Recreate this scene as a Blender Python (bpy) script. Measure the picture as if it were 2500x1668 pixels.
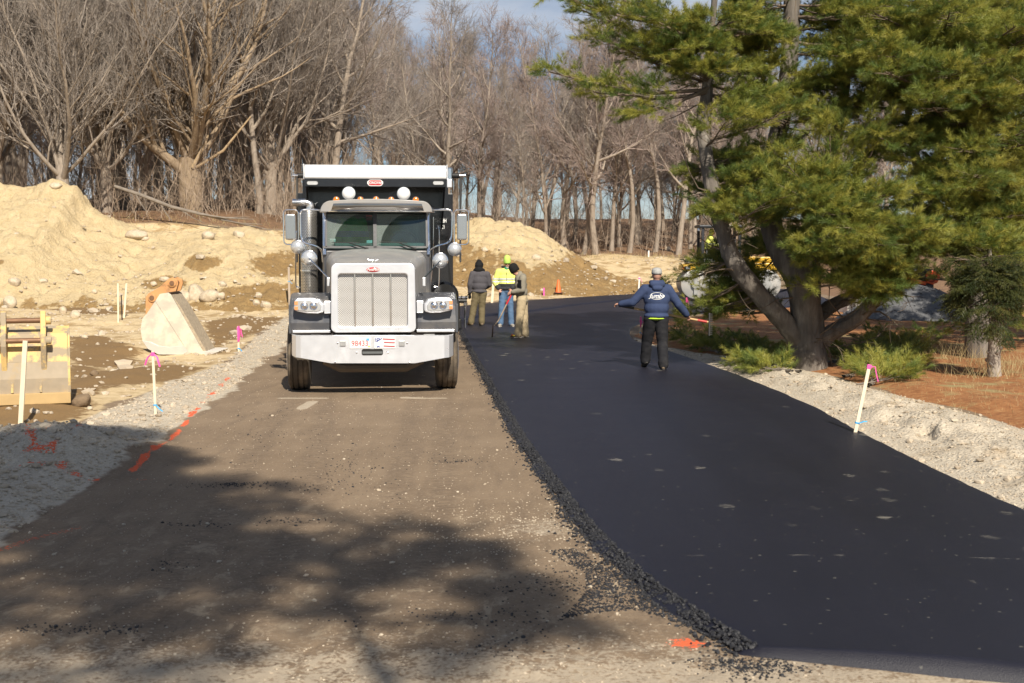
import bpy, bmesh, math, random
import numpy as np
from mathutils import Vector, Matrix, Euler, Quaternion
from mathutils.bvhtree import BVHTree
for o in list(bpy.data.objects): bpy.data.objects.remove(o)
S = bpy.context.scene
COL = S.collection
R = math.radians
# ---------------------------------------------------------------- camera
F = 3125.0; CX, CY = 1250.0, 834.0; HZ = 600.0; CAMZ = 2.2     # photograph pixels (2500 x 1668)
PITCH = math.atan((CY-HZ)/F)
cam = bpy.data.cameras.new('camera'); cam_o = bpy.data.objects.new('camera', cam); COL.objects.link(cam_o)
cam.sensor_width = 36; cam.lens = F/2500*36; cam.clip_end = 3000; cam.clip_start = 0.05
cam_o.location = (0, 0, CAMZ); cam_o.rotation_euler = (math.pi/2-PITCH, 0, 0)
cam.dof.use_dof = True; cam.dof.focus_distance = 20; cam.dof.aperture_fstop = 4.5
S.camera = cam_o
# ---------------------------------------------------------------- world, sun, exposure
SUN_EL, SUN_AZ = R(40), R(15)              # the sun stands behind the camera, to the right
SUN_DIR = Vector((math.sin(SUN_AZ)*math.cos(SUN_EL), -math.cos(SUN_AZ)*math.cos(SUN_EL), math.sin(SUN_EL)))
W = bpy.data.worlds.new('World'); S.world = W; W.use_nodes = True
wn, wl = W.node_tree.nodes, W.node_tree.links
bg = wn['Background']; bg.inputs[1].default_value = 0.05
sky = wn.new('ShaderNodeTexSky'); sky.sky_type = 'NISHITA'; sky.sun_disc = False
sky.sun_elevation = SUN_EL; sky.sun_rotation = math.pi-SUN_AZ
sky.air_density = 1.0; sky.dust_density = .1; sky.ozone_density = 5.0; sky.altitude = 1200
tc = wn.new('ShaderNodeTexCoord'); mp = wn.new('ShaderNodeMapping'); mp.inputs[3].default_value = (1.2, 1.2, 4.5)
wl.new(tc.outputs['Generated'], mp.inputs[0])
nz = wn.new('ShaderNodeTexNoise'); nz.inputs['Scale'].default_value = 2.1; nz.inputs['Detail'].default_value = 7; nz.inputs['Roughness'].default_value = .58
wl.new(mp.outputs[0], nz.inputs['Vector'])
cr = wn.new('ShaderNodeValToRGB'); cr.color_ramp.elements[0].position = .42; cr.color_ramp.elements[1].position = .68
cr.color_ramp.elements[1].color = (.75, .75, .75, 1)
wl.new(nz.outputs['Fac'], cr.inputs[0])
mx = wn.new('ShaderNodeMix'); mx.data_type = 'RGBA'; mx.inputs[7].default_value = (10.5, 10.7, 11.2, 1)
wl.new(cr.outputs[0], mx.inputs[0]); wl.new(sky.outputs[0], mx.inputs[6]); wl.new(mx.outputs[2], bg.inputs[0])
sl = bpy.data.lights.new('sun', 'SUN'); so = bpy.data.objects.new('sun', sl); COL.objects.link(so)
sl.energy = 4.6; sl.angle = R(.53); sl.color = (1, .92, .79)
so.rotation_euler = (-SUN_DIR).to_track_quat('-Z', 'Y').to_euler(); so.location = SUN_DIR*200
vs = S.view_settings; vs.view_transform = 'Standard'; vs.look = 'None'; vs.exposure = 0.48; vs.gamma = 1
S.render.engine = 'CYCLES'; S.cycles.max_bounces = 5; S.cycles.diffuse_bounces = 2; S.cycles.glossy_bounces = 3; S.cycles.transparent_max_bounces = 6; S.cycles.transmission_bounces = 3; S.render.resolution_x = 1024; S.render.resolution_y = 683
# ---------------------------------------------------------------- pixel helpers
FWD = Vector((0, math.cos(PITCH), -math.sin(PITCH))); UP = Vector((0, math.sin(PITCH), math.cos(PITCH)))
def ray(px, py): return FWD + Vector(((px-CX)/F, 0, 0)) + UP*((CY-py)/F)
def P(px, py, z=0.0):
    d = ray(px, py); t = (z-CAMZ)/d.z
    return Vector((d.x*t, d.y*t, z))
def PY(px, py, Y):
    d = ray(px, py); t = Y/d.y
    return Vector((d.x*t, Y, CAMZ+d.z*t))
# ---------------------------------------------------------------- numpy noise
def _h(ix, iy, s):
    n = (ix.astype(np.int64)*374761393 + iy.astype(np.int64)*668265263 + s*2147483647) & 0xffffffff
    n = ((n ^ (n >> 13))*1274126177) & 0xffffffff
    return ((n ^ (n >> 16)) & 0xffff)/65535.0
def vnoise(x, y, s=0):
    x = np.asarray(x, float); y = np.asarray(y, float)
    ix = np.floor(x); iy = np.floor(y); fx = x-ix; fy = y-iy
    fx = fx*fx*(3-2*fx); fy = fy*fy*(3-2*fy)
    a = _h(ix, iy, s); b = _h(ix+1, iy, s); c = _h(ix, iy+1, s); d = _h(ix+1, iy+1, s)
    return (a*(1-fx)+b*fx)*(1-fy)+(c*(1-fx)+d*fx)*fy
def fbm(x, y, sc, oc=4, s=0, g=.5):
    v = 0; a = 1; t = 0
    for i in range(oc):
        v = v+a*vnoise(np.asarray(x)*sc, np.asarray(y)*sc, s+i*17); t += a; a *= g; sc *= 2.03
    return v/t
def sst(a, b, x):
    t = np.clip((np.asarray(x, float)-a)/(b-a), 0, 1); return t*t*(3-2*t)
def poly_sd(x, y, pts):
    """signed distance to a polygon, positive inside"""
    x = np.asarray(x, float); y = np.asarray(y, float)
    ins = np.zeros(x.shape, bool); dm = np.full(x.shape, 1e9); n = len(pts)
    for i in range(n):
        ax, ay = pts[i][:2]; bx, by = pts[(i+1) % n][:2]
        dx, dy = bx-ax, by-ay; L = dx*dx+dy*dy+1e-12
        t = np.clip(((x-ax)*dx+(y-ay)*dy)/L, 0, 1)
        dm = np.minimum(dm, (x-ax-t*dx)**2+(y-ay-t*dy)**2)
        c = ((ay > y) != (by > y)); ins ^= c & (x < (bx-ax)*(y-ay)/(by-ay+1e-12)+ax)
    d = np.sqrt(dm); return np.where(ins, d, -d)
def line_d(x, y, pts):
    x = np.asarray(x, float); y = np.asarray(y, float); dm = np.full(x.shape, 1e9)
    for (ax, ay), (bx, by) in zip([p[:2] for p in pts[:-1]], [p[:2] for p in pts[1:]]):
        dx, dy = bx-ax, by-ay; L = dx*dx+dy*dy+1e-12
        t = np.clip(((x-ax)*dx+(y-ay)*dy)/L, 0, 1)
        dm = np.minimum(dm, (x-ax-t*dx)**2+(y-ay-t*dy)**2)
    return np.sqrt(dm)
# ---------------------------------------------------------------- materials
MATS = {}
class NT:
    def __init__(s, name):
        s.m = bpy.data.materials.new(name); s.m.use_nodes = True; s.t = s.m.node_tree
        s.b = s.t.nodes['Principled BSDF']; s.co = None
    def n(s, typ, **kw):
        nd = s.t.nodes.new(typ)
        for k, v in kw.items(): setattr(nd, k, v)
        return nd
    def set(s, sock, v):
        if hasattr(v, 'is_output'): s.t.links.new(v, sock)
        else:
            if isinstance(v, (tuple, list)) and len(v) == 3 and sock.type == 'RGBA': v = (*v, 1)
            sock.default_value = v
    def coord(s, kind='Object', scale=(1, 1, 1)):
        if s.co is None: s.co = s.n('ShaderNodeTexCoord')
        if scale == (1, 1, 1): return s.co.outputs[kind]
        m = s.n('ShaderNodeMapping'); m.inputs[3].default_value = scale
        s.t.links.new(s.co.outputs[kind], m.inputs[0]); return m.outputs[0]
    def noise(s, sc, det=4, rough=.55, vec=None, dist=0):
        n = s.n('ShaderNodeTexNoise'); n.inputs['Scale'].default_value = sc; n.inputs['Detail'].default_value = det
        n.inputs['Roughness'].default_value = rough; n.inputs['Distortion'].default_value = dist
        s.t.links.new(vec if vec is not None else s.coord(), n.inputs['Vector']); return n.outputs['Fac']
    def voro(s, sc, out='Distance', vec=None, feat='F1'):
        n = s.n('ShaderNodeTexVoronoi'); n.feature = feat; n.inputs['Scale'].default_value = sc
        s.t.links.new(vec if vec is not None else s.coord(), n.inputs['Vector']); return n.outputs[out]
    def ramp(s, v, *st):
        r = s.n('ShaderNodeValToRGB'); e = r.color_ramp.elements
        while len(e) < len(st): e.new(.5)
        for i, (p, c) in enumerate(st):
            e[i].position = p; e[i].color = (*c, 1) if isinstance(c, tuple) else (c, c, c, 1)
        s.t.links.new(v, r.inputs[0]); return r.outputs[0]
    def mix(s, f, a, b, mode='MIX'):
        m = s.n('ShaderNodeMix'); m.data_type = 'RGBA'; m.blend_type = mode
        s.set(m.inputs[0], f); s.set(m.inputs[6], a); s.set(m.inputs[7], b); return m.outputs[2]
    def math(s, op, a, b=0.0, c=None, clamp=False):
        m = s.n('ShaderNodeMath'); m.operation = op; m.use_clamp = clamp
        s.set(m.inputs[0], a); s.set(m.inputs[1], b)
        if c is not None: s.set(m.inputs[2], c)
        return m.outputs[0]
    def maprange(s, v, a, b, c=0.0, d=1.0):
        m = s.n('ShaderNodeMapRange'); m.interpolation_type = 'SMOOTHSTEP'
        s.set(m.inputs[0], v)
        for i, q in enumerate((a, b, c, d)): m.inputs[i+1].default_value = q
        return m.outputs[0]
    def attr(s, name, out='Fac'):
        a = s.n('ShaderNodeAttribute'); a.attribute_name = name; return a.outputs[out]
    def bump(s, h, strength=.5, dist=.02, nrm=None):
        b = s.n('ShaderNodeBump'); b.inputs['Strength'].default_value = strength; b.inputs['Distance'].default_value = dist
        s.t.links.new(h, b.inputs['Height'])
        if nrm is not None: s.t.links.new(nrm, b.inputs['Normal'])
        return b.outputs[0]
    def done(s, col=None, rough=None, nrm=None, metal=None, **kw):
        if col is not None: s.set(s.b.inputs['Base Color'], col)
        if rough is not None: s.set(s.b.inputs['Roughness'], rough)
        if metal is not None: s.set(s.b.inputs['Metallic'], metal)
        if nrm is not None: s.t.links.new(nrm, s.b.inputs['Normal'])
        for k, v in kw.items(): s.set(s.b.inputs[k], v)
        return s.m
def mat(name, col, rough=.6, metal=0, var=.15, sc=8, bump=0, bsc=40, bd=.005, dirt=None, dsc=3, dlo=.5, dhi=.7, spec=None, coat=0):
    """a general procedural material: noisy colour, optional dirt layer, optional bump"""
    if name in MATS: return MATS[name]
    t = NT(name); n = t.noise(sc, 5)
    c = t.mix(n, tuple(x*(1-var) for x in col), tuple(min(1, x*(1+var)) for x in col))
    rg = t.math('ADD', t.math('MULTIPLY', t.noise(sc*2.3, 3), .2), rough-.1, clamp=True)
    if dirt is not None:
        f = t.maprange(t.noise(dsc, 6, .65), dlo, dhi); c = t.mix(f, c, dirt)
        rg = t.mix(f, rg, (.85, .85, .85))
        if metal: metal = t.mix(f, (metal,)*3, (0, 0, 0))
    nr = t.bump(t.noise(bsc, 4), bump, bd) if bump else None
    kw = {}
    if spec is not None: kw['Specular IOR Level'] = spec
    if coat: kw['Coat Weight'] = coat; kw['Coat Roughness'] = .08
    MATS[name] = t.done(c, rg, nr, metal, **kw); return MATS[name]
# ---------------------------------------------------------------- mesh builder
def tag(o, label=None, cat=None, group=None, kind=None):
    if label: o['label'] = label
    if cat: o['category'] = cat
    if group: o['group'] = group
    if kind: o['kind'] = kind
    return o
def empty(name, loc=(0, 0, 0), rz=0.0):
    o = bpy.data.objects.new(name, None); o.empty_display_size = .2; COL.objects.link(o)
    o.location = loc; o.rotation_euler = (0, 0, rz); return o
def link(name, me, material=None, parent=None, smooth=False, bevel=0):
    o = bpy.data.objects.new(name, me); COL.objects.link(o)
    if material is not None and not me.materials: me.materials.append(material)
    if parent is not None: o.parent = parent
    if smooth: me.polygons.foreach_set('use_smooth', [True]*len(me.polygons))
    if bevel:
        b = o.modifiers.new('bevel', 'BEVEL'); b.width = bevel; b.segments = 2; b.limit_method = 'ANGLE'; b.angle_limit = R(40)
        b.harden_normals = False
    return o
def grid_mesh(name, V, nr, nc):
    me = bpy.data.meshes.new(name); me.vertices.add(nr*nc); me.vertices.foreach_set('co', V.astype(np.float32).ravel())
    i = np.arange((nr-1)*(nc-1)); r = i//(nc-1); c = i % (nc-1); a = r*nc+c
    q = np.stack([a, a+1, a+nc+1, a+nc], 1).astype(np.int32); n = len(q)
    me.loops.add(n*4); me.loops.foreach_set('vertex_index', q.ravel())
    me.polygons.add(n); me.polygons.foreach_set('loop_start', np.arange(n, dtype=np.int32)*4)
    me.polygons.foreach_set('use_smooth', np.ones(n, bool)); me.update(calc_edges=True); return me
def tri_mesh(name, V, T, smooth=False):
    me = bpy.data.meshes.new(name); V = np.asarray(V, np.float32); T = np.asarray(T, np.int32); n, k = T.shape
    me.vertices.add(len(V)); me.vertices.foreach_set('co', V.ravel())
    me.loops.add(n*k); me.loops.foreach_set('vertex_index', T.ravel())
    me.polygons.add(n); me.polygons.foreach_set('loop_start', np.arange(n, dtype=np.int32)*k)
    me.polygons.foreach_set('use_smooth', np.full(n, smooth)); me.update(calc_edges=True); return me
def fattr(me, name, vals):
    a = me.attributes.new(name, 'FLOAT', 'POINT'); a.data.foreach_set('value', np.asarray(vals, np.float32))
class MB:
    def __init__(s): s.v = []; s.f = []
    def add(s, vs, fs):
        b = len(s.v); s.v += [tuple(x) for x in vs]; s.f += [tuple(i+b for i in f) for f in fs]; return s
    def box(s, c, d, rot=None, taper=None):
        hx, hy, hz = d[0]/2, d[1]/2, d[2]/2; vs = []
        for z in (-1, 1):
            for x, y in ((-1, -1), (1, -1), (1, 1), (-1, 1)):
                k = taper if (taper and z > 0) else 1
                p = Vector((x*hx*k, y*hy*k, z*hz))
                if rot is not None: p = rot @ p
                vs.append(p+Vector(c))
        return s.add(vs, [(3, 2, 1, 0), (4, 5, 6, 7), (0, 1, 5, 4), (1, 2, 6, 5), (2, 3, 7, 6), (3, 0, 4, 7)])
    def prism(s, pts, y0, y1, axis='y'):
        """outline in (x,z) extruded along y (or in (y,z) along x, or (x,y) along z)"""
        def m(a, b, t): return {'y': (a, t, b), 'x': (t, a, b), 'z': (a, b, t)}[axis]
        n = len(pts); vs = [m(a, b, y0) for a, b in pts]+[m(a, b, y1) for a, b in pts]
        fs = [tuple(range(n)), tuple(range(2*n-1, n-1, -1))]+[(i, i+n, (i+1) % n+n, (i+1) % n) for i in range(n)]
        return s.add(vs, fs)
    def tube(s, pts, rads, n=8, cap=True, flat=1.0):
        pts = [Vector(p) for p in pts]
        if not hasattr(rads, '__len__'): rads = [rads]*len(pts)
        vs, fs = [], []; up = None
        for i, p in enumerate(pts):
            d = (pts[min(i+1, len(pts)-1)]-pts[max(i-1, 0)]).normalized()
            if up is None:
                up = d.orthogonal().normalized()
            up = (up-d*up.dot(d)).normalized() if (up-d*up.dot(d)).length > 1e-6 else d.orthogonal().normalized()
            q = d.cross(up)
            for k in range(n):
                a = 2*math.pi*k/n; vs.append(p+(up*math.cos(a)+q*math.sin(a)*flat)*rads[i])
        for i in range(len(pts)-1):
            for k in range(n):
                k2 = (k+1) % n; fs.append((i*n+k, i*n+k2, (i+1)*n+k2, (i+1)*n+k))
        if cap: fs += [tuple(range(n-1, -1, -1)), tuple(range((len(pts)-1)*n, len(pts)*n))]
        return s.add(vs, fs)
    def cyl(s, a, b, r, n=20, r2=None): return s.tube([a, b], [r, r if r2 is None else r2], n)
    def lathe(s, prof, c=(0, 0, 0), axis=(0, 0, 1), n=24):
        """prof: (radius, height) along the axis"""
        ax = Vector(axis).normalized(); u = ax.orthogonal().normalized(); w = ax.cross(u); c = Vector(c)
        vs = [c+ax*h+(u*math.cos(2*math.pi*k/n)+w*math.sin(2*math.pi*k/n))*max(r, 1e-4) for r, h in prof for k in range(n)]
        fs = [(i*n+k, i*n+(k+1) % n, (i+1)*n+(k+1) % n, (i+1)*n+k) for i in range(len(prof)-1) for k in range(n)]
        fs += [tuple(range(n-1, -1, -1)), tuple(range((len(prof)-1)*n, len(prof)*n))]
        return s.add(vs, fs)
    def ell(s, c, r, nu=16, nv=10, rot=None):
        vs, fs = [], []
        for j in range(nv+1):
            t = math.pi*j/nv
            for i in range(nu):
                a = 2*math.pi*i/nu; p = Vector((r[0]*math.sin(t)*math.cos(a), r[1]*math.sin(t)*math.sin(a), r[2]*math.cos(t)))
                if rot is not None: p = rot @ p
                vs.append(p+Vector(c))
        for j in range(nv):
            for i in range(nu): fs.append((j*nu+i, (j+1)*nu+i, (j+1)*nu+(i+1) % nu, j*nu+(i+1) % nu))
        return s.add(vs, fs)
    def build(s, name, material, parent=None, smooth=False, bevel=0):
        me = bpy.data.meshes.new(name); me.from_pydata(s.v, [], s.f); me.update()
        bm = bmesh.new(); bm.from_mesh(me); bmesh.ops.remove_doubles(bm, verts=bm.verts, dist=1e-5)
        bmesh.ops.recalc_face_normals(bm, faces=bm.faces); bm.to_mesh(me); bm.free()
        if smooth:
            me.polygons.foreach_set('use_smooth', [True]*len(me.polygons))
            try: me.set_sharp_from_angle(angle=R(38))
            except Exception: pass
        return link(name, me, material, parent, False, bevel)
def rrect(x0, x1, z0, z1, r, n=5):
    o = []
    for cx, cz, a0 in ((x1-r, z1-r, 0), (x0+r, z1-r, 90), (x0+r, z0+r, 180), (x1-r, z0+r, 270)):
        for k in range(n+1):
            a = R(a0+90*k/n); o.append((cx+r*math.cos(a), cz+r*math.sin(a)))
    return o
def text_obj(name, body, size, material, parent, shear=0, extrude=.002, align='CENTER', sx=1.0, bold=0.0):
    cu = bpy.data.curves.new(name, 'FONT'); cu.body = body; cu.size = size; cu.shear = shear; cu.extrude = extrude
    cu.align_x = align; cu.align_y = 'CENTER'; cu.offset = bold; cu.resolution_u = 3
    t = bpy.data.objects.new('t', cu); COL.objects.link(t); bpy.context.view_layer.update()
    me = bpy.data.meshes.new_from_object(t.evaluated_get(bpy.context.evaluated_depsgraph_get()))
    bpy.data.objects.remove(t); me.materials.clear(); me.materials.append(material)
    if sx != 1: me.transform(Matrix.Diagonal((sx, 1, 1, 1)))
    o = bpy.data.objects.new(name, me); COL.objects.link(o); o.parent = parent; return o
RX90 = Matrix.Rotation(math.pi/2, 4, 'X')     # text lying in xy -> standing, facing -y
# ================================================================ terrain
def PX(l, z=0.0): return [tuple(P(a, b, z)[:2]) for a, b in l]
def catmull(pts, k):
    pts = [np.array(p, float) for p in pts]; pts = [2*pts[0]-pts[1]]+pts+[2*pts[-1]-pts[-2]]; out = []
    for i in range(1, len(pts)-2):
        for j in range(k):
            t = j/k; a, b, c, d = pts[i-1:i+3]
            out.append(.5*((2*b)+(c-a)*t+(2*a-5*b+4*c-d)*t*t+(3*b-a-3*c+d)*t**3))
    out.append(pts[-2]); return np.array(out)
ASP_L = PX([(1826, 1600), (1720, 1535), (1590, 1445), (1460, 1325), (1370, 1215), (1280, 1090), (1215, 980), (1165, 890), (1125, 815), (1108, 778), (1110, 757), (1190, 747), (1300, 739), (1450, 729), (1600, 721), (1750, 715), (1950, 709)])
ASP_R = PX([(2800, 1700), (2760, 1400), (2640, 1320), (2500, 1253), (2300, 1160), (2128, 1074), (1968, 989), (1809, 923), (1640, 864), (1556, 838), (1537, 816), (1545, 800), (1575, 788), (1640, 775), (1740, 764), (1870, 755), (2050, 745)])
EL = catmull(ASP_L, 14); ER = catmull(ASP_R, 14)
ASP_POLY = [tuple(p) for p in EL[::4]]+[tuple(p) for p in ER[::-4]]
SH_OUT = PX([(2800, 1165), (2500, 1048), (2340, 1000), (2181, 963), (2021, 915), (1862, 883), (1702, 862), (1600, 842), (1545, 822)])
SH_POLY = [ASP_R[i] for i in (10, 9, 8, 7, 6, 5, 4, 3, 2, 1)]+SH_OUT
NEED_POLY = SH_OUT+PX([(1545, 822), (1600, 785), (1750, 768), (1950, 752), (2300, 745), (2800, 745)])+[(40, 30), (40, 8)]
GL_IN = PX([(-500, 1560), (-200, 1420), (0, 1325), (200, 1195), (330, 1120), (430, 1035), (560, 950), (650, 885), (690, 850), (720, 818), (735, 775)])
GL_OUT = PX([(700, 775), (640, 810), (590, 855), (555, 885), (420, 935), (260, 1000), (190, 1035), (60, 1050), (0, 1095), (-200, 1130), (-500, 1200)])
GL_POLY = GL_IN+GL_OUT
SAND_POLY = GL_OUT[::-1]+PX([(735, 775), (900, 765), (1110, 750), (1190, 742), (1300, 734), (1450, 724), (1600, 716), (1750, 710), (1950, 704)])+[(26, 66), (5, 77), (-5, 66), (-12, 58), (-30, 58), (-60, 50), (-60, 10)]
WET = [PX(q) for q in ([(165, 885), (300, 905), (500, 898), (440, 925), (300, 950), (190, 978), (150, 960)], [(155, 820), (260, 825), (345, 860), (335, 890), (170, 885)],
       [(500, 795), (600, 765), (700, 775), (640, 812), (560, 832), (515, 855)], [(-80, 985), (170, 985), (260, 985), (180, 1028), (60, 1042), (-80, 1050)],
       [(60, 733), (350, 733), (340, 762), (250, 772), (70, 755)])]
PAINT = [PX(q) for q in ([(560, 925), (500, 980), (470, 1010), (432, 1060), (380, 1110), (310, 1165), (225, 1176)], [(225, 1172), (395, 1173)])]
PAINT2 = [PX(q) for q in ([(15, 1165), (95, 1162), (135, 1135), (195, 1113)], [(98, 1110), (152, 1128)], [(30, 1128), (60, 1115), (100, 1152)], [(125, 1142), (165, 1162), (205, 1174)], [(60, 1150), (85, 1140)])]
PAINT3 = [PX(q) for q in ([(0, 1345), (70, 1318), (190, 1290)],)]
MOUND = P(110, 1120); MOUND2 = P(30, 1090)
def base_h(x, y):
    x = np.asarray(x, float); y = np.asarray(y, float)
    wl_ = 1-sst(-16, 3, x)
    zl = 3.9*sst(44, 63, y)+.045*np.clip(y-63, 0, 60); zr = 1.5*sst(59, 76, y)+.065*np.clip(y-74, 0, 50)
    z = zl*wl_+zr*(1-wl_)
    z = z*(1-sst(128, 240, y)) - 3*sst(150, 300, y)
    return z
def gh(x, y, detail=True):
    x = np.asarray(x, float); y = np.asarray(y, float)
    z = base_h(x, y)
    sa = poly_sd(x, y, ASP_POLY); road = np.maximum(sst(-.05, .35, sa+.3), 0)
    sg = poly_sd(x, y, GL_POLY); ss = poly_sd(x, y, SH_POLY); sn = poly_sd(x, y, NEED_POLY); sd = poly_sd(x, y, SAND_POLY)
    far = sst(14, 45, y)
    z = z + sst(0, .5, ss)*(.05+.10*sst(.2, 1.3, ss)) + .06*sst(0, .5, sg) + .09*sst(-.1, .6, sn)
    z = z + .26*np.exp(-((x-MOUND.x)**2/1.0+(y-MOUND.y)**2/.55)) + .10*np.exp(-((x-MOUND2.x)**2/1.2+(y-MOUND2.y)**2/.6))
    if detail:
        rough = sst(0, .4, ss); crum = np.clip(fbm(x, y, 2.6, 4, 3)-.5, -.5, .5)
        z = z+rough*(.27*crum*sst(.15, .7, ss)+.03*(fbm(x, y, 14, 2, 5)-.5))
        # broken strip with holes part-way across the right shoulder
        hole = sst(.52, .68, fbm(x*1.0, y*.8, 1.7, 3, 9))*np.exp(-((ss-.75)/.3)**2)*(y < 21)
        z = z-.16*hole*sst(.4, .6, fbm(x, y, 5.5, 2, 21))
        z = z+sst(0, .4, sg)*(.10*(fbm(x, y, 1.3, 3, 31)-.5)+.05*(fbm(x, y, 8, 3, 33)-.5))
        z = z+sst(0, 1.0, sd)*(.42*(fbm(x, y, .33, 3, 41)-.5)+.16*(fbm(x, y, 1.5, 4, 43)-.5))
        z = z+sst(0, .5, sn)*(.10*(fbm(x, y, 1.1, 4, 51)-.5))
        other = 1-np.clip(sst(-.1, .3, ss)+sst(-.1, .3, sg)+sst(-.1, .3, sd)+sst(-.1, .3, sn), 0, 1)
        z = z+other*(.016*(fbm(x, y, .9, 4, 61)-.5)+.022*(1-sst(7, 10, y))*(fbm(x, y, 3.5, 4, 63)-.5))*(1+1.6*(1-sst(6.5, 9, y)))
        z = z+.05*np.exp(-((x-MOUND.x)**2+(y-MOUND.y)**2)/1.6)*(fbm(x, y, 7, 3, 35)-.5)*3
        z = z+sst(55, 75, y)*.3*(fbm(x, y, .5, 3, 71)-.5)
    return z*(1-road)
def GZ(x, y):
    j = min(max(int(np.searchsorted(ys, y))-1, 0), len(ys)-2); f = (y-ys[j])/(ys[j+1]-ys[j]); uu = x/math.sqrt(y*y+36)
    i = min(max(int(np.searchsorted(u, uu))-1, 0), len(u)-2); g = (uu-u[i])/(u[i+1]-u[i])
    return float((ZG[j, i]*(1-g)+ZG[j, i+1]*g)*(1-f)+(ZG[j+1, i]*(1-g)+ZG[j+1, i+1]*g)*f)
def PG(px, py):
    z = 0.0
    for _ in range(12):
        p = P(px, py, z); z = .5*z+.5*GZ(p.x, p.y)
    return Vector((p.x, p.y, GZ(p.x, p.y)))
# grid: fine in front of the viewpoint, coarse behind and to the sides
ys = np.concatenate([np.linspace(-60, 3.4, 22), np.geomspace(4.2, 420, 640)])
u = np.concatenate([np.linspace(-2.6, -.56, 14), np.linspace(-.5, .5, 430), np.linspace(.56, 2.6, 14)])
Yg, Ug = np.meshgrid(ys, u, indexing='ij'); Xg = Ug*np.sqrt(Yg**2+36)*np.where(Yg < 4, 1, 1)
x = Xg.ravel(); y = Yg.ravel(); z = gh(x, y); ZG = z.reshape(Xg.shape)
me = grid_mesh('ground', np.stack([x, y, z], 1), len(ys), len(u))
wob = .25*(fbm(x, y, 1.4, 3, 81)-.5)
fattr(me, 'gravel', np.maximum(sst(-.25, .25, poly_sd(x, y, GL_POLY)+2*wob), sst(-.12, .12, poly_sd(x, y, SH_POLY)+wob)))
fattr(me, 'sand', sst(-.3, .3, poly_sd(x, y, SAND_POLY)+2*wob))
fattr(me, 'needle', sst(-.2, .2, poly_sd(x, y, NEED_POLY)+wob))
fattr(me, 'litter', np.maximum(sst(0, 3, y-(np.interp(x, [-60, -30, -12, -5, 5, 12, 40], [50, 55, 57, 66, 75, 75, 62]))), ((x > 14) & (y > 45))*1.0))
w = np.zeros(len(x))
for q in WET: w = np.maximum(w, sst(-.5, .5, poly_sd(x, y, q)+1.6*wob))
fattr(me, 'wet', w)
pn = fbm(x, y, 5, 3, 91); pa = np.zeros(len(x))
for q in PAINT: pa = np.maximum(pa, .82*(1-sst(.01, .06, line_d(x, y, q)+.09*(pn-.5)))*sst(.27, .5, fbm(x, y, 2.4, 2, 95)))
for q in PAINT2: pa = np.maximum(pa, (1-sst(.02, .10, line_d(x, y, q)+.16*(pn-.5)))*.62*sst(.35, .6, fbm(x, y, 4.3, 2, 97)))
for q in PAINT3: pa = np.maximum(pa, (1-sst(.03, .09, line_d(x, y, q)))*.45)
rp = P(1680, 1570); pa = np.maximum(pa, .75*np.exp(-(((x-rp.x)/.14)**2+((y-rp.y)/.10)**2)))
fattr(me, 'paint', pa)
# pale stone dust worn into the hauling lane; chalk line in front of the truck
pale = .75*np.exp(-(((x-P(1330, 1290).x)/.75)**2+((y-P(1330, 1290).y)/.75)**2))
pale = np.maximum(pale, .85*(1-sst(6.3, 8.2, y+.5*wob)))
pale = np.maximum(pale, .55*np.exp(-(((x-P(520, 1340).x)/.5)**2+((y-P(520, 1340).y)/.5)**2)))
for q in ([(690, 972), (790, 972)], [(985, 971), (1080, 972)], [(735, 998), (765, 980)]): pale = np.maximum(pale, 1.25*(1-sst(.04, .14, line_d(x, y, PX(q)))))
pale = np.maximum(pale, .5*(1-sst(.0, .5, np.abs(poly_sd(x, y, GL_POLY)))))
fattr(me, 'pale', pale); rut = np.zeros(len(x))
for q in ([(731, 952), (560, 1200), (250, 1668)], [(1090, 952), (1080, 1200), (1010, 1668)], [(800, 960), (760, 1200), (560, 1668)], [(1020, 952), (960, 1250), (820, 1668)]): rut = np.maximum(rut, (1-sst(.07, .2, line_d(x, y, PX(q))+.12*wob))*.8)
fattr(me, 'rut', rut); fattr(me, 'near', np.clip(1-sst(7.0, 12.5, y+wob*5), 0, 1))
t = NT('ground_earth')
def edge(a, w_=.12, k=.6, n=None): return t.maprange(t.math('ADD', t.attr(a), t.math('MULTIPLY', t.math('SUBTRACT', n, .5), k)), .5-w_, .5+w_)
nA = t.noise(1.1, 6, .62); nB = t.noise(6, 6, .65); nC = t.noise(38, 4, .6); nD = t.noise(140, 3, .6)
vst = t.voro(26, 'Color'); vd = t.voro(26, 'Distance'); vs2 = t.voro(60, 'Color'); vd2 = t.voro(60)
streak = t.noise(2.2, 5, .6, t.coord('Object', (2.4, .35, 1)))
# compacted brown haul road
road = t.ramp(nA, (.3, (.205, .143, .088)), (.52, (.242, .172, .108)), (.75, (.278, .202, .130)))
road = t.mix(t.maprange(streak, .45, .75), road, (.185, .130, .083))
nM = t.noise(4.2, 7, .72, t.coord('Object', (1, .55, 1)), .5); road = t.mix(t.math('MULTIPLY', t.attr('rut'), t.maprange(t.noise(16, 3, .6, t.coord('Object', (.6, 1.2, 1))), .38, .62)), road, (.16, .112, .072))
nf_ = t.math('ADD', t.math('MULTIPLY', t.attr('near'), .85), .10); road = t.mix(t.math('MULTIPLY', t.maprange(nM, .50, .66), nf_), road, (.135, .094, .060)); road = t.mix(t.math('MULTIPLY', t.maprange(nM, .46, .34), nf_), road, (.40, .31, .205))
road = t.mix(t.maprange(nC, .5, .8), road, (.32, .25, .175))
pal = t.mix(nB, (.52, .44, .33), (.33, .26, .185))
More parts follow.
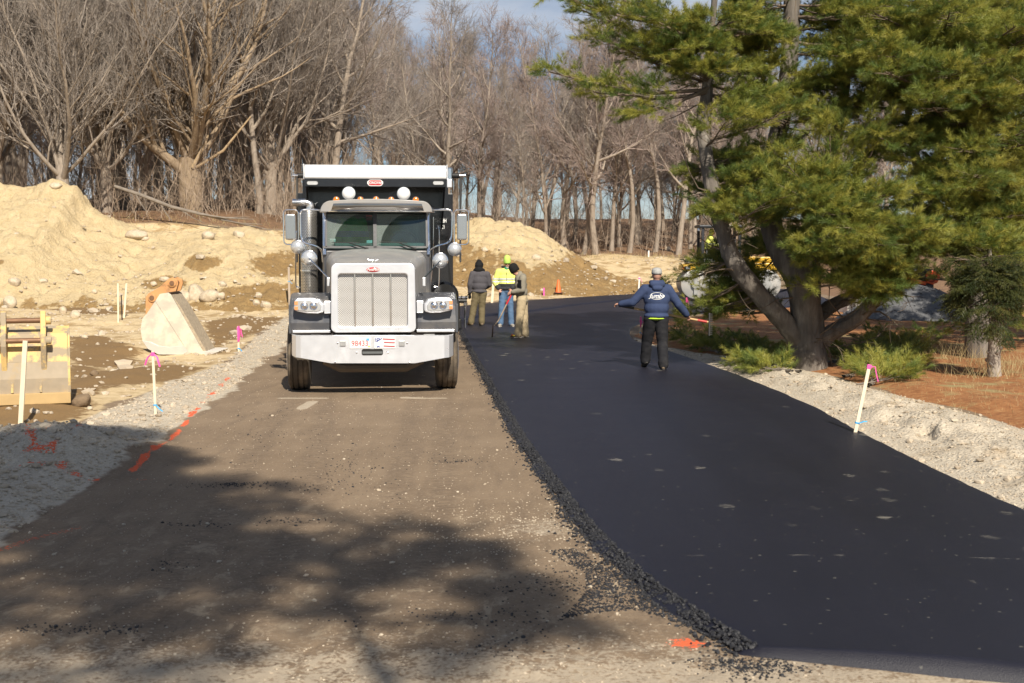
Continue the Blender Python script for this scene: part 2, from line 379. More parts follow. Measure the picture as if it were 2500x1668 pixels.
pf = t.maprange(t.math('ADD', t.attr('pale'), t.math('MULTIPLY', t.math('SUBTRACT', t.mix(.5, nB, nC), .5), 2.2)), .62, .9)
road = t.mix(pf, road, pal)
# pale grey crushed gravel
gcol = t.mix(t.n('ShaderNodeSeparateColor').outputs[0], (0, 0, 0), (1, 1, 1)) if False else t.mix(vst, (.36, .315, .25), (.56, .50, .405), 'MIX')
grav = t.mix(.55, t.ramp(nB, (.3, (.40, .335, .25)), (.7, (.66, .575, .445))), t.mix(vs2, (.34, .285, .21), (.68, .60, .475)))
grav = t.mix(t.maprange(nA, .55, .75), grav, (.40, .31, .205))
# yellow sandy fill
sand = t.ramp(nB, (.25, (.46, .335, .175)), (.5, (.61, .47, .275)), (.75, (.71, .575, .36)))
sand = t.mix(t.maprange(nA, .48, .62), sand, t.mix(nB, (.30, .19, .082), (.44, .31, .155)))
sand = t.mix(edge('wet', .16, 1.5, nB), sand, t.mix(nC, (.175, .10, .038), (.27, .17, .07)))
# rusty pine needles with tufts of bleached grass
need = t.ramp(t.noise(9, 6, .7), (.3, (.20, .075, .024)), (.55, (.36, .155, .055)), (.75, (.45, .27, .115)))
need = t.mix(t.maprange(nA, .52, .68), need, t.mix(nC, (.42, .31, .15), (.24, .21, .08)))
lit = t.ramp(t.noise(5, 6, .7), (.3, (.10, .06, .035)), (.55, (.22, .125, .065)), (.75, (.34, .21, .11)))
c = road
c = t.mix(edge('sand', .1, .5, nB), c, sand)
c = t.mix(edge('gravel', .14, .7, nB), c, grav)
c = t.mix(edge('needle', .1, .5, nB), c, need)
c = t.mix(edge('litter', .15, .6, nB), c, lit)
c = t.mix(t.maprange(t.math('ADD', t.attr('paint'), t.math('MULTIPLY', t.math('SUBTRACT', nC, .5), 1.6)), .45, .62), c, (.80, .13, .045))
h = t.math('ADD', t.math('MULTIPLY', nC, .6), t.math('MULTIPLY', t.math('SUBTRACT', .6, vd, clamp=True), t.math('ADD', t.math('MULTIPLY', t.attr('gravel'), 1.1), .12)))
h = t.math('ADD', h, t.math('ADD', t.math('MULTIPLY', nD, .25), t.math('MULTIPLY', nM, .8)))
t.done(c, .92, t.bump(h, .75, .022)); GROUND = t.m
ground = link('ground', me, GROUND); tag(ground, kind='structure')
# ---------------------------------------------------------------- fresh asphalt mat
def strip(name, L, Rr, top, nc, skirt, seed):
    n = len(L); V = []
    for i in range(n):
        a, b = L[i], Rr[i]; d = b-a; w_ = np.linalg.norm(d); d = d/w_
        j = .05*(fbm(a[0], a[1], 3.2, 3, seed)-.5)*2
        row = [(a-d*(skirt+j), -.03), (a+d*(-j), top*.55), (a+d*(.09-j), top)]
        for k in range(1, nc): row.append((a+(b-a)*(.09/w_+(1-.18/w_)*k/nc), top+.03*math.sin(math.pi*k/nc)))
        j2 = .03*(fbm(b[0], b[1], 4, 3, seed+5)-.5)*2
        row += [(b-d*(.06-j2), top), (b+d*(.0+j2), top*.5), (b+d*(.05+j2), -.03)]
        V += [(p[0], p[1], z_) for p, z_ in row]
    m = nc+5; V = np.array(V); first = V[:m].copy(); first[:, 2] = -.03
    dn = (V[:m]-V[m:2*m]); dn[:, 2] = 0; first[:, :2] += .03*dn[:, :2]/np.linalg.norm(dn[:, :2], axis=1)[:, None]
    return grid_mesh(name, np.concatenate([first, V]), n+1, m)
me = strip('asphalt_road', EL, ER, .05, 24, .10, 7)
xy = np.empty(len(me.vertices)*3, np.float32); me.vertices.foreach_get('co', xy); xy = xy.reshape(-1, 3)
ax, ay = xy[:, 0], xy[:, 1]; sc_ = np.zeros(len(ax))
for px_, py_, sx_, sy_, a_ in ((1200, 960, .8, 4.0, .9), (1330, 925, .7, 4.0, .75), (1420, 880, .5, 3, .5), (1200, 870, .5, 3, .6), (2150, 1170, 1.3, 2.2, .55), (2000, 1075, .8, 2, .5), (2300, 1280, .9, 1.2, .5)):
    q = P(px_, py_); sc_ = np.maximum(sc_, a_*np.exp(-(((ax-q.x)/sx_)**2+((ay-q.y)/sy_)**2)))
fattr(me, 'scuff', sc_)
nearline = np.zeros(len(ax))
q0, q1 = P(1560, 1375), P(2500, 1390)
t = NT('fresh_asphalt')
g1 = t.noise(120, 3, .7); g2 = t.noise(300, 2, .7); pt = t.noise(.6, 4, .6)
c = t.mix(t.maprange(t.noise(1.0, 3, .5, t.coord('Object', (1.4, .12, 1))), .35, .65), t.mix(pt, (.0075, .0075, .0150), (.0110, .0110, .0205)), t.mix(pt, (.0100, .0100, .0185), (.0135, .0135, .0240)))
c = t.mix(t.maprange(g1, .55, .8), c, (.024, .024, .036))
c = t.mix(t.maprange(t.voro(55, 'Color'), .93, .96), c, (.10, .095, .085))
vv = t.n('ShaderNodeTexVoronoi'); vv.inputs['Scale'].default_value = 1.0; vv.inputs['Randomness'].default_value = .9; t.t.links.new(t.coord('Object', (2.7, 2.2, 1)), vv.inputs['Vector'])
sp_ = t.n('ShaderNodeSeparateColor'); t.t.links.new(vv.outputs['Color'], sp_.inputs[0])
stk_ = t.maprange(t.noise(1.0, 2, .5, t.coord('Object', (4, 26, 1))), .42, .56)
dash = t.maprange(t.math('ADD', vv.outputs['Distance'], t.math('MULTIPLY', t.math('SUBTRACT', t.noise(14, 4, .7), .5), .42)), .20, .11)
keep = t.maprange(t.math('ADD', sp_.outputs[0], t.attr('scuff')), .80, .90)
c = t.mix(t.math('MULTIPLY', t.math('MULTIPLY', dash, keep), t.math('MULTIPLY', t.math('MULTIPLY', sp_.outputs[1], stk_), .8)), c, (.26, .24, .20))
sxy = t.n('ShaderNodeSeparateXYZ'); t.t.links.new(t.coord(), sxy.inputs[0]); k_ = (q1.y-q0.y)/(q1.x-q0.x)
ld_ = t.math('ABSOLUTE', t.math('SUBTRACT', t.math('SUBTRACT', sxy.outputs[1], q0.y), t.math('MULTIPLY', t.math('SUBTRACT', sxy.outputs[0], q0.x), k_)))
ld_ = t.maprange(t.math('ADD', ld_, t.math('MULTIPLY', t.noise(4, 4, .7), .14)), .085, .060); ldn = t.maprange(t.noise(1.7, 2, .5, t.coord('Object', (1.6, .1, 1))), .50, .58)
c = t.mix(t.math('MULTIPLY', t.math('MULTIPLY', ld_, ldn), .6), c, (.30, .28, .24))
hh = t.math('ADD', t.math('MULTIPLY', g1, .6), t.math('MULTIPLY', g2, .4))
t.done(c, t.mix(pt, (.42, .42, .42), (.58, .58, .58)), t.bump(hh, .55, .006), None); ASPH = t.m
road_o = link('asphalt_road', me, ASPH); tag(road_o, kind='structure')
# far lane: a second lift with a stepped joint
JL = catmull(PX([(1106, 792), (1180, 779), (1290, 768), (1400, 752), (1560, 735), (1740, 724), (1900, 719)]), 10)
FL = catmull(PX([(1112, 756), (1190, 747.5), (1300, 739.5), (1450, 729.5), (1600, 721.5), (1750, 715.5), (1930, 710)]), 10)
me = strip('asphalt_lift', FL, JL, .11, 10, .08, 17); fattr(me, 'scuff', np.zeros(len(me.vertices)))
tag(link('asphalt_lift', me, ASPH), kind='structure')
# ---------------------------------------------------------------- dirt piles
def pile(name, ridge, Yr, Yf, Yb, nx, ny, seed, x0, x1, dampbias, label):
    rz = np.array([tuple(PY(a, b, Yr)) for a, b in ridge]); xs = np.linspace(x0, x1, nx); yy = np.concatenate([np.linspace(Yf-2.5, Yr+1, int(ny*.75)), np.linspace(Yr+1.2, Yb, ny-int(ny*.75))])
    YY, XX = np.meshgrid(yy, xs, indexing='ij'); X = XX.ravel(); Y = YY.ravel()
    wy = Y+2.2*(fbm(X, Y*.4, .16, 3, seed)-.5)
    Rz = np.interp(X, rz[:, 0], rz[:, 2]); b = base_h(X, Y)
    tt = np.clip((wy-Yf)/(Yr-Yf), 0, 1); prof = np.where(tt < .82, tt*1.02, .836+.164*sst(.82, 1.02, tt))
    Z = -.35+(Rz+.35)*prof*sst(Yf-2.5, Yf+1.5, wy); bk = sst(Yr, Yb, Y); Z = Z*(1-bk)+(b-1.5)*bk
    amp = sst(Yf-1, Yf+3, Y)
    Z = Z+amp*(.55*(fbm(X, Y, .35, 4, seed+3)-.5)+.34*(fbm(X, Y, 1.3, 4, seed+5, .6)-.5)+.20*(fbm(X, Y, 4.5, 3, seed+6, .6)-.5)-.10*sst(.58, .66, fbm(X, Y*1.4, 2.1, 3, seed+9)))
    # little runnels down the face
    Z = Z+amp*.12*(fbm(X+.3*Y, Y*.15, 1.1, 3, seed+8)-.5)
    o = Vector((float((x0+x1)/2), float(Yr), 0.0))
    me = grid_mesh(name, np.stack([X-o.x, Y-o.y, Z], 1), len(yy), nx)
    fattr(me, 'damp', dampbias(X, Y, Z, Rz)); ob = link(name, me, SAND); ob.location = o
    tag(ob, label, 'dirt pile'); return ob, X, Y, Z
t = NT('dry_sand_fill')
nB = t.noise(2.2, 6, .62); nC = t.noise(16, 5, .6); nS = t.noise(1.0, 5, .6, t.coord('Object', (1.6, .5, .5)))
dry = t.ramp(t.mix(.4, nB, nC), (.3, (.54, .405, .215)), (.55, (.69, .54, .315)), (.75, (.77, .63, .405)))
dmp = t.ramp(t.mix(.5, nB, nC), (.3, (.25, .148, .052)), (.7, (.42, .275, .115)))
f = t.maprange(t.math('ADD', t.attr('damp'), t.math('MULTIPLY', t.math('SUBTRACT', t.mix(.5, nB, nS), .5), 1.7)), .44, .58)
c = t.mix(f, dry, dmp)
vst = t.voro(7, 'Distance'); c = t.mix(t.maprange(vst, .12, .06), c, (.62, .55, .43))
t.done(c, .95, t.bump(t.math('ADD', nC, t.math('ADD', t.math('MULTIPLY', t.noise(60, 3), .4), t.math('MULTIPLY', nB, 1.5))), 1.0, .09)); SAND = t.m
def damp_left(X, Y, Z, Rz):
    d = .12+.45*np.exp(-(Z/.5)**2)
    for px_, py_, Yq, sx_, sz_ in ((500, 640, 48.5, .8, .35), (690, 645, 48, 1.6, .6), (660, 720, 46, 2.2, .5), (30, 640, 48, .5, .25), (390, 690, 46, 1.0, .3)):
        q = PY(px_, py_, Yq); d = np.maximum(d, .9*np.exp(-(((X-q.x)/sx_)**2+((Z-q.z)/sz_)**2)))
    return d
LRIDGE = [(-300, 425), (-100, 438), (0, 455), (45, 461), (130, 447), (190, 460), (215, 503), (250, 530), (300, 552), (360, 568), (430, 573), (500, 560), (560, 555), (640, 565), (700, 585), (770, 610), (850, 640), (930, 690), (1000, 740)]
pileL, plX, plY, plZ = pile('dirt_pile', LRIDGE, 52, 43.5, 58, 330, 190, 201, -27, -3.2, damp_left, 'long bank of pale yellow sandy fill left of the truck')
def damp_right(X, Y, Z, Rz):
    q = PY(1250, 560, 63); q2 = PY(1330, 620, 60)
    d = .66-.75*np.exp(-(((X-q.x)/2.6)**2+((Z-q.z)/.9)**2))-.45*np.exp(-(((X-q2.x)/1.3)**2+((Z-q2.z)/.5)**2))
    return d+.04
RRIDGE = [(900, 690), (980, 630), (1050, 580), (1120, 545), (1180, 540), (1235, 536), (1275, 548), (1320, 570), (1370, 606), (1420, 640), (1480, 668), (1540, 684), (1620, 696), (1700, 704), (1800, 712)]
pileR, prX, prY, prZ = pile('dirt_pile', RRIDGE, 63.5, 53.5, 70, 230, 170, 301, -7.5, 11.0, damp_right, 'ochre dirt pile with pale crest between truck and roller')
BV = {}
def rest(px, py, ob):
    """where the pixel's ray meets the surface of an object"""
    if ob.name not in BV:
        bm = bmesh.new(); bm.from_mesh(ob.data); bm.transform(Matrix.Translation(ob.location)); BV[ob.name] = BVHTree.FromBMesh(bm); bm.free()
    h_ = BV[ob.name].ray_cast(Vector((0, 0, CAMZ)), ray(px, py).normalized())
    return h_[0]
# ---------------------------------------------------------------- loose stones as geometry
ICO = np.array([v.co[:] for v in (lambda b: (bmesh.ops.create_icosphere(b, subdivisions=1, radius=1), b)[1])(bmesh.new()).verts])
_b = bmesh.new(); bmesh.ops.create_icosphere(_b, subdivisions=1, radius=1); _b.verts.ensure_lookup_table()
ICO = np.array([v.co[:] for v in _b.verts]); ICOF = np.array([[v.index for v in f.verts] for f in _b.faces]); _b.free()
def stones(name, X, Y, Z, r, material, parent=None, seed=0, flat=.7):
    rg = np.random.default_rng(seed); n = len(X)
    V = ICO[None]*(1+rg.uniform(-.32, .32, (n, len(ICO), 1)))*r[:, None, None]
    V = V*np.stack([rg.uniform(.8, 1.3, n), rg.uniform(.8, 1.3, n), np.full(n, flat)*rg.uniform(.7, 1.1, n)], 1)[:, None, :]
    a = rg.uniform(0, 6.28, n); ca, sa = np.cos(a)[:, None], np.sin(a)[:, None]
    V = np.stack([V[..., 0]*ca-V[..., 1]*sa, V[..., 0]*sa+V[..., 1]*ca, V[..., 2]], -1)
    V += np.stack([X, Y, Z+.25*r], 1)[:, None, :]
    T = (ICOF[None]+np.arange(n)[:, None, None]*len(ICO)).reshape(-1, 3)
    o = link(name, tri_mesh(name, V.reshape(-1, 3), T), material, parent); tag(o, kind='stuff'); return o
rg = np.random.default_rng(5)
t = NT('pale_stone'); gi = t.n('ShaderNodeNewGeometry').outputs['Random Per Island']
t.done(t.mix(t.noise(30, 3), t.ramp(gi, (0, (.33, .265, .19)), (.5, (.50, .42, .315)), (1, (.64, .56, .44))), (.44, .36, .265)), .9); STONE = t.m
t = NT('asphalt_crumb'); t.done(t.ramp(t.noise(60, 3), (.3, (.010, .010, .012)), (.7, (.034, .034, .038))), .62, t.bump(t.noise(90, 3), .6, .006)); CRUMB = t.m
def scatter(poly, n, dens=None):
    p = np.array(poly); a, b = p.min(0), p.max(0); X, Y = [], []
    while len(X) < n:
        k = 4*n; x_ = rg.uniform(a[0], b[0], k); y_ = rg.uniform(max(a[1], 4), min(b[1], 60), k)
        m = poly_sd(x_, y_, poly) > .0; m &= (np.abs(x_) < y_*.45+1.5)
        m &= rg.uniform(0, 1, k) < np.clip(9/y_, .02, 1)**(1.2 if dens is None else dens)
        X += list(x_[m]); Y += list(y_[m])
        if k > 4e5: break
    return np.array(X[:n]), np.array(Y[:n])
X, Y = scatter(SH_POLY, 5200); stones('gravel', X, Y, gh(X, Y), rg.uniform(.004, .014, len(X))*(1+2.2*(rg.uniform(0, 1, len(X)) > .95)), STONE, seed=1)
bpy.data.objects['gravel']['label'] = 'loose grey gravel scattered over the right road shoulder'; bpy.data.objects['gravel']['category'] = 'gravel'
X, Y = scatter(GL_POLY, 5200); o = stones('gravel', X, Y, gh(X, Y), rg.uniform(.007, .022, len(X))*(1+1.6*(rg.uniform(0, 1, len(X)) > .95)), STONE, seed=2)
tag(o, 'loose grey gravel along the left edge of the haul lane', 'gravel')
X, Y = scatter(SAND_POLY, 2600, .5); o = stones('pebbles', X, Y, gh(X, Y), rg.uniform(.015, .055, len(X))*(1+2.2*(rg.uniform(0, 1, len(X)) > .96)), STONE, seed=3)
tag(o, 'pale pebbles strewn over the yellow fill on the left', 'pebbles')
LANE = PX([(0, 1660), (0, 1340), (200, 1210), (430, 1050), (650, 900), (1110, 900), (1215, 990), (1370, 1230), (1590, 1460), (1800, 1660)])
X, Y = scatter(LANE, 2600, 1.3); o = stones('pebbles', X, Y, gh(X, Y), rg.uniform(.0025, .007, len(X))*(1+1.8*(rg.uniform(0, 1, len(X)) > .97)), STONE, seed=4)
tag(o, 'small pale stones lying on the brown haul lane', 'pebbles')
# pale gravel by the mat and along the bottom of the picture
C = P(1330, 1290); n = 900; X = rg.normal(C.x, .7, n); Y = rg.normal(C.y, .7, n); k = (poly_sd(X, Y, ASP_POLY) < -.08); X, Y = X[k], Y[k]
X2 = rg.uniform(-3.2, 2.2, 1500); Y2 = 5.2+np.abs(rg.normal(0, 1.0, 1500)); k = poly_sd(X2, Y2, ASP_POLY) < -.06; X = np.r_[X, X2[k]]; Y = np.r_[Y, Y2[k]]
o = stones('pebbles', X, Y, gh(X, Y), rg.uniform(.003, .009, len(X)), STONE, seed=14); tag(o, 'pale stone chips in the nearest dirt beside the fresh asphalt', 'pebbles')
# asphalt crumbs: along the raw edge, spilled fan, loose patches
i = rg.choice(np.arange(0, 155), 7500, p=(lambda w_: w_/w_.sum())(np.array([np.hypot(*(EL[j+1]-EL[j]))*min(1.2, 14/EL[j][1])**1.4 for j in range(155)])))
tt = rg.uniform(0, 1, len(i))[:, None]; pt = EL[i]*(1-tt)+EL[i+1]*tt; dr = EL[i+1]-EL[i]; nr = np.stack([-dr[:, 1], dr[:, 0]], 1)/np.linalg.norm(dr, axis=1)[:, None]
wid = np.where(pt[:, 1] < 10.5, .10, .07); off = np.abs(rg.normal(0, 1, len(i)))*wid-.06
pt = pt+nr*off[:, None]; X, Y = pt[:, 0], pt[:, 1]; zz = np.where(off < .04, .05*np.clip(1-(off+.06)/.12, 0, 1), 0)
o = stones('asphalt_crumbs', X, Y, zz+.002, rg.uniform(.005, .016, len(X)), CRUMB, road_o, 6, .85)
def cl(px_, py_, n, sx_, sy_): q = P(px_, py_); return rg.normal(q.x, sx_, n), rg.normal(q.y, sy_, n)
LX, LY = [], []
for a in ((590, 1182, 160, .16, .05), (560, 1188, 90, .30, .08), (840, 1150, 110, .16, .35), (1110, 1128, 70, .12, .08), (1090, 1120, 40, .25, .25), (480, 1280, 60, .14, .06), (710, 1272, 90, .16, .08), (800, 1190, 120, .35, .25),
          (200, 1540, 140, .22, .06), (430, 1380, 40, .1, .1), (680, 1010, 60, .25, .5), (640, 1060, 50, .3, .2), (780, 1100, 160, 1.0, .8), (1150, 1510, 120, .3, .12), (1240, 1580, 70, .2, .15)):
    q = cl(*a); LX += list(q[0]); LY += list(q[1])
FAN = PX([(1330, 1345), (1400, 1340), (1500, 1400), (1660, 1500), (1740, 1560), (1700, 1540), (1560, 1490), (1440, 1500), (1360, 1520), (1430, 1450), (1430, 1400)])
q = scatter(FAN, 2600); LX += list(q[0]); LY += list(q[1])
q = cl(1440, 1430, 500, .28, .25); LX += list(q[0]); LY += list(q[1])
q = cl(1840, 1625, 700, .14, .10); LX += list(q[0]); LY += list(q[1])
X, Y = np.array(LX), np.array(LY); k = poly_sd(X, Y, ASP_POLY) < .02; X, Y = X[k], Y[k]
o = stones('asphalt_crumbs', X, Y, gh(X, Y), rg.uniform(.002, .008, len(X))*(1+.8*(rg.uniform(0, 1, len(X)) > .93)), CRUMB, None, 8, .8); tag(o, 'black asphalt crumbs spilled over the brown lane', 'crumbs')
# clods on the piles
def onpile(X, Y, Z, n, seed, lo, hi, ob, bias):
    r2 = np.random.default_rng(seed); i_ = r2.choice(len(X), n, p=bias/bias.sum()); j_ = i_
    sz = r2.uniform(lo, hi, n)*(1+1.5*(r2.uniform(0, 1, n) > .95))
    stones('clods', X[j_]-ob.location.x+r2.normal(0, .05, n), Y[j_]-ob.location.y+r2.normal(0, .05, n), Z[j_], sz, STONE, ob, seed)
onpile(plX, plY, plZ, 750, 71, .025, .08, pileL, np.exp(-((plZ-.4)/.9)**2)*(plY < 53)+.08*(plY < 53))
onpile(prX, prY, prZ, 420, 72, .02, .07, pileR, (np.exp(-((prX-3.5)/3)**2)+.25)*(prZ > -.1)*(prY < 66))
# ================================================================ trees
def batch_tubes(pts, rad, n):
    """pts (N,k,3), rad (N,k): N tubes as one vertex / quad array"""
    N, k, _ = pts.shape
    d = np.empty_like(pts); d[:, 1:-1] = pts[:, 2:]-pts[:, :-2]; d[:, 0] = pts[:, 1]-pts[:, 0]; d[:, -1] = pts[:, -1]-pts[:, -2]
    d /= np.linalg.norm(d, axis=2, keepdims=True)+1e-9
    ref = np.where(np.abs(d[:, :1, 2:3]) > .9, np.array([1., 0, 0]), np.array([0, 0, 1.])); ref = np.broadcast_to(ref, pts.shape)
    a = np.cross(d, ref); a /= np.linalg.norm(a, axis=2, keepdims=True)+1e-9; b = np.cross(d, a)
    th = np.arange(n)*2*np.pi/n
    V = pts[:, :, None]+rad[:, :, None, None]*(a[:, :, None]*np.cos(th)[:, None]+b[:, :, None]*np.sin(th)[:, None])
    idx = np.arange(N*k*n).reshape(N, k, n); q = np.stack([idx[:, :-1], np.roll(idx[:, :-1], -1, 2), np.roll(idx[:, 1:], -1, 2), idx[:, 1:]], -1)
    return V.reshape(-1, 3), q.reshape(-1, 4)
def polys_mesh(name, polys, smooth=True):
    """polys: list of (points, radii, sides)"""
    g = {}
    for p, r, n in polys: g.setdefault((len(p), n), []).append((p, r))
    Vs, Qs, o = [], [], 0
    for (k, n), l in g.items():
        V, Q = batch_tubes(np.array([a for a, _ in l], float), np.array([b for _, b in l], float), n)
        Vs.append(V); Qs.append(Q+o); o += len(V)
    return tri_mesh(name, np.concatenate(Vs), np.concatenate(Qs), smooth)
def grow(rnd, p, d, L, r, k, wob, up, r_end=.35):
    pts = [np.array(p, float)]; d = np.array(d, float); rad = [r]
    for i in range(k):
        d = d+rnd.normal(0, wob, 3)+np.array([0, 0, up]); d /= np.linalg.norm(d)
        pts.append(pts[-1]+d*L/k); rad.append(r*(1-(1-r_end)*(i+1)/k))
    return pts, rad
def perp_dir(rnd, d, ang, az=None):
    d = np.array(d)/np.linalg.norm(d); ref = np.array([0, 0, 1.]) if abs(d[2]) < .95 else np.array([1., 0, 0])
    a = np.cross(d, ref); a /= np.linalg.norm(a); b = np.cross(d, a); t_ = rnd.uniform(0, 6.283) if az is None else az
    return d*math.cos(ang)+(a*math.cos(t_)+b*math.sin(t_))*math.sin(ang)
def bare_tree(seed, H, r0, first, nl, limb_ang, limb_len, dens=1.0, trunk_top=.92, up=.10, nf=9, fine=1.0):
    rnd = np.random.default_rng(seed); trunk, crown = [], []
    tp, tr = grow(rnd, (0, 0, -.5), (rnd.normal(0, .05), rnd.normal(0, .05), 1), H*trunk_top+.5, r0, 12, .055, .03, .12)
    tr[0] = r0*1.25; trunk.append((tp, tr, nf)); T = np.array(tp)
    def at(pl, rl, t_):
        x_ = t_*(len(pl)-1); i = min(int(x_), len(pl)-2); f = x_-i
        return pl[i]*(1-f)+pl[i+1]*f, rl[i]*(1-f)+rl[i+1]*f, pl[i+1]-pl[i]
    for li in range(nl):
        t_ = first+(1-first)*(li+rnd.uniform(0, .9))/nl; p, r, d = at(tp, tr, min(t_, .985))
        ang = R(limb_ang)*(1.15-.5*(t_-first)/(1-first))*rnd.uniform(.8, 1.2); L = limb_len*H*(1-.62*(t_-first)/(1-first))*rnd.uniform(.7, 1.2)
        lp, lr = grow(rnd, p, perp_dir(rnd, d, ang, li*2.4+rnd.uniform(-.4, .4)), L, max(.018, r*rnd.uniform(.5, .75)), 7, .10, up, .16)
        trunk.append((lp, lr, 6))
        nb = int((6+L*1.3)*dens)
        for bi in range(nb):
            t2 = .15+.84*(bi+rnd.uniform(0, 1))/nb; p2, r2, d2 = at(lp, lr, min(t2, .98)); L2 = L*(.50-.22*t2)*rnd.uniform(.6, 1.3)
            bp, br = grow(rnd, p2, perp_dir(rnd, d2, R(rnd.uniform(28, 55))), L2, max(.009, r2*.6), 4, .13, .10, .35)
            crown.append((bp, br, 4))
            nt = int((4+L2*3.2)*dens)
            for ti in range(nt):
                t3 = .15+.85*(ti+rnd.uniform(0, 1))/nt; p3, r3, d3 = at(bp, br, min(t3, .98)); L3 = rnd.uniform(.35, .95)*(.6+.22*L2)
                wp, wr = grow(rnd, p3, perp_dir(rnd, d3, R(rnd.uniform(25, 50))), L3, max(.0085, r3*.55), 2, .16, .12, .4)
                crown.append((wp, wr, 3))
                for _ in range(int(3*fine)):
                    p4, r4, d4 = at(wp, wr, rnd.uniform(.25, 1)*.98)
                    fp, fr = grow(rnd, p4, perp_dir(rnd, d4, R(rnd.uniform(20, 45))), rnd.uniform(.25, .65), .0070, 1, .15, .12, .5); crown.append((fp, fr, 3))
    return polys_mesh('trunk', trunk), polys_mesh('crown', crown)
def bark(name, c0, c1, c2, rs=.35):
    t = NT(name); v = t.coord('Object', (1, 1, .16)); n = t.noise(9, 6, .65, v); n2 = t.noise(2, 4)
    ri = t.n('ShaderNodeObjectInfo').outputs['Random']
    c = t.ramp(t.mix(.4, n, n2), (.3, c0), (.52, c1), (.72, c2))
    c = t.mix(t.math('MULTIPLY', ri, rs), c, (.17, .12, .085))
    return t.done(c, .9, t.bump(t.noise(14, 5, .6, v), .9, .03))
BARK = bark('grey_brown_bark', (.20, .16, .125), (.36, .30, .24), (.52, .45, .375))
TWIG = bark('brown_twig', (.23, .19, .16), (.33, .285, .245), (.43, .375, .33), .15)
TWIGR = bark('reddish_twig', (.25, .185, .16), (.35, .275, .24), (.44, .355, .315), .15)
MBARK = bark('tan_maple_bark', (.18, .125, .078), (.31, .23, .15), (.41, .315, .215), .0)
def put_tree(meshes, tw, loc, rz, sc, label, group, cat='tree', name='bare_tree', bk=None):
    e = empty(name, loc, rz); e.scale = (sc, sc, sc); tag(e, label, cat, group)
    for nm, me, m in (('trunk', meshes[0], bk or BARK), ('crown', meshes[1], tw)):
        if not me.materials: me.materials.append(m)
        o = bpy.data.objects.new(nm, me); COL.objects.link(o); o.parent = e
        o.material_slots[0].link = 'OBJECT'; o.material_slots[0].material = m
    return e
rnd = random.Random(11); npr = np.random.default_rng(21)
PROT = [bare_tree(100+i, H, r0, f, nl, la, ll, .9) for i, (H, r0, f, nl, la, ll) in enumerate(((14, .165, .26, 19, 44, .27), (14.5, .14, .18, 21, 40, .24), (13.5, .19, .30, 17, 50, .31), (15, .17, .34, 17, 38, .25), (12, .085, .10, 22, 38, .21)))]
# trunks that can be told apart right of the truck
LAB = {1106: 'tall bare tree rising just right of the truck box', 1170: 'bare tree whose trunk stands left of the pale dirt crest', 1378: 'thick brown trunk behind the right slope of the ochre pile',
       1455: 'thick bare trunk standing above the grassy cut bank', 1655: 'thick bare trunk nearest the pine on its left'}
k = 0
for px_, py_, Yq, pi, sc in ((1106, 600, 82, 2, 1.12), (1170, 600, 80, 0, 1.0), (1212, 600, 78, 4, .95), (1278, 600, 76, 4, .9), (1333, 605, 77, 1, 1.0), (1378, 610, 79, 2, 1.05), (1423, 615, 77, 3, .92), (1455, 625, 76.5, 2, 1.1),
                             (1492, 625, 79, 0, .95), (1513, 620, 83, 1, 1.0), (1534, 625, 78, 3, .98), (1555, 625, 85, 0, 1.0), (1597, 625, 79, 3, 1.0), (1655, 625, 77, 2, 1.0), (1687, 625, 81, 1, 1.0), (1400, 610, 88, 3, 1.0), (1300, 610, 90, 0, 1.0), (1750, 625, 80, 0, 1.0), (1640, 620, 90, 4, 1.0)):
    X = PY(px_, 600, Yq).x; put_tree(PROT[pi], TWIGR if k % 3 else TWIG, (X, Yq, GZ(X, Yq)), rnd.uniform(0, 6.28), sc, LAB.get(px_, 'slim bare tree in the row behind the ochre pile'), None if px_ in LAB else 'bare trees behind the ochre pile'); k += 1
used = []; tries = 0
while len(used) < 205 and tries < 20000:
    tries += 1; Yq = rnd.uniform(62, 124); X = rnd.uniform(-.42, .30)*Yq
    left = X < -.12*Yq
    if not left and Yq < 84: continue
    if X > .2*Yq and rnd.random() < .6: continue
    if left and Yq < 66 and X > -.2*Yq: continue
    if any((X-a)**2+(Yq-b)**2 < (1.4 if left else 2.2) for a, b in used): continue
    if abs(X-PY(468, 500, 62).x) < 2.2 and Yq < 68: continue
    used.append((X, Yq)); sc = rnd.uniform(1.12, 1.42) if left else rnd.uniform(.92, 1.18)
    if X/Yq > -.02: sc *= .92
    lab, grp = ('bare woodland tree behind the sandy bank on the left', 'bare woods left of the truck') if left else ('distant bare tree in the woods right of the truck', 'bare woods right of the truck')
    put_tree(PROT[rnd.randrange(5)], rnd.choice((TWIG, TWIG, TWIGR)), (X, Yq, GZ(X, Yq)-.1), rnd.uniform(0, 6.28), sc, lab, grp)
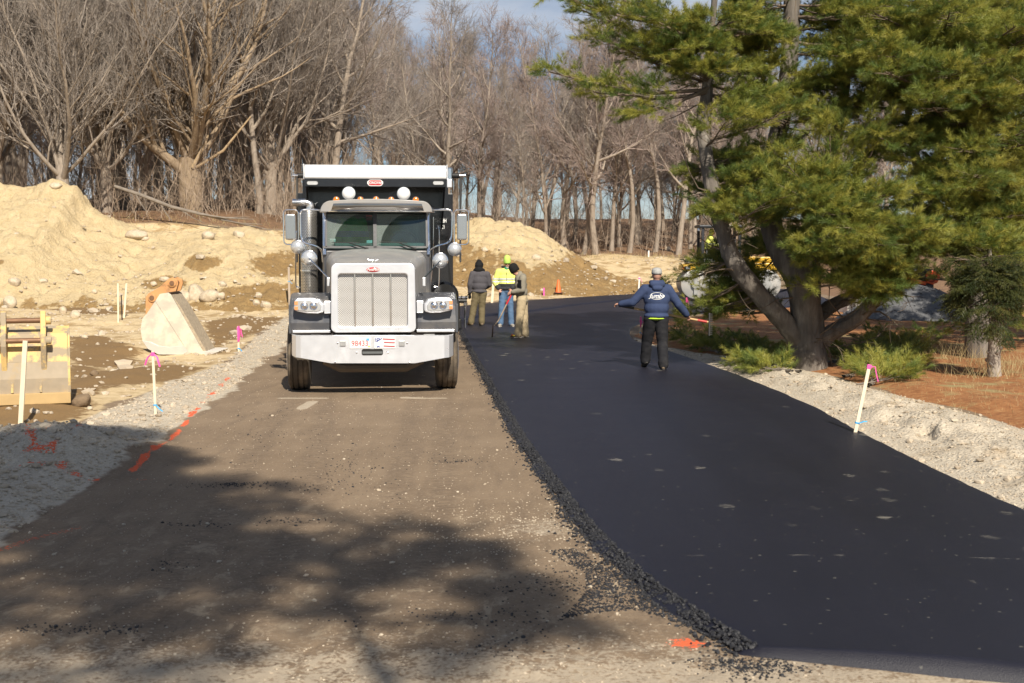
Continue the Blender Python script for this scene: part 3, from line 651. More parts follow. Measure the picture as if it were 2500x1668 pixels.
# large spreading maples on the left
def maple(seed, H, r0, ft, nl, dens, fine):
    rnd_ = np.random.default_rng(seed); trunk, crown = [], []
    tp, tr = grow(rnd_, (0, 0, -.6), (0, 0, 1), ft+.6, r0*1.2, 8, .02, 0, .86); trunk.append((tp, tr, 14)); top = tp[-1]
    def at(pl, rl, t_):
        x_ = t_*(len(pl)-1); i = min(int(x_), len(pl)-2); f = x_-i
        return pl[i]*(1-f)+pl[i+1]*f, rl[i]*(1-f)+rl[i+1]*f, pl[i+1]-pl[i]
    for li in range(nl):
        az = li*2.4+rnd_.uniform(-.3, .3); an = R(rnd_.uniform(10, 62)) if li > 1 else R(6)
        d = np.array([math.cos(az)*math.sin(an), math.sin(az)*math.sin(an), math.cos(an)]); L = (H-ft)*rnd_.uniform(.75, 1.05)*(1-.25*an)
        lp, lr = grow(rnd_, top-np.array([0, 0, rnd_.uniform(.1, .9)]), d, L, r0*rnd_.uniform(.28, .55), 9, .09, .085, .10); trunk.append((lp, lr, 8))
        nb = int(17*dens)
        for bi in range(nb):
            t2 = .12+.87*(bi+rnd_.uniform(0, 1))/nb; p2, r2, d2 = at(lp, lr, min(t2, .98)); L2 = L*(.46-.22*t2)*rnd_.uniform(.6, 1.3)
            bp, br = grow(rnd_, p2, perp_dir(rnd_, d2, R(rnd_.uniform(22, 55))), L2, max(.016, r2*.5), 5, .12, .09, .2); (trunk if r2*.5 > .04 else crown).append((bp, br, 5))
            nt = int((5+L2*2.3)*dens)
            for ti in range(nt):
                t3 = .12+.87*(ti+rnd_.uniform(0, 1))/nt; p3, r3, d3 = at(bp, br, min(t3, .98)); L3 = rnd_.uniform(.4, 1.0)*(.7+.25*L2)
                wp, wr = grow(rnd_, p3, perp_dir(rnd_, d3, R(rnd_.uniform(22, 45))), L3, max(.010, r3*.5), 3, .12, .12, .35); crown.append((wp, wr, 3))
                for _ in range(int(fine)):
                    p4, r4, d4 = at(wp, wr, rnd_.uniform(.2, 1)*.98); fp, fr = grow(rnd_, p4, perp_dir(rnd_, d4, R(rnd_.uniform(18, 42))), rnd_.uniform(.3, .8), .0075, 1, .12, .12, .5); crown.append((fp, fr, 3))
    return polys_mesh('trunk', trunk), polys_mesh('crown', crown)
q = PY(468, 516, 62); gz = GZ(q.x, 62)
mp_ = put_tree(maple(7, 17, .5, q.z-gz+2.6, 15, 1.0, 3), TWIG, (q.x, 62, gz), .4, 1, 'huge bare maple with thick tan trunk left of the truck', None, bk=MBARK)
# pale broken limb stubs on the maple
for a, b, c_, r_ in (((480, 408, 61.6), (545, 368, 61.3), (612, 285, 61.2), .075), ((470, 410, 61.5), (500, 352, 61.4), (508, 330, 61.4), .09)):
    pts = [PY(*v)-Vector(mp_.location) for v in (a, b, c_)]; rt = Matrix.Rotation(-.4, 3, 'Z'); pts = [rt @ v for v in pts]
    MB().tube(pts, [r_, r_*.85, r_*.5], 9).build('broken_limb', mat('split_wood', (.44, .32, .19), .85, var=.3, sc=5, bump=.8, bsc=20, bd=.02), mp_, True)
M2 = maple(9, 15, .27, 2.6, 14, 1.0, 3)
for px_, Yq, sc, rz, lab in ((155, 58, 1.0, .3, 'bare multi-limbed tree behind the highest sand pile'), (262, 61, .92, 2.2, 'leaning dark bare tree between the sand pile and maple'), (-10, 60, 1.05, 4, 'bare tree at the far left edge of the woods')):
    X = PY(px_, 500, Yq).x; put_tree(M2, TWIG, (X, Yq, GZ(X, Yq)), rz, sc, lab, None)
q = (PY(660, 500, 68).x, 68); put_tree(M2, TWIG, (*q, GZ(*q)), 5, 1.05, 'spreading bare tree behind the truck box, left side', None)
# fallen trunk
lg = empty('fallen_log', PY(460, 520, 57.5)); o0 = Vector(lg.location); tag(lg, 'fallen grey tree trunk lying in front of the big maple', 'log')
GREYW = mat('weathered_wood', (.22, .185, .15), .9, var=.5, sc=4, bump=.7, bsc=15, bd=.02)
pts = [PY(*v)-o0 for v in ((280, 455, 57.8), (340, 475, 57.7), (420, 506, 57.5), (500, 525, 57.4), (580, 545, 57.3), (660, 562, 57.2))]
MB().tube(pts, [.075, .085, .08, .065, .05, .02], 9).build('trunk', GREYW, lg, True)
for a, b, r_ in (((480, 522, 57.4), (620, 536, 57.0), .05), ((500, 527, 57.4), (610, 530, 57.6), .04), ((390, 495, 57.6), (420, 540, 57.3), .03), ((540, 537, 57.3), (640, 548, 57.0), .04), ((330, 472, 57.7), (360, 520, 57.3), .025), ((440, 512, 57.5), (500, 545, 57), .025)):
    a, b = PY(*a)-o0, PY(*b)-o0; MB().tube([a, (a+b)/2+Vector((0, 0, -.06)), b], [r_, r_*.8, r_*.35], 5).build('branch', GREYW, lg, True)
# tangled brush along the edge of the woods: nobody could count its stems
polys = []; r5 = np.random.default_rng(77)
for i in range(6500):
    Yq = r5.uniform(58, 100)
    X = r5.uniform(-.44, .24)*Yq; edge_ = np.interp(X, [-30, -14, -5, 3, 20], [57, 58.5, 66, 75.5, 75.5])
    if Yq < edge_ or Yq > edge_+20 or (X > -3 and r5.random() < .55): continue
    h_ = r5.uniform(.8, 4.6)*(1.25 if X < -6 else .95); p = (X, Yq, GZ(X, Yq)-.1)
    pl, rl = grow(r5, p, (r5.normal(0, .35), r5.normal(0, .35), 1), h_, r5.uniform(.008, .022), 4, .16, .05, .3); polys.append((pl, rl, 3))
    for _ in range(6):
        j = r5.integers(1, 4); fp, fr = grow(r5, pl[j], perp_dir(r5, pl[j+1]-pl[j], R(r5.uniform(25, 60))), r5.uniform(.4, 1.3), .007, 2, .2, .03, .4); polys.append((fp, fr, 3))
BRUSH = bark('brush_stems', (.24, .175, .12), (.38, .29, .215), (.50, .40, .31), 0)
tag(link('brush', polys_mesh('brush', polys), BRUSH), 'tangled bare brush along the edge of the woods', 'brush', kind='stuff')
# ---------------------------------------------------------------- pines
def needle_mat(name, a, b, c):
    t = NT(name); ri = t.n('ShaderNodeObjectInfo').outputs['Random']; n = t.noise(1.3, 3)
    col = t.ramp(t.mix(.3, ri, n), (.25, a), (.5, b), (.78, c))
    tr = t.n('ShaderNodeBsdfTranslucent'); t.set(tr.inputs[0], col); mx_ = t.n('ShaderNodeMixShader'); mx_.inputs[0].default_value = .22
    t.done(col, .5); out = t.t.nodes['Material Output']
    t.t.links.new(t.b.outputs[0], mx_.inputs[1]); t.t.links.new(tr.outputs[0], mx_.inputs[2]); t.t.links.new(mx_.outputs[0], out.inputs[0]); return t.m
NEED = needle_mat('pine_needles', (.110, .160, .032), (.250, .272, .046), (.380, .355, .066))
NEEDS = needle_mat('spruce_needles', (.045, .065, .018), (.085, .100, .024), (.14, .14, .034))
PBARK = bark('pine_bark', (.055, .046, .038), (.165, .142, .12), (.33, .30, .26), 0)
PTWIG = mat('pine_twig', (.16, .12, .085), .9, sc=6)
def make_spray(seed, L, nside, nn, nl, wid, droop=0.0):
    r_ = np.random.default_rng(seed); V, T = [], []
    def tri(a, b, c_): i = len(V); V.extend((a, b, c_)); T.append((i, i+1, i+2))
    def shoot(p, d, l, n):
        d = d/np.linalg.norm(d); s_ = np.cross(d, [0, 0, 1.]); s_ /= np.linalg.norm(s_)+1e-9
        tri(p-s_*.004, p+s_*.004, p+d*l)
        for k_ in range(n):
            b = p+d*l*r_.uniform(.45, 1.0); e = perp_dir(r_, d, R(r_.uniform(12, 62))); e[2] -= droop; le = nl*r_.uniform(.75, 1.1)
            w_ = np.cross(e, r_.normal(0, 1, 3)); w_ /= np.linalg.norm(w_); tri(b-w_*wid, b+w_*wid, b+e*le)
    shoot(np.zeros(3), np.array([1., 0, .08]), L, int(nn*1.4))
    for k_ in range(nside):
        t_ = .25+.7*k_/nside; a = R(r_.uniform(30, 58))*(1 if k_ % 2 else -1)
        shoot(np.array([L*t_, 0, .02]), np.array([math.cos(a), math.sin(a), r_.uniform(-.1, .35)-droop]), L*r_.uniform(.35, .55), nn)
    return tri_mesh('spray', np.array(V), np.array(T))
SPR = []
for i in range(4):
    o = bpy.data.objects.new('needle_spray', make_spray(300+i, .30, 6, 34, .105, .0024)); o.data.materials.append(NEED); SPR.append(o)
SPS = []
for i in range(3):
    o = bpy.data.objects.new('needle_spray', make_spray(320+i, .34, 8, 40, .035, .0022, .25)); o.data.materials.append(NEEDS); SPS.append(o)
def gn_group(name, srcs):
    g = bpy.data.node_groups.new(name, 'GeometryNodeTree'); N, L = g.nodes, g.links
    g.interface.new_socket('Geometry', in_out='INPUT', socket_type='NodeSocketGeometry'); g.interface.new_socket('Geometry', in_out='OUTPUT', socket_type='NodeSocketGeometry')
    gi, go = N.new('NodeGroupInput'), N.new('NodeGroupOutput'); ip = N.new('GeometryNodeInstanceOnPoints'); j = N.new('GeometryNodeJoinGeometry')
    for s_ in srcs:
        oi = N.new('GeometryNodeObjectInfo'); oi.inputs['Object'].default_value = s_; oi.inputs['As Instance'].default_value = True; L.new(oi.outputs['Geometry'], j.inputs[0])
    def at(nm, ty): a = N.new('GeometryNodeInputNamedAttribute'); a.data_type = ty; a.inputs[0].default_value = nm; return a.outputs[0]
    er = N.new('FunctionNodeEulerToRotation'); L.new(at('rot', 'FLOAT_VECTOR'), er.inputs[0]); L.new(er.outputs[0], ip.inputs['Rotation'])
    L.new(at('scl', 'FLOAT'), ip.inputs['Scale']); L.new(at('pick', 'INT'), ip.inputs['Instance Index']); ip.inputs['Pick Instance'].default_value = True
    L.new(gi.outputs[0], ip.inputs['Points']); L.new(j.outputs[0], ip.inputs['Instance']); L.new(ip.outputs[0], go.inputs[0]); return g
GP = gn_group('pine_sprays', SPR); GS = gn_group('spruce_sprays', SPS)
def crown_obj(sp, parent, grp, nv, seed, name='crown'):
    """sp: list of (position, direction, scale)"""
    r_ = np.random.default_rng(seed); n = len(sp); me = bpy.data.meshes.new(name); me.vertices.add(n)
    me.vertices.foreach_set('co', np.array([s_[0] for s_ in sp], np.float32).ravel())
    d = np.array([s_[1] for s_ in sp], float); d /= np.linalg.norm(d, axis=1)[:, None]+1e-9
    rot = np.stack([r_.uniform(-.6, .6, n), -np.arcsin(np.clip(d[:, 2], -1, 1)), np.arctan2(d[:, 1], d[:, 0])], 1)
    me.attributes.new('rot', 'FLOAT_VECTOR', 'POINT').data.foreach_set('vector', rot.astype(np.float32).ravel())
    fattr(me, 'scl', [s_[2] for s_ in sp]); me.attributes.new('pick', 'INT', 'POINT').data.foreach_set('value', r_.integers(0, nv, n).astype(np.int32))
    o = link(name, me, None, parent); m = o.modifiers.new('sprays', 'NODES'); m.node_group = grp; o['kind'] = 'stuff'; return o
def bough(r_, a, b, sp, tubes, r0=.03, start=.3, ntw=16, tl=.8, sag=.12, ss=1.0, dens=1.0):
    """one limb from a to b with side twigs carrying sprays"""
    a, b = np.array(a, float), np.array(b, float); d = b-a; L = np.linalg.norm(d); d /= L; k = 6
    pts = [a+(b-a)*i/k+np.array([0, 0, -sag*L*math.sin(math.pi*i/k)*.5])+r_.normal(0, .03*L/k*1.5, 3)*(0 < i < k) for i in range(k+1)]
    tubes.append((pts, [r0*(1-.8*i/k)+.004 for i in range(k+1)], 5)); side = np.cross(d, [0, 0, 1.]); side /= np.linalg.norm(side)+1e-9
    for j in range(ntw):
        t_ = start+(1-start)*(j+r_.uniform(0, 1))/ntw; x_ = t_*k; i = min(int(x_), k-1); p = pts[i]+(pts[i+1]-pts[i])*(x_-i)
        s_ = 1 if j % 2 else -1; e = d*r_.uniform(.4, 1.0)+side*s_*r_.uniform(.4, 1)+np.array([0, 0, r_.uniform(-.14, .24)]); e /= np.linalg.norm(e)
        l = tl*(1.15-.6*t_)*r_.uniform(.6, 1.2); q_ = p+e*l+np.array([0, 0, .04*l]); tubes.append(([p, (p+q_)/2, q_], [.008, .006, .003], 3))
        m = max(2, int(l/.17*dens))
        for u_ in range(m):
            f = .25+.75*(u_+.5)/m; w_ = p+(q_-p)*f; dd = e+r_.normal(0, .36, 3)+np.array([0, 0, .22]); sp.append((w_, dd, ss*r_.uniform(.75, 1.15)))
    for _ in range(4): sp.append((pts[-1]+r_.normal(0, .04, 3), d+r_.normal(0, .3, 3)+np.array([0, 0, .15]), ss))
def stem(tubes, pl, rads, n=12, k=4): tubes.append(([np.array(p, float) for p in catmull(pl, k)], list(np.interp(np.linspace(0, 1, (len(pl)-1)*k+1), np.linspace(0, 1, len(pl)), rads)), n))
def regions(r_, regs, stems, sp, tubes, o0):
    sv = np.array([p for s_ in stems for p in s_])
    for cx, cy, rx, ry, ya, yb, n, kw in regs:
        for _ in range(n):
            while True:
                a, b = r_.uniform(-1, 1, 2)
                if a*a+b*b < 1: break
            tgt = np.array(PY(cx+a*rx, cy+b*ry, r_.uniform(ya, yb)))-o0; dd = np.linalg.norm((sv-tgt)*np.array([1, 1, .8]), axis=1)+np.where(sv[:, 2] > tgt[2]+.5, 1.5, 0)
            s0 = sv[np.argmin(dd)]; L = np.linalg.norm(tgt-s0)
            st = max(.0, 1-1.5/max(L, .3)) if L > 1.6 else .15
            bough(r_, s0, tgt, sp, tubes, r0=min(.05, .012+.009*L), start=st, ntw=kw.get('ntw', 13), tl=kw.get('tl', .62), sag=kw.get('sag', .1), ss=kw.get('ss', 1.0), dens=kw.get('dens', 1.0))
r_ = np.random.default_rng(404)
base = PG(1974, 900); pine = empty('pine_tree', base); o0 = np.array(base); Y0 = base.y
tag(pine, 'large many-stemmed pine with thick forked trunk beside the road', 'pine tree')
def S3(l): return [np.array(PY(a, b, Y0+c_))-o0 for a, b, c_ in l]
stems_px = [([(1976, 915, 0), (1974, 850, 0), (1972, 790, 0), (1955, 690, -.1), (1905, 610, .05), (1880, 520, .2), (1890, 380, .3), (1915, 250, .4), (1930, 100, .4), (1936, -80, .4)], [.35, .30, .29, .25, .20, .18, .165, .155, .145, .12]),
            ([(1968, 780, .1), (1975, 690, .25), (1982, 610, .5), (2000, 500, .8), (2030, 380, 1.0), (2060, 250, 1.2), (2070, 60, 1.3)], [.24, .21, .18, .15, .12, .10, .07]),
            ([(1950, 830, 0), (1915, 785, -.1), (1857, 723, -.3), (1806, 662, -.5), (1775, 598, -.6), (1745, 490, -.6), (1726, 390, -.6), (1717, 300, -.5), (1728, 200, -.4), (1750, -90, -.3)], [.19, .175, .165, .155, .145, .135, .125, .12, .09, .03]),
            ([(2000, 830, 0), (2040, 808, -.1), (2080, 785, -.2), (2115, 755, -.3), (2143, 718, -.4), (2185, 640, -.6), (2215, 560, -.6)], [.17, .15, .14, .125, .11, .08, .05]),
            ([(1990, 780, .2), (2030, 748, .3), (2070, 728, .4), (2105, 705, .5), (2160, 640, .7), (2220, 560, .9)], [.13, .12, .11, .10, .08, .05]),
            ([(1955, 600, -.2), (1968, 560, -.5), (2000, 535, -.7), (2035, 500, -.9)], [.09, .08, .07, .04])]
tr_, sp, tubes = [], [], []; STM = []
for l, rd in stems_px: p3 = S3(l); stem(tr_, p3, rd, 30, 14); STM.append(catmull(p3, 6))
me = polys_mesh('trunk', tr_); n_ = len(me.vertices); c_ = np.empty(n_*3, np.float32); nr_ = np.empty(n_*3, np.float32); me.vertices.foreach_get('co', c_); me.vertices.foreach_get('normal', nr_); c_ = c_.reshape(-1, 3); nr_ = nr_.reshape(-1, 3)
rdg = np.abs(fbm(np.arctan2(nr_[:, 1], nr_[:, 0])*2.2+c_[:, 0], c_[:, 2]*.7, 3.0, 4, 5, .6)-.5); lump = fbm(c_[:, 0]+c_[:, 1], c_[:, 2], 2.2, 3, 6)-.5
c_ += nr_*(.05*lump-.12*rdg+.012)[:, None]; me.vertices.foreach_set('co', c_.ravel().astype(np.float32)); me.update(); link('trunk', me, PBARK, pine)
# long limbs reaching left over the woods
Yc = Y0
for a, b, n_, tl_, st_ in (((1726, 220, -.5), (1340, 175, -1.2), 22, .55, .2), ((1900, 235, .3), (1480, 95, -.8), 26, .7, .25), ((1890, 120, .3), (1420, 25, -.6), 26, .75, .25), ((1730, 180, -.4), (1560, 120, -.9), 14, .6, .2), ((1745, 60, -.3), (1500, -10, -.6), 18, .7, .2),
                           ((1735, 90, -.3), (1620, 60, -1), 14, .7, .2), ((1726, 225, -.5), (1450, 225, -1.0), 16, .45, .3), ((1740, 60, -.3), (1330, -20, -1), 20, .6, .35), ((1728, 215, -.5), (1560, 275, -1), 12, .4, .5), ((1900, 150, .3), (1580, 40, -1.2), 20, .8, .3), ((1850, 60, 0), (1640, 120, -1), 16, .7, .3)):
    a = np.array(PY(a[0], a[1], Y0+a[2]))-o0; b = np.array(PY(b[0], b[1], Y0+b[2]))-o0; bough(r_, a, b, sp, tubes, .034, st_, n_, tl_, .10, .95)
K = dict
REG = [(1850, 330, 110, 120, Y0-1.6, Y0, 10, K()), (1960, 470, 150, 90, Y0-2.0, Y0-.4, 12, K()), (1820, 480, 80, 50, Y0-1.2, Y0-.2, 5, K()), (2125, 555, 125, 95, Y0-2.4, Y0-.6, 16, K()), (1960, 500, 90, 40, Y0-1.6, Y0-.6, 5, K(tl=.5)), (1790, 70, 110, 90, Y0-1.0, Y0+.8, 15, K()), (1680, 130, 70, 60, Y0-1.0, Y0+.2, 6, K()),
       (1950, 130, 130, 120, Y0-.2, Y0+1.6, 8, K()), (2165, 610, 85, 60, Y0-1.8, Y0-.6, 8, K()), (2110, 680, 95, 45, Y0-1.8, Y0-.7, 9, K(tl=.5)), (2040, 610, 70, 50, Y0-2.0, Y0-.9, 6, K(tl=.5)), (1790, 650, 60, 40, Y0-.4, Y0+.8, 4, K(tl=.4, ntw=9)), (1745, 495, 45, 28, Y0-1.1, Y0-.6, 3, K(tl=.35, ntw=8)),
       (1760, 430, 60, 60, Y0-.6, Y0+.6, 4, K()), (1785, 720, 55, 45, Y0-.2, Y0+1.0, 4, K(tl=.4, ntw=8, dens=.7)), (1690, 745, 45, 25, Y0-.2, Y0+.8, 2, K(tl=.35, ntw=7, dens=.7)), (1800, 740, 60, 40, Y0+.2, Y0+1.4, 5, K(tl=.5)), (1850, 620, 60, 60, Y0+.6, Y0+1.6, 4, K()),
       (1660, 690, 15, 20, Y0-.2, Y0+.6, 1, K(tl=.3, ntw=5, dens=.6)), (2060, 250, 120, 130, Y0-1.5, Y0+1.5, 11, K()), (1830, 200, 60, 80, Y0-1, Y0+.5, 5, K()), (2080, 60, 140, 90, Y0-1.2, Y0+1.5, 14, K())]
regions(r_, REG, STM, sp, tubes, o0)
# the crown goes on above the top of the picture
def upper_crown(axis0, z0, H, rc, dn):
    z_ = z0
    while z_ < H-.2:
        for _ in range(dn):
            az = r_.uniform(0, 6.28); L = rc*r_.uniform(.55, 1.1)*math.sqrt(max(.06, 1-(z_-z0)/(H-z0)*.93)); p = np.array([axis0[0], axis0[1], z_])
            bough(r_, p, p+np.array([math.cos(az)*L, math.sin(az)*L, .15*L]), sp, tubes, .03, .25, 12, .7, .06, 1.2, .8)
        z_ += .6
    tubes.append(([np.array([axis0[0], axis0[1], z0-1.0]), np.array([axis0[0], axis0[1], (z0+H)/2]), np.array([axis0[0], axis0[1], H])], [.12, .08, .02], 8))
top_ = STM[0][-1]; upper_crown(top_, top_[2]+.3, 14.5, 1.9, 6)
# bare dead twigs on the inside of the tree
for _ in range(70):
    s_ = STM[r_.integers(0, 5)]; p = s_[r_.integers(6, len(s_))]; e = np.array([r_.normal(0, 1), -abs(r_.normal(0, .8)), r_.normal(.1, .4)]); e /= np.linalg.norm(e)
    pl, rl = grow(r_, p, e, r_.uniform(.4, 1.6), r_.uniform(.010, .022), 5, .28, .0, .25); tubes.append((pl, rl, 4))
    for _ in range(3): j = r_.integers(1, 5); fp, fr = grow(r_, pl[j], perp_dir(r_, pl[j+1]-pl[j], R(45)), r_.uniform(.2, .6), .007, 3, .25, 0, .4); tubes.append((fp, fr, 3))
link('branches', polys_mesh('branches', tubes), PTWIG, pine); crown_obj(sp, pine, GP, 4, 1)
print('pine sprays', len(sp))
# second pine, behind the spruce, filling the right
base2 = PG(2388, 872); pine2 = empty('pine_tree', base2); o2 = np.array(base2); Y2 = base2.y
tag(pine2, 'tall dense pine with dark trunk at the right edge', 'pine tree')
tr_, sp, tubes = [], [], []
def S4(l): return [np.array(PY(a, b, Y2+c_))-o2 for a, b, c_ in l]
STM = []
for l, rd in (([(2388, 890, 0), (2385, 780, 0), (2375, 650, 0), (2350, 480, -.1), (2330, 300, -.2), (2310, 100, -.2), (2300, -120, -.2)], [.26, .22, .20, .18, .16, .14, .1]),
              ([(2372, 620, .1), (2320, 560, .4), (2250, 430, .6), (2225, 330, .8), (2210, 200, .9)], [.12, .11, .10, .08, .05])):
    p3 = S4(l); stem(tr_, p3, rd, 12); STM.append(catmull(p3, 6))
link('trunk', polys_mesh('trunk', tr_), PBARK, pine2)
REG = [(2300, 110, 230, 130, Y2-3.4, Y2-.2, 30, K()), (2230, 270, 170, 120, Y2-3.6, Y2-1.0, 19, K()), (2420, 330, 120, 150, Y2-3.2, Y2-.2, 20, K()), (2330, 470, 120, 70, Y2-3.0, Y2-1.0, 12, K()), (2130, 130, 110, 110, Y2-3.0, Y2-1, 14, K()),
       (2460, 500, 80, 110, Y2-1, Y2+1.5, 16, K()), (2470, 180, 90, 160, Y2-3, Y2, 20, K()), (2470, 680, 60, 110, Y2+.2, Y2+2, 12, K()), (2300, 40, 240, 80, Y2-1, Y2+2, 22, K()), (2330, 560, 90, 60, Y2-.2, Y2+1.4, 6, K()), (2400, 590, 95, 45, Y2-3.2, Y2-1.8, 10, K(tl=.5)), (2460, 470, 70, 80, Y2-2.5, Y2-.5, 10, K())]
regions(r_, REG, STM, sp, tubes, o2); top_ = STM[0][-1]; upper_crown(top_, top_[2]+.2, 14.0, 3.2, 6)
link('branches', polys_mesh('branches', tubes), PTWIG, pine2); crown_obj(sp, pine2, GP, 4, 2); print('pine2 sprays', len(sp))
# spruce with pale knobbly trunk
base3 = PG(2428, 918); spr = empty('spruce_tree', base3); o3 = np.array(base3); Y3 = base3.y
tag(spr, 'small spruce with pale knobbly lower trunk and drooping twigs', 'spruce tree')
p3 = [np.array(PY(a, b, Y3+c_))-o3 for a, b, c_ in ((2428, 935, 0), (2426, 880, 0), (2430, 820, 0), (2432, 770, 0), (2425, 730, .05), (2420, 690, .1), (2416, 650, .1), (2418, 600, .1))]
tr_ = []; stem(tr_, p3, [.125, .105, .10, .095, .08, .065, .045, .015], 12); sm = catmull(p3, 6)
me = polys_mesh('trunk', tr_); V = np.empty(len(me.vertices)*3, np.float32); me.vertices.foreach_get('co', V); V = V.reshape(-1, 3)
link('trunk', me, bark('spruce_bark', (.20, .165, .13), (.36, .31, .255), (.47, .42, .36), 0), spr)
for _ in range(18):
    p = sm[r_.integers(2, 22)]; a = r_.uniform(0, 6.28); MB().ell((p[0]+.10*math.cos(a), p[1]+.10*math.sin(a), p[2]), (r_.uniform(.015, .04),)*3, 7, 5).build('knot', bpy.data.materials['spruce_bark'], spr, True)
sp, tubes = [], []
for j in range(40):
    i = r_.integers(20, len(sm)-1); p = sm[i]; az = r_.uniform(0, 6.28); L = r_.uniform(.25, .58)*(1.1-.5*(i-20)/len(sm)); b = p+np.array([math.cos(az)*L, math.sin(az)*L, r_.uniform(-.35, .1)])
    bough(r_, p, b, sp, tubes, .014, .15, 9, .28, .15, .8, 1.2)
for i, s_ in enumerate(sp): sp[i] = (s_[0], np.array(s_[1])+np.array([0, 0, -.75]), s_[2])
link('branches', polys_mesh('branches', tubes), PTWIG, spr); crown_obj(sp, spr, GS, 3, 3)
# low bright pine limb in front of the spruce top
sp, tubes = [], []
# ---------------------------------------------------------------- cut boughs on the ground
BL = ['left-most cut pine bough beside the worker with the lute', 'cut pine bough lying between worker and pine trunk', 'green cut bough against the left foot of the pine trunk', 'flat cut bough on the gravel edge below the pine trunk',
      'cut pine bough just right of the pine trunk', 'large cut bough behind the right pink-flagged stake', 'cut bough with raised tip pointing right under the pine', 'low cut bough lying on the rusty needles by the stake']
for i, (a, b, hh, n_) in enumerate((((1790, 868), (1690, 845), .28, 11), ((1890, 882), (1770, 850), .45, 13), ((1965, 905), (1860, 880), .35, 14), ((1955, 912), (1830, 893), .18, 12),
                                   ((2010, 890), (2130, 850), .50, 16), ((2060, 925), (2180, 880), .42, 16), ((2100, 880), (2270, 830), .45, 16), ((2120, 945), (2210, 905), .22, 13))):
    a, b = PG(*a), PG(*b); e = empty('pine_bough', a); tag(e, BL[i], 'pine bough', 'cut pine boughs under the pine'); sp, tubes = [], []
    bough(r_, (0, 0, .04), tuple((b-a)*1.2+Vector((0, 0, hh*.5))), sp, tubes, .022, .15, int(n_*1.2), .42, .06, .9, 1.0)
    for _ in range(2):
        a2 = np.array([r_.normal(0, .12), r_.normal(0, .1), .05]); b2 = np.array(b-a)*r_.uniform(.5, 1.3)+np.array([r_.normal(0, .35), r_.normal(-.1, .4), r_.uniform(.03, .20)])
        bough(r_, a2, b2, sp, tubes, .012, .25, int(n_*.7), .38, .05, .95, .9)
    sp = [(np.array([s_[0][0], s_[0][1], max(s_[0][2], .02)]), s_[1], s_[2]) for s_ in sp]
    link('stem', polys_mesh('stem', tubes), GREYW, e); crown_obj(sp, e, GP, 4, 40+i, 'needles')
# ---------------------------------------------------------------- pines right of and behind the viewpoint: they shade the foreground
def roadside_pine(loc, H, rc, seed, lab, clear, dn=1.0):
    r2 = np.random.default_rng(seed); e = empty('pine_tree', (loc[0], loc[1], GZ(*loc))); tag(e, lab, 'pine tree'); sp, tubes, tr_ = [], [], []
    tp = [np.array([.08*math.sin(z_), .06*math.cos(1.3*z_), z_]) for z_ in np.linspace(-.3, H, 10)]; stem(tr_, tp, list(np.linspace(.2, .03, 10)), 10)
    z_ = clear
    while z_ < H-.3:
        for _ in range(int(r2.integers(3, 6)*dn+.5)):
            az = r2.uniform(0, 6.28); L = rc*r2.uniform(.5, 1.1)*math.sqrt(max(.05, 1-(z_-clear)/(H-clear)*.92)); p = np.array([0, 0, z_])
            bough(r2, p, p+np.array([math.cos(az)*L, math.sin(az)*L, .18*L+r2.normal(0, .1)]), sp, tubes, .03, .3, 13, .7, .06, 1.25, .8)
        z_ += r2.uniform(.4, .75)
    link('trunk', polys_mesh('trunk', tr_), PBARK, e); link('branches', polys_mesh('branches', tubes), PTWIG, e); crown_obj(sp, e, GP, 4, seed+1); return e
roadside_pine((.1, -6.2), 17.7, 2.9, 61, 'tall pine behind the viewpoint whose shadow falls on the lane', 11.0, 1.9)
roadside_pine((2.7, -5.9), 13.2, 1.2, 63, 'shorter pine behind the viewpoint shading the middle of the lane', 11.5, 1.0)
roadside_pine((-2.8, -6.7), 16.8, 2.6, 65, 'tall pine behind and left of the viewpoint shading the left shoulder', 8.6, 2.4)
roadside_pine((15.8, 29.5), 9.2, 3.4, 71, 'unseen pine added outside the right edge to shade the grey stone pile', 1.5, 1.3)  # out of view, added so its shadow falls on the stone pile
roadside_pine((11.6, 27.5), 8.5, 2.6, 67, 'low-branched pine added at the far right to darken the gap behind the spruce', .9, 1.2)  # added with a low crown to block light at the right edge
roadside_pine((14.2, 39.5), 8.0, 2.8, 69, 'dark pine behind the grey stone pile', 1.0, 1.1)
# ---------------------------------------------------------------- dry grass at the edge of the shade and on the cut bank
r6 = np.random.default_rng(88); V, T = [], []
def blades(n, pts_, sx_, sy_, h0, h1):
    for _ in range(n):
        c_ = pts_[r6.integers(0, len(pts_))]; X, Yq = c_[0]+r6.normal(0, sx_), c_[1]+r6.normal(0, sy_); z_ = GZ(X, Yq); h_ = r6.uniform(h0, h1); a = r6.uniform(0, 6.28); w_ = .0035 if Yq < 40 else .012
        l = np.array([r6.normal(0, .45), r6.normal(0, .45), 1])*h_; b = np.array([X, Yq, z_-.01]); s_ = np.array([math.cos(a), math.sin(a), 0])*w_; i = len(V); V.extend((b-s_, b+s_, b+l)); T.append((i, i+1, i+2))
blades(1100, [P(a, b) for a, b in ((2290, 870), (2340, 885), (2380, 895), (2440, 925), (2480, 930), (2400, 930), (2250, 865), (2470, 900))], .35, .3, .12, .42)
blades(900, [P(a, b) for a, b in ((2250, 950), (2350, 960), (2430, 990), (2300, 990), (2450, 1010), (2480, 960))], .9, .7, .03, .09)
blades(700, [(a, 74.5) for a in np.linspace(3.5, 12, 20)]+[(a, 58.5) for a in np.linspace(-18, -9, 12)], .5, .8, .15, .4)
t = NT('dry_grass'); gi = t.n('ShaderNodeNewGeometry').outputs['Random Per Island']; t.done(t.ramp(gi, (0, (.30, .21, .10)), (.6, (.47, .36, .19)), (1, (.30, .27, .11))), .8)
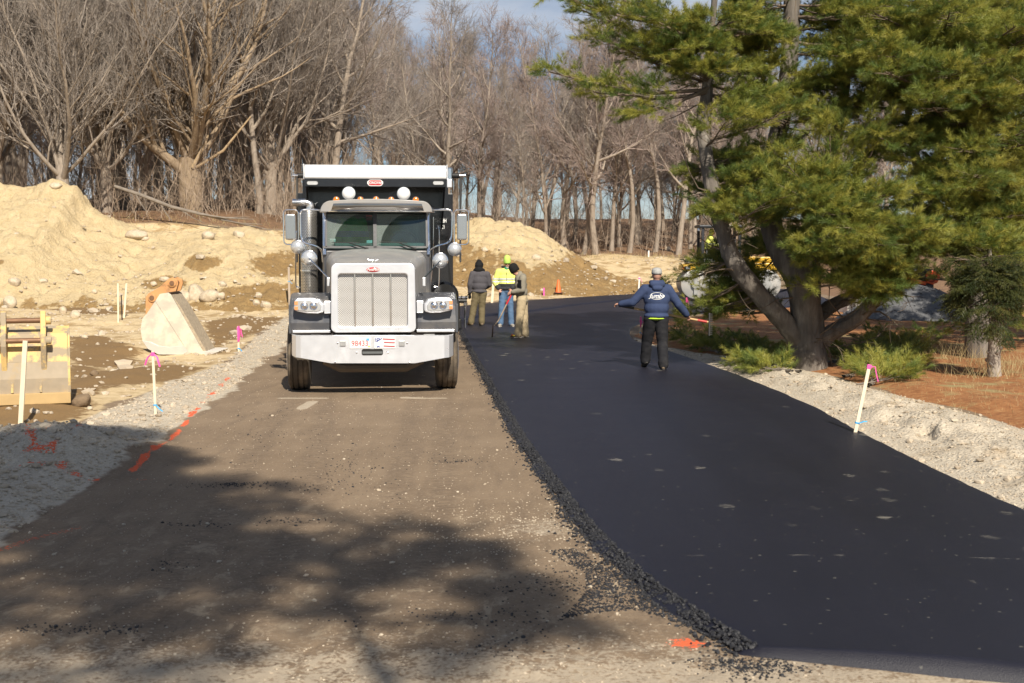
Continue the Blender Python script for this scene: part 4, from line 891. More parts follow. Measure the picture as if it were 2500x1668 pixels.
tag(link('dry_grass', tri_mesh('dry_grass', V, T), t.m), 'bleached dry grass under the pines and along the bank', 'grass', kind='stuff')
# ================================================================ dump truck
TO = Vector((PY(909, 900, 18.6).x, 18.6, 0)); TPHI = R(6.0); TINV = Matrix.Rotation(-TPHI, 3, 'Z')
def T(px, py, yl):
    c = TINV @ (Vector((0, 0, CAMZ))-TO); d = TINV @ ray(px, py); t = (yl-c.y)/d.y; return c+d*t
def TX(px, yl, py=700): return T(px, py, yl).x
def TZ(py, yl, px=909): return T(px, py, yl).z
DUST = (.24, .195, .145)
CHROME = mat('chrome', (.86, .86, .87), .14, 1, var=.03, sc=3, dirt=(.45, .41, .36), dsc=4, dlo=.55, dhi=.95)
ALU = mat('polished_aluminium', (.83, .84, .87), .32, .62, var=.03, sc=4, dirt=(.64, .62, .58), dsc=2.2, dlo=.45, dhi=1.1)
WHITEM = mat('white_metal', (.78, .78, .77), .42, .1, var=.05, sc=5)
BLACKP = mat('black_paint', (.010, .010, .012), .22, 0, var=.2, sc=5, coat=.6, dirt=(.05, .045, .04), dsc=2, dlo=.5, dhi=1.1)
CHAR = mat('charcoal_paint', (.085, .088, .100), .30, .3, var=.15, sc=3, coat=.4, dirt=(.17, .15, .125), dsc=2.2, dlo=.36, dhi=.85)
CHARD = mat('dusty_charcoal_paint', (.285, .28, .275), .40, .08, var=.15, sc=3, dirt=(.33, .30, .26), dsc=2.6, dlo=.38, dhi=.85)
RUB = mat('dusty_tyre', (.085, .068, .050), .9, var=.3, sc=9, bump=.5, bsc=60, bd=.004, dirt=(.20, .155, .105), dsc=5, dlo=.42, dhi=.7)
DARK = mat('black_underbody', (.014, .013, .012), .75, var=.3, sc=6)
AMBER = mat('amber_lens', (.62, .19, .015), .15, 0, var=.2, sc=30, coat=.8)
CLEAR = mat('clear_lens', (.62, .64, .66), .12, .55, var=.1, sc=25, coat=1)
REDE = mat('red_enamel', (.50, .018, .022), .25, 0, var=.1, coat=.5)
WHP = mat('white_lettering', (.82, .82, .80), .5, var=.03)
BLK = mat('black_rubber', (.012, .012, .012), .6, var=.2)
truck = empty('dump_truck', TO, TPHI); tag(truck, 'charcoal dump truck with chrome grille and black dump box facing the viewer', 'dump truck')
def ring(mb, outer, inner, y0, y1):
    n = len(outer); vs = [(a, y0, b) for a, b in outer]+[(a, y0, b) for a, b in inner]+[(a, y1, b) for a, b in outer]+[(a, y1, b) for a, b in inner]; fs = []
    for i in range(n):
        j = (i+1) % n; fs += [(i, j, n+j, n+i), (2*n+i, 3*n+i, 3*n+j, 2*n+j), (i, 2*n+i, 2*n+j, j), (n+i, n+j, 3*n+j, 3*n+i)]
    return mb.add(vs, fs)
def prect(x0, x1, y0, y1, yl, r, n=5):     # rounded rectangle from pixels
    a, b = T(x0, y1, yl), T(x1, y0, yl); return rrect(a.x, b.x, a.z, b.z, r, n)
# --- bumper
cols = [(708, .40, 871), (712, .16, 871), (722, .04, 873), (734, 0, 874), (808, 0, 887), (1013, 0, 887), (1085, 0, 874), (1097, .04, 873), (1107, .16, 871), (1111, .40, 871)]
vs, fs = [], []
for px_, yl, pb in cols: vs += [T(px_, 820, 0)*1, T(px_, pb, 0)*1]; vs[-1].y = yl; vs[-2].y = yl
n = len(cols)
for i in range(n-1): fs.append((2*i, 2*i+1, 2*i+3, 2*i+2))
b0 = len(vs)
for i in range(n): v = vs[2*i].copy(); v.y += .10; v.z += .004; vs.append(v)
for i in range(n-1): fs.append((2*i, 2*i+2, b0+i+1, b0+i))
bp = MB().add(vs, fs).build('bumper', ALU, truck); m = bp.modifiers.new('s', 'SOLIDIFY'); m.thickness = .012; m.offset = -1
MB().prism(prect(883, 935, 852, 868, 0, .028), -.004, .05).build('slot_shade_plate', DARK, bp)  # dark plate standing proud in place of the shaded slot opening
MB().prism(prect(884.5, 933.5, 858, 864, 0, .006), -.007, .02).build('tow_bar', mat('grey_steel', (.16, .17, .17), .5, .5), bp)
for a in (830, 974): MB().prism(prect(a, a+14, 832, 845, 0, .01), -.02, .01).build('bumper_pad', mat('satin_steel', (.50, .50, .49), .4, .6), bp, bevel=.004)
for a, b in ((824, 838), (994, 838), (871, 861), (947, 861), (818, 885), (1000, 885)): q = T(a, b, 0); MB().lathe([(.014, 0), (.013, .008), (.007, .012)], (q.x, .002, q.z), (0, -1, 0), 12).build('bolt', CHROME, bp, True)
# licence plate and flag plate
pl = MB().prism(prect(854, 905, 824, 851, 0, .012), -.012, -.003).build('licence_plate', mat('plate_white', (.78, .76, .74), .45, var=.05), bp)
q = T(879.5, 839, 0); tx = text_obj('plate_number', '98433', .115, mat('plate_red', (.55, .04, .05), .5), pl, extrude=.001, sx=.86); tx.matrix_local = Matrix.Translation((q.x-.005, -.014, q.z)) @ RX90
a = T(898, 829, 0); MB().box((a.x, -.013, a.z), (.045, .003, .035)).build('plate_sticker', mat('sticker_blue', (.12, .42, .70), .5), pl)
a = T(901, 846, 0); MB().box((a.x, -.013, a.z), (.035, .003, .02)).build('plate_sticker', mat('sticker_yellow', (.62, .58, .16), .5), pl)
fl = MB().prism(prect(914, 965, 824, 851, 0, .012), -.012, -.003).build('flag_plate', mat('plate_white', (.78, .76, .74), .45), bp)
FR = mat('flag_red', (.42, .06, .07), .5, var=.2); FB = mat('flag_blue', (.07, .10, .32), .5, var=.2)
a0, b0_ = T(914, 851, 0), T(965, 824, 0); w_, h_ = b0_.x-a0.x, b0_.z-a0.z
def fx(u_, v_): return (a0.x+w_*u_, a0.z+h_*v_)
def wavy(u0, u1, v, th): k = 8; up_ = [fx(u0+(u1-u0)*i/k, v+.025*math.sin(5*(u0+(u1-u0)*i/k))) for i in range(k+1)]; return up_+[(p[0], p[1]-th*h_) for p in reversed(up_)]
for u0, v in ((.40, .90), (.46, .60), (.44, .26)): MB().prism(wavy(u0, .975, v, .11), -.0145, -.0115).build('flag_stripe', FR, fl)
MB().prism([fx(.03, .97), fx(.37, .97), fx(.33, .80), fx(.24, .74), fx(.14, .60), fx(.06, .66), fx(.03, .6)], -.0145, -.0115).build('flag_canton', FB, fl)
for u_, v_ in ((.09, .90), (.18, .85), (.28, .90), (.09, .76)): c_ = fx(u_, v_); MB().prism([(c_[0]+(.013 if i % 2 else .006)*math.sin(i*math.pi/5), c_[1]+(.013 if i % 2 else .006)*math.cos(i*math.pi/5)) for i in range(10)], -.017, -.0142).build('flag_star', WHP, fl)
MB().prism([fx(.10, .08), fx(.22, .12), fx(.30, .06), fx(.24, .22), fx(.14, .24)], -.0145, -.0115).build('flag_blue_patch', FB, fl)  # blue patch low on the flag plate
# --- grille shell
gy = .20; A, B = T(808, 813, gy), T(1015, 643, gy)
outer = [(x_*(1-.022*(z_-A.z)/(B.z-A.z))+.0, z_) for x_, z_ in rrect(A.x, B.x, A.z, B.z, .085, 6)]
A2, B2 = T(826, 799, gy), T(995, 668, gy); inner = rrect(A2.x, B2.x, A2.z, B2.z, .05, 6)
# the lower corners stay square
outer = [(x_, z_) if z_ > A.z+.1 else ((A.x if x_ < 0 else B.x) if False else x_, z_) for x_, z_ in outer]
gs = ring(MB(), outer, inner, gy, gy+.16).build('grille_shell', ALU, truck, bevel=.012)
t = NT('woven_grille'); v = t.coord('Object'); sx = t.n('ShaderNodeSeparateXYZ'); t.t.links.new(v, sx.inputs[0])
gx = t.math('MULTIPLY', sx.outputs[0], 38); gz_ = t.math('MULTIPLY', sx.outputs[2], 62); rowi = t.math('FLOOR', gz_); off = t.math('MULTIPLY', t.math('MODULO', rowi, 2), .5)
ux = t.math('ABSOLUTE', t.math('SUBTRACT', t.math('FRACT', t.math('ADD', gx, off)), .5)); uz = t.math('ABSOLUTE', t.math('SUBTRACT', t.math('FRACT', gz_), .5))
hole = t.maprange(t.math('ADD', t.math('POWER', t.math('MULTIPLY', ux, 2.3), 2), t.math('POWER', t.math('MULTIPLY', uz, 2.6), 2)), 1.0, .7)
t.done(t.mix(hole, (.80, .78, .75), (.10, .09, .08)), .4, t.bump(hole, -.6, .006), t.mix(hole, (.5,)*3, (0,)*3)); GRILLE = t.m
xs_ = [A2.x]+[TX(p_, gy) for p_ in (866, 910, 954)]+[B2.x]
for i in range(4): MB().box(((xs_[i]+xs_[i+1])/2, gy+.075, (A2.z+B2.z)/2), (xs_[i+1]-xs_[i], .012, B2.z-A2.z+.02)).build('grille_mesh', GRILLE, gs)
for x_ in xs_[1:4]: MB().tube([(x_, gy+.05, A2.z+.01), (x_, gy+.05, B2.z-.005)], .014, 10).build('grille_bar', CHROME, gs, True)
MB().box((0, gy+.12, (A2.z+B2.z)/2), (B2.x-A2.x, .01, B2.z-A2.z)).build('radiator', DARK, gs)
q = T(911, 658.5, gy); em = MB().lathe([(.098, 0), (.098, .010), (.09, .014)], (0, 0, 0), (0, -1, 0), 28).build('emblem', REDE, gs, True); em.scale = (1, 1, .36); em.location = (q.x, gy+.004, q.z)
tx = text_obj('emblem_lettering', 'Peterbilt', .052, WHP, gs, shear=.35, extrude=.001, bold=.0007); tx.matrix_local = Matrix.Translation((q.x, gy-.0125, q.z)) @ RX90
# hood ornament
q = T(911, 640, .3); MB().prism([(q.x-.10, q.z+.045), (q.x, q.z+.03), (q.x+.10, q.z+.045), (q.x+.03, q.z+.015), (q.x+.02, q.z-.03), (q.x-.02, q.z-.03), (q.x-.03, q.z+.015)], .29, .33).build('hood_ornament', CHROME, truck, bevel=.004)
# --- hood
def arch(x0, x1, zb, zt, r, k=8, crown=.03):
    o = [(x0, zb)]
    for i in range(k+1): a = math.pi-math.pi/2*i/k; o.append((x0+r+r*math.cos(a), zt-r-crown+r*math.sin(a)))
    for i in range(1, 8): u_ = i/8; o.append((x0+r+(x1-x0-2*r)*u_, zt-crown+crown*math.sin(math.pi*u_)))
    for i in range(k+1): a = math.pi/2-math.pi/2*i/k; o.append((x1-r+r*math.cos(a), zt-r-crown+r*math.sin(a)))
    return o+[(x1, zb)]
secs = []
for f in (0, .12, .35, .65, 1):
    yl = .34+f*1.75; xa = TX(812, .34)*(1-f)+TX(797, 2.09)*f; xb = TX(1011, .34)*(1-f)+TX(1041, 2.09)*f; zt = TZ(645, .34)*(1-f)+TZ(606, 2.09)*f
    secs.append([(x_, yl, z_) for x_, z_ in arch(xa, xb, .95, zt+.02*math.sin(math.pi*f), .10+.10*f, 8, .02+.02*f)])
n = len(secs[0]); mb = MB(); mb.add([v for s_ in secs for v in s_], [(i*n+k_, i*n+k_+1, (i+1)*n+k_+1, (i+1)*n+k_) for i in range(len(secs)-1) for k_ in range(n-1)])
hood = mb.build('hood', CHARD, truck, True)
# --- fenders and headlights
for sgn, pa, pb in ((-1, 705, 808), (1, 1015, 1117)):
    yl = .42; xa, xb = sorted((TX(pa, yl), TX(pb, yl))); zb, zt = TZ(812, yl), TZ(738, yl)
    arc = [(1.10-.64*math.cos(a), .53+.64*math.sin(a)) for a in np.linspace(R(10), R(150), 14)]
    out = [(yl, zb), (yl-.01, zb+.15), (yl+.03, zt-.06), (yl+.14, zt+.04), (.85, zt+.12), (1.2, zt+.12), (1.55, zt), (1.80, zt-.32), (1.86, zt-.55)]
    fd = MB().prism(out+[(a[0], a[1]) for a in reversed(arc) if a[1] > .8], xa, xb, 'x').build('fender', CHAR, truck, bevel=.03)
    MB().box(((xa+xb)/2-sgn*.02, yl-.006, zb+.02), (xb-xa-.06, .03, .04)).build('fender_trim', ALU, fd, bevel=.006)
    # side flare
    MB().box(((xa if sgn < 0 else xb)-sgn*.01, yl+.05, (zb+zt)/2-.02), (.035, .10, zt-zb-.02)).build('fender_flare', mat('grey_rubber', (.07, .075, .085), .6), fd, bevel=.01)
    h0, h1 = ((716, 790) if sgn < 0 else (1036, 1107)); inn, outp = (h1, h0) if sgn < 0 else (h0, h1); yh = .26
    o_, i_ = TX(outp, yh), TX(inn, yh); z0, z1 = TZ(766, yh), TZ(728, yh); hgt = z1-z0
    def hl(k_): return [(o_+(i_-o_)*u_, z0+hgt*v_) for u_, v_ in k_]
    shp = hl([(.0, .30), (.03, .85), (.12, .99), (.62, 1.0), (.88, .90), (1.0, .60), (1.0, .12), (.8, .02), (.45, .04), (.12, .16)])
    hd = MB().prism(shp, yh, yh+.34).build('headlight', ALU, truck, bevel=.02)
    lens = hl([(.03, .34), (.06, .80), (.14, .88), (.60, .88), (.80, .80), (.92, .5), (.90, .22), (.75, .14), (.45, .15), (.14, .24)]); MB().prism(lens, yh-.012, yh+.02).build('headlight_lens', CLEAR, hd, bevel=.008)
    for u_ in (.36, .66): c_ = hl([(u_, .52)])[0]; MB().lathe([(.062, 0), (.058, .012), (.045, .004), (.022, .010), (.01, .016)], (c_[0], yh-.012, c_[1]), (0, -1, 0), 20).build('lamp', CHROME, hd, True)
    for v_ in (.38, .70): c_ = hl([(.09, v_)])[0]; MB().box((c_[0], yh-.014, c_[1]), (.05, .01, .055)).build('turn_signal', mat('amber_reflector', (.75, .30, .12), .3, var=.3, sc=40), hd, bevel=.004)
    MB().box(((TX(inn, yh)+(A.x if sgn < 0 else B.x))/2, yh+.12, (z0+z1)/2-.02), (.10, .12, hgt*.8)).build('headlight_bracket', ALU, hd, bevel=.01)
# --- wheels
def wheel(x, y, w, r=.53, name='wheel', dual=False):
    e = MB(); prof = [(r*.62, -w/2), (r*.90, -w/2), (r*.985, -w/2+.025), (r, -w/2+.04)]
    for g in (-.25, 0, .25): prof += [(r, g*w-.012), (r-.014, g*w-.008), (r-.014, g*w+.008), (r, g*w+.012)]
    prof += [(r, w/2-.04), (r*.985, w/2-.025), (r*.90, w/2), (r*.62, w/2)]
    wh = e.lathe(prof, (x, y, r), (1, 0, 0), 44).build(name, RUB, truck, True)
    s_ = 1 if x > 0 else -1
    MB().lathe([(r*.63, -.02), (r*.60, .03), (r*.45, -.02 if dual else .05), (r*.22, .0), (r*.2, .02), (.05, .03)], (x+s_*w*.42, y, r), (s_, 0, 0), 24).build('rim', ALU, wh, True); return wh
for px_ in (731.5, 1090): wheel(TX(px_, 1.0, 930), 1.10, .315)
for y_ in (6.05, 7.35):
    for s_ in (-1, 1): wheel(s_*1.08, y_, .29, dual=True); wheel(s_*.76, y_, .29, dual=True)
# tread zigzags
# --- running gear
MB().tube([(-.85, 1.1, .5), (-.5, 1.1, .42), (.5, 1.1, .42), (.85, 1.1, .5)], .07, 10).build('front_axle', DARK, truck, True)
MB().tube([(TX(790, .5), .5, TZ(880, .5)), (TX(830, .5), .45, TZ(898, .5)), (TX(990, .5), .45, TZ(898, .5)), (TX(1030, .5), .5, TZ(880, .5))], .06, 8).build('cross_member', mat('dusty_steel', (.14, .11, .08), .85), truck, True)
for s_ in (-1, 1): MB().box((s_*.42, 4.3, .95), (.09, 7.6, .26)).build('frame_rail', DARK, truck)
for y_ in (6.05, 7.35): MB().tube([(-1.0, y_, .53), (1.0, y_, .53)], .09, 10).build('rear_axle', DARK, truck, True)
MB().box((0, .8, 1.0), (1.15, .8, .5)).build('engine', DARK, truck, bevel=.05)
# --- cab
cy0, cy1 = 2.09, 3.55; cxa, cxb = TX(789, cy0), TX(1051, cy0); zc = TZ(604, cy0); zr = TZ(489, cy0)
body = MB().box(((cxa+cxb)/2, (cy0+cy1)/2+.03, (.95+zc)/2-.02), (cxb-cxa, cy1-cy0, zc-.95)).build('cab_body', CHAR, truck, bevel=.05)
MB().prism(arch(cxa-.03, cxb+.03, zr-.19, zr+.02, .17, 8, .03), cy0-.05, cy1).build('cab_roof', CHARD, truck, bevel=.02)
MB().box(((cxa+cxb)/2, cy1-.03, (zc+zr)/2-.06), (cxb-cxa-.02, .05, zr-zc-.05)).build('cab_back', mat('cab_interior', (.10, .11, .115), .8), truck)
zw0, zw1 = TZ(600, cy0), TZ(516, cy0); sl_ = .14
def wsy(z_): return cy0+.02+sl_*(z_-zw0)/(zw1-zw0)
for s_, x_ in ((-1, cxa+.03), (1, cxb-.03)):
    MB().tube([(x_, wsy(zw0), zc-.12), (x_, wsy(zw1), zw1+.03)], .032, 10).build('pillar', CHROME, body, True)
    MB().box((x_+s_*.012, cy1-.25, (zc+zw1)/2), (.04, .45, zw1-zc+.12)).build('door_post', CHAR, body)
    MB().box((x_+s_*.016, (cy0+cy1)/2-.1, (zc+zw1)/2+.02), (.008, .75, zw1-zc-.04)).build('side_window', mat('dark_side_glass', (.015, .02, .022), .06, 0, var=.1), body)
    MB().box((x_+s_*.034, (cy0+cy1)/2-.05, (1.0+zc)/2), (.02, 1.05, zc-1.06)).build('door', CHAR, body, bevel=.015)
fr = mat('windscreen_frame', (.05, .05, .054), .5)
xm = TX(916.5, cy0); 
def wpane(pa, pb, ya, yb): a, b = T(pa, yb, cy0), T(pb, ya, cy0); return a.x, b.x, a.z, b.z
def slant(mb): mb.v = [(v[0], v[1]+wsy(v[2])-cy0, v[2]) for v in mb.v]; return mb
wf = slant(MB().box((xm, cy0, (zw0+zc)/2-.01), (cxb-cxa-.06, .05, zc-zw0+.06))).build('windscreen_sill', fr, body)
slant(MB().box((xm, cy0, (zw0+zw1)/2), (.055, .05, zw1-zw0+.08))).build('windscreen_divider', fr, body)
slant(MB().box((xm, cy0, zw1+.05), (cxb-cxa-.06, .05, .16))).build('windscreen_header', mat('black_header', (.012, .012, .014), .5), body)
for s_, a in ((-1, cxa+.055), (1, cxb-.055)): slant(MB().box((a, cy0, (zw0+zw1)/2), (.03, .05, zw1-zw0+.05))).build('windscreen_edge', fr, body)
def glass(name, pivot, rad):
    t = NT(name); geo = t.coord('Object'); vm = t.n('ShaderNodeVectorMath'); vm.operation = 'DISTANCE'; t.t.links.new(geo, vm.inputs[0]); vm.inputs[1].default_value = pivot
    arc = t.maprange(vm.outputs['Value'], rad-.006, rad+.006, .06, .34); film = t.math('MULTIPLY', arc, t.math('ADD', t.math('MULTIPLY', t.noise(7, 5), .8), .6))
    tr = t.n('ShaderNodeBsdfTransparent'); tr.inputs[0].default_value = (.62, .80, .78, 1); gl = t.n('ShaderNodeBsdfGlossy'); gl.inputs['Roughness'].default_value = .03
    df = t.n('ShaderNodeBsdfDiffuse'); df.inputs[0].default_value = (.33, .36, .34, 1); fre = t.n('ShaderNodeFresnel'); fre.inputs[0].default_value = 1.5
    m1 = t.n('ShaderNodeMixShader'); m2 = t.n('ShaderNodeMixShader'); t.set(m1.inputs[0], t.math('ADD', fre.outputs[0], .03)); t.t.links.new(tr.outputs[0], m1.inputs[1]); t.t.links.new(gl.outputs[0], m1.inputs[2])
    t.set(m2.inputs[0], film); t.t.links.new(m1.outputs[0], m2.inputs[1]); t.t.links.new(df.outputs[0], m2.inputs[2]); t.t.links.new(m2.outputs[0], t.t.nodes['Material Output'].inputs[0]); return t.m
for i, (pa, pb, pvx) in enumerate(((797, 911, 906), (922, 1037, 1020))):
    x0, x1, z0, z1 = wpane(pa, pb, 525, 598); pv = T(pvx, 606, cy0)
    w = slant(MB().prism(rrect(x0-.02, x1+.02, z0-.02, z1+.02, .03), cy0-.004, cy0+.004)).build('windscreen', glass('windscreen_glass_%d' % i, (pv.x, cy0+.05, pv.z), .60), body)
    # wiper
    a, b, c_ = [T(*q) for q in (((895, 607, 2.0), (848, 592, 2.05), (811, 592, 2.06)) if i == 0 else ((1012, 607, 2.0), (970, 592, 2.05), (926, 591, 2.06)))]
    e_ = T(*(((878, 594, 2.06)) if i == 0 else (994, 594, 2.06)))
    wp = MB().tube([a, b], [.014, .007], 6).build('wiper', BLK, truck); MB().tube([c_, b, e_], .006, 5).build('wiper_blade', BLK, wp); MB().tube([a-Vector((.03, -.01, 0)), a+Vector((.03, .01, 0))], .018, 8).build('wiper_pivot', BLK, wp)
q = T(901, 531, 2.1); st = MB().box((q.x, 2.115+sl_*.85, q.z), (.10, .002, .085)).build('inspection_sticker', mat('sticker_red', (.62, .05, .06), .5), body)
tx = text_obj('sticker_number', '6 -', .055, BLK, st, extrude=.0005); tx.matrix_local = Matrix.Translation((q.x, 2.112+sl_*.85, q.z)) @ RX90
q = T(902, 590, 2.1); MB().box((q.x, 2.14, q.z), (.09, .002, .045)).build('toll_tag', mat('sticker_pale', (.55, .75, .78), .5), body)
q = T(812, 587, 2.1); MB().box((q.x, 2.14, q.z), (.09, .002, .05)).build('toll_tag', mat('plate_white', (.78, .76, .74), .45), body)
# interior
MB().box((xm, 2.45, zc+.02), (cxb-cxa-.12, .45, .10)).build('dashboard', mat('dash_grey', (.16, .18, .18), .8), body, bevel=.03)
for px_ in (845, 990): q = T(px_, 560, 3.1); se = MB().box((q.x, 3.15, zc+.15), (.5, .14, .75)).build('seat', mat('seat_grey', (.22, .24, .25), .9), body, bevel=.06); MB().box((q.x, 2.95, zc-.22), (.5, .5, .15)).build('seat_cushion', MATS['seat_grey'], se, bevel=.05)
q = T(985, 585, 2.6); MB().add(*(lambda pts: (pts, [(i*6+j, ((i+1) % 24)*6+j, ((i+1) % 24)*6+(j+1) % 6, i*6+(j+1) % 6) for i in range(24) for j in range(6)]))([Vector((q.x+(.22+.016*math.cos(b))*math.cos(a), 2.62+.016*math.sin(b)+.10*math.sin(a), q.z-.05+(.22+.016*math.cos(b))*math.sin(a)*.8)) for a in np.linspace(0, 2*math.pi, 25)[:24] for b in np.linspace(0, 2*math.pi, 7)[:6]])).build('steering_wheel', BLK, body, True)
# visor
vz0, vz1 = TZ(516, 1.95), TZ(497, 1.95); va, vb = TX(780, 1.95, 505), TX(1063, 1.95, 505)
k = 16; vsl, fsl = [], []
for i in range(k+1):
    u_ = i/k; x_ = va+(vb-va)*u_; yl = 1.95+.20*(2*u_-1)**4; dz = -.03*(2*u_-1)**6; up_ = -.09*max(0, abs(2*u_-1)-.86)/.14
    vsl += [(x_, yl, vz0+dz*.3), (x_, yl+.02, vz1+up_), (x_, yl+.22, vz1+.045+up_)]
for i in range(k): fsl += [(3*i, 3*i+3, 3*i+4, 3*i+1), (3*i+1, 3*i+4, 3*i+5, 3*i+2)]
vo = MB().add(vsl, fsl).build('sun_visor', mat('dark_chrome', (.30, .29, .28), .18, .9, var=.08, sc=4), truck, True); m = vo.modifiers.new('s', 'SOLIDIFY'); m.thickness = .008
MB().tube([(vsl[3*i][0], vsl[3*i][1]-.004, vsl[3*i][2]) for i in range(k+1)], .009, 6).build('visor_lip', CHROME, vo, True)
# roof lights, air horns seen as white discs
for px_, py_ in ((821, 488), (880, 488), (918, 487.5), (955, 488.5), (1015, 488.5)):
    q = T(px_, py_, 2.12); L = MB().lathe([(.052, 0), (.052, .05), (.046, .07), (.02, .085)], (q.x, 2.16, q.z), (0, -1, 0), 18).build('marker_light', AMBER, truck, True); MB().lathe([(.056, -.02), (.056, .03), (.051, .034)], (q.x, 2.155, q.z), (0, -1, 0), 18).build('bezel', CHROME, L, True); MB().tube([(q.x, 2.17, q.z-.04), (q.x, 2.2, q.z-.10)], .02, 8).build('stalk', BLK, L)
for px_, py_ in ((851.5, 472), (985.5, 473)):
    q = T(px_, py_, 2.2); L = MB().lathe([(.105, .0), (.103, .02), (.085, .045), (.05, .062), (.01, .068)], (q.x, 2.2, q.z), (0, -1, 0), 28).build('roof_lamp', WHITEM, truck, True); MB().lathe([(.06, -.12), (.105, -.02), (.108, .012)], (q.x, 2.2, q.z), (0, -1, 0), 24).build('lamp_housing', CHROME, L, True); MB().tube([(q.x, 2.26, q.z-.05), (q.x, 2.28, q.z-.16)], .02, 8).build('stalk', BLK, L)
# --- exhaust stack with perforated shield (left of the picture)
t = NT('perforated_shield'); v = t.coord('Object'); sx = t.n('ShaderNodeSeparateXYZ'); t.t.links.new(v, sx.inputs[0])
ang = t.math('ARCTAN2', t.math('SUBTRACT', sx.outputs[1], 2.75), t.math('SUBTRACT', sx.outputs[0], TX(754.5, 2.75, 620)))
g2_ = t.math('MULTIPLY', sx.outputs[2], 40); of2 = t.math('MULTIPLY', t.math('MODULO', t.math('FLOOR', g2_), 2), .5)
ux = t.math('ABSOLUTE', t.math('SUBTRACT', t.math('FRACT', t.math('ADD', t.math('MULTIPLY', ang, 4.46), of2)), .5)); uz = t.math('ABSOLUTE', t.math('SUBTRACT', t.math('FRACT', g2_), .5))
hole = t.maprange(t.math('ADD', t.math('POWER', t.math('MULTIPLY', ux, 2.8), 2), t.math('POWER', t.math('MULTIPLY', uz, 2.5), 2)), 1.0, .75)
t.done(t.mix(hole, (.62, .60, .56), (.035, .03, .028)), .26, None, t.mix(hole, (.85,)*3, (0,)*3)); PERF = t.m
ex = TX(754.5, 2.75, 620); z0, z1 = TZ(727, 2.75), TZ(518, 2.75); rs_ = (TX(775, 2.75, 620)-TX(734, 2.75, 620))/2
stk = MB().lathe([(rs_*.96, z0-.02), (rs_, z0), (rs_, z1), (rs_*.9, z1+.03), (rs_*.6, z1+.035)], (ex, 2.75, 0), (0, 0, 1), 36).build('exhaust_stack', PERF, truck, True)
q = [T(a, b, 2.75) for a, b in ((757, 515), (757, 500), (748, 495), (735, 495), (714, 495))]; MB().tube(catmull([tuple(v) for v in q], 5), .062, 18).build('exhaust_pipe', CHROME, stk, True)
for py_ in (600, 660): z_ = TZ(py_, 2.75); MB().lathe([(rs_+.001, -.012), (rs_+.006, -.012), (rs_+.006, .012), (rs_+.001, .012)], (ex, 2.75, z_), (0, 0, 1), 32).build('clamp', CHROME, stk, True)
MB().tube([(ex, 2.75, .95), (ex, 2.75, z0)], .09, 14).build('stack_base', DARK, stk, True)
# --- mirrors
def tubepx(pts, r_, name, par, m_=CHROME): return MB().tube(catmull([tuple(T(*p)) for p in pts], 5), r_, 8).build(name, m_, par, True)
for sgn in (-1, 1):
    mx_ = (lambda p_: p_) if sgn < 0 else (lambda p_: 1837-p_)
    e = tubepx([(mx_(793), 516, 2.2), (mx_(770), 512.5, 2.1), (mx_(742), 513, 2.05), (mx_(734), 520, 2.05), (mx_(733), 550, 2.05), (mx_(735), 580, 2.05), (mx_(745), 593, 2.05), (mx_(770), 601, 2.08), (mx_(785), 612, 2.15), (mx_(789), 640, 2.2)], .017, 'mirror_arm', truck)
    a, b = sorted((mx_(693), mx_(728))); fo = prect(a, b, 513, 597, 2.02, .06); MB().tube([(x_, 2.02, z_) for x_, z_ in fo]+[(fo[0][0], 2.02, fo[0][1])], .012, 8).build('mirror_frame', CHROME, e, True)
    a, b = sorted((mx_(697), mx_(721))); MB().prism(prect(a, b, 523, 586, 2.0, .03), 1.96, 2.06).build('mirror_head', mat('mirror_shell', (.58, .59, .60), .18, .9, var=.05, sc=2), e, bevel=.02)
    for cx_, cy_, rr, yl in ((727, 603, 16, 2.02), (755, 630, 18, 1.2)):
        px_ = mx_(cx_)+(0 if sgn < 0 else -7 if cx_ == 755 else 0); py_ = cy_+(6 if sgn > 0 else 0); q = T(px_, py_, yl); rm = rr/(3125/(18.6+yl))
        cm = MB().lathe([(rm, 0), (rm*.98, .02), (rm*.75, .05), (rm*.4, .07), (.01, .075)], (q.x, yl, q.z), (0, -1, 0), 28).build('spot_mirror', mat('spot_mirror_back', (.70, .71, .72), .28, .6, var=.05, sc=4), e, True)
        MB().lathe([(rm+.006, -.006), (rm+.008, .006), (rm, .012)], (q.x, yl, q.z), (0, -1, 0), 28).build('mirror_rim', CHROME, cm, True)
        if cx_ == 755:
            for a_ in (0, math.pi/2): MB().tube([(q.x-rm*.9*math.cos(a_), yl-.03, q.z-rm*.9*math.sin(a_)), (q.x, yl-.078, q.z), (q.x+rm*.9*math.cos(a_), yl-.03, q.z+rm*.9*math.sin(a_))], .005, 5).build('mirror_rib', ALU, cm)
            b_ = T(mx_(803), 680, .6); MB().tube([(q.x, yl-.07, q.z), b_], .011, 8).build('spot_mirror_stalk', CHROME, cm, True); b2 = T(mx_(802), 688, .55); MB().box((b2.x, .55, b2.z), (.045, .05, .13)).build('stalk_bracket', ALU, cm, bevel=.01)
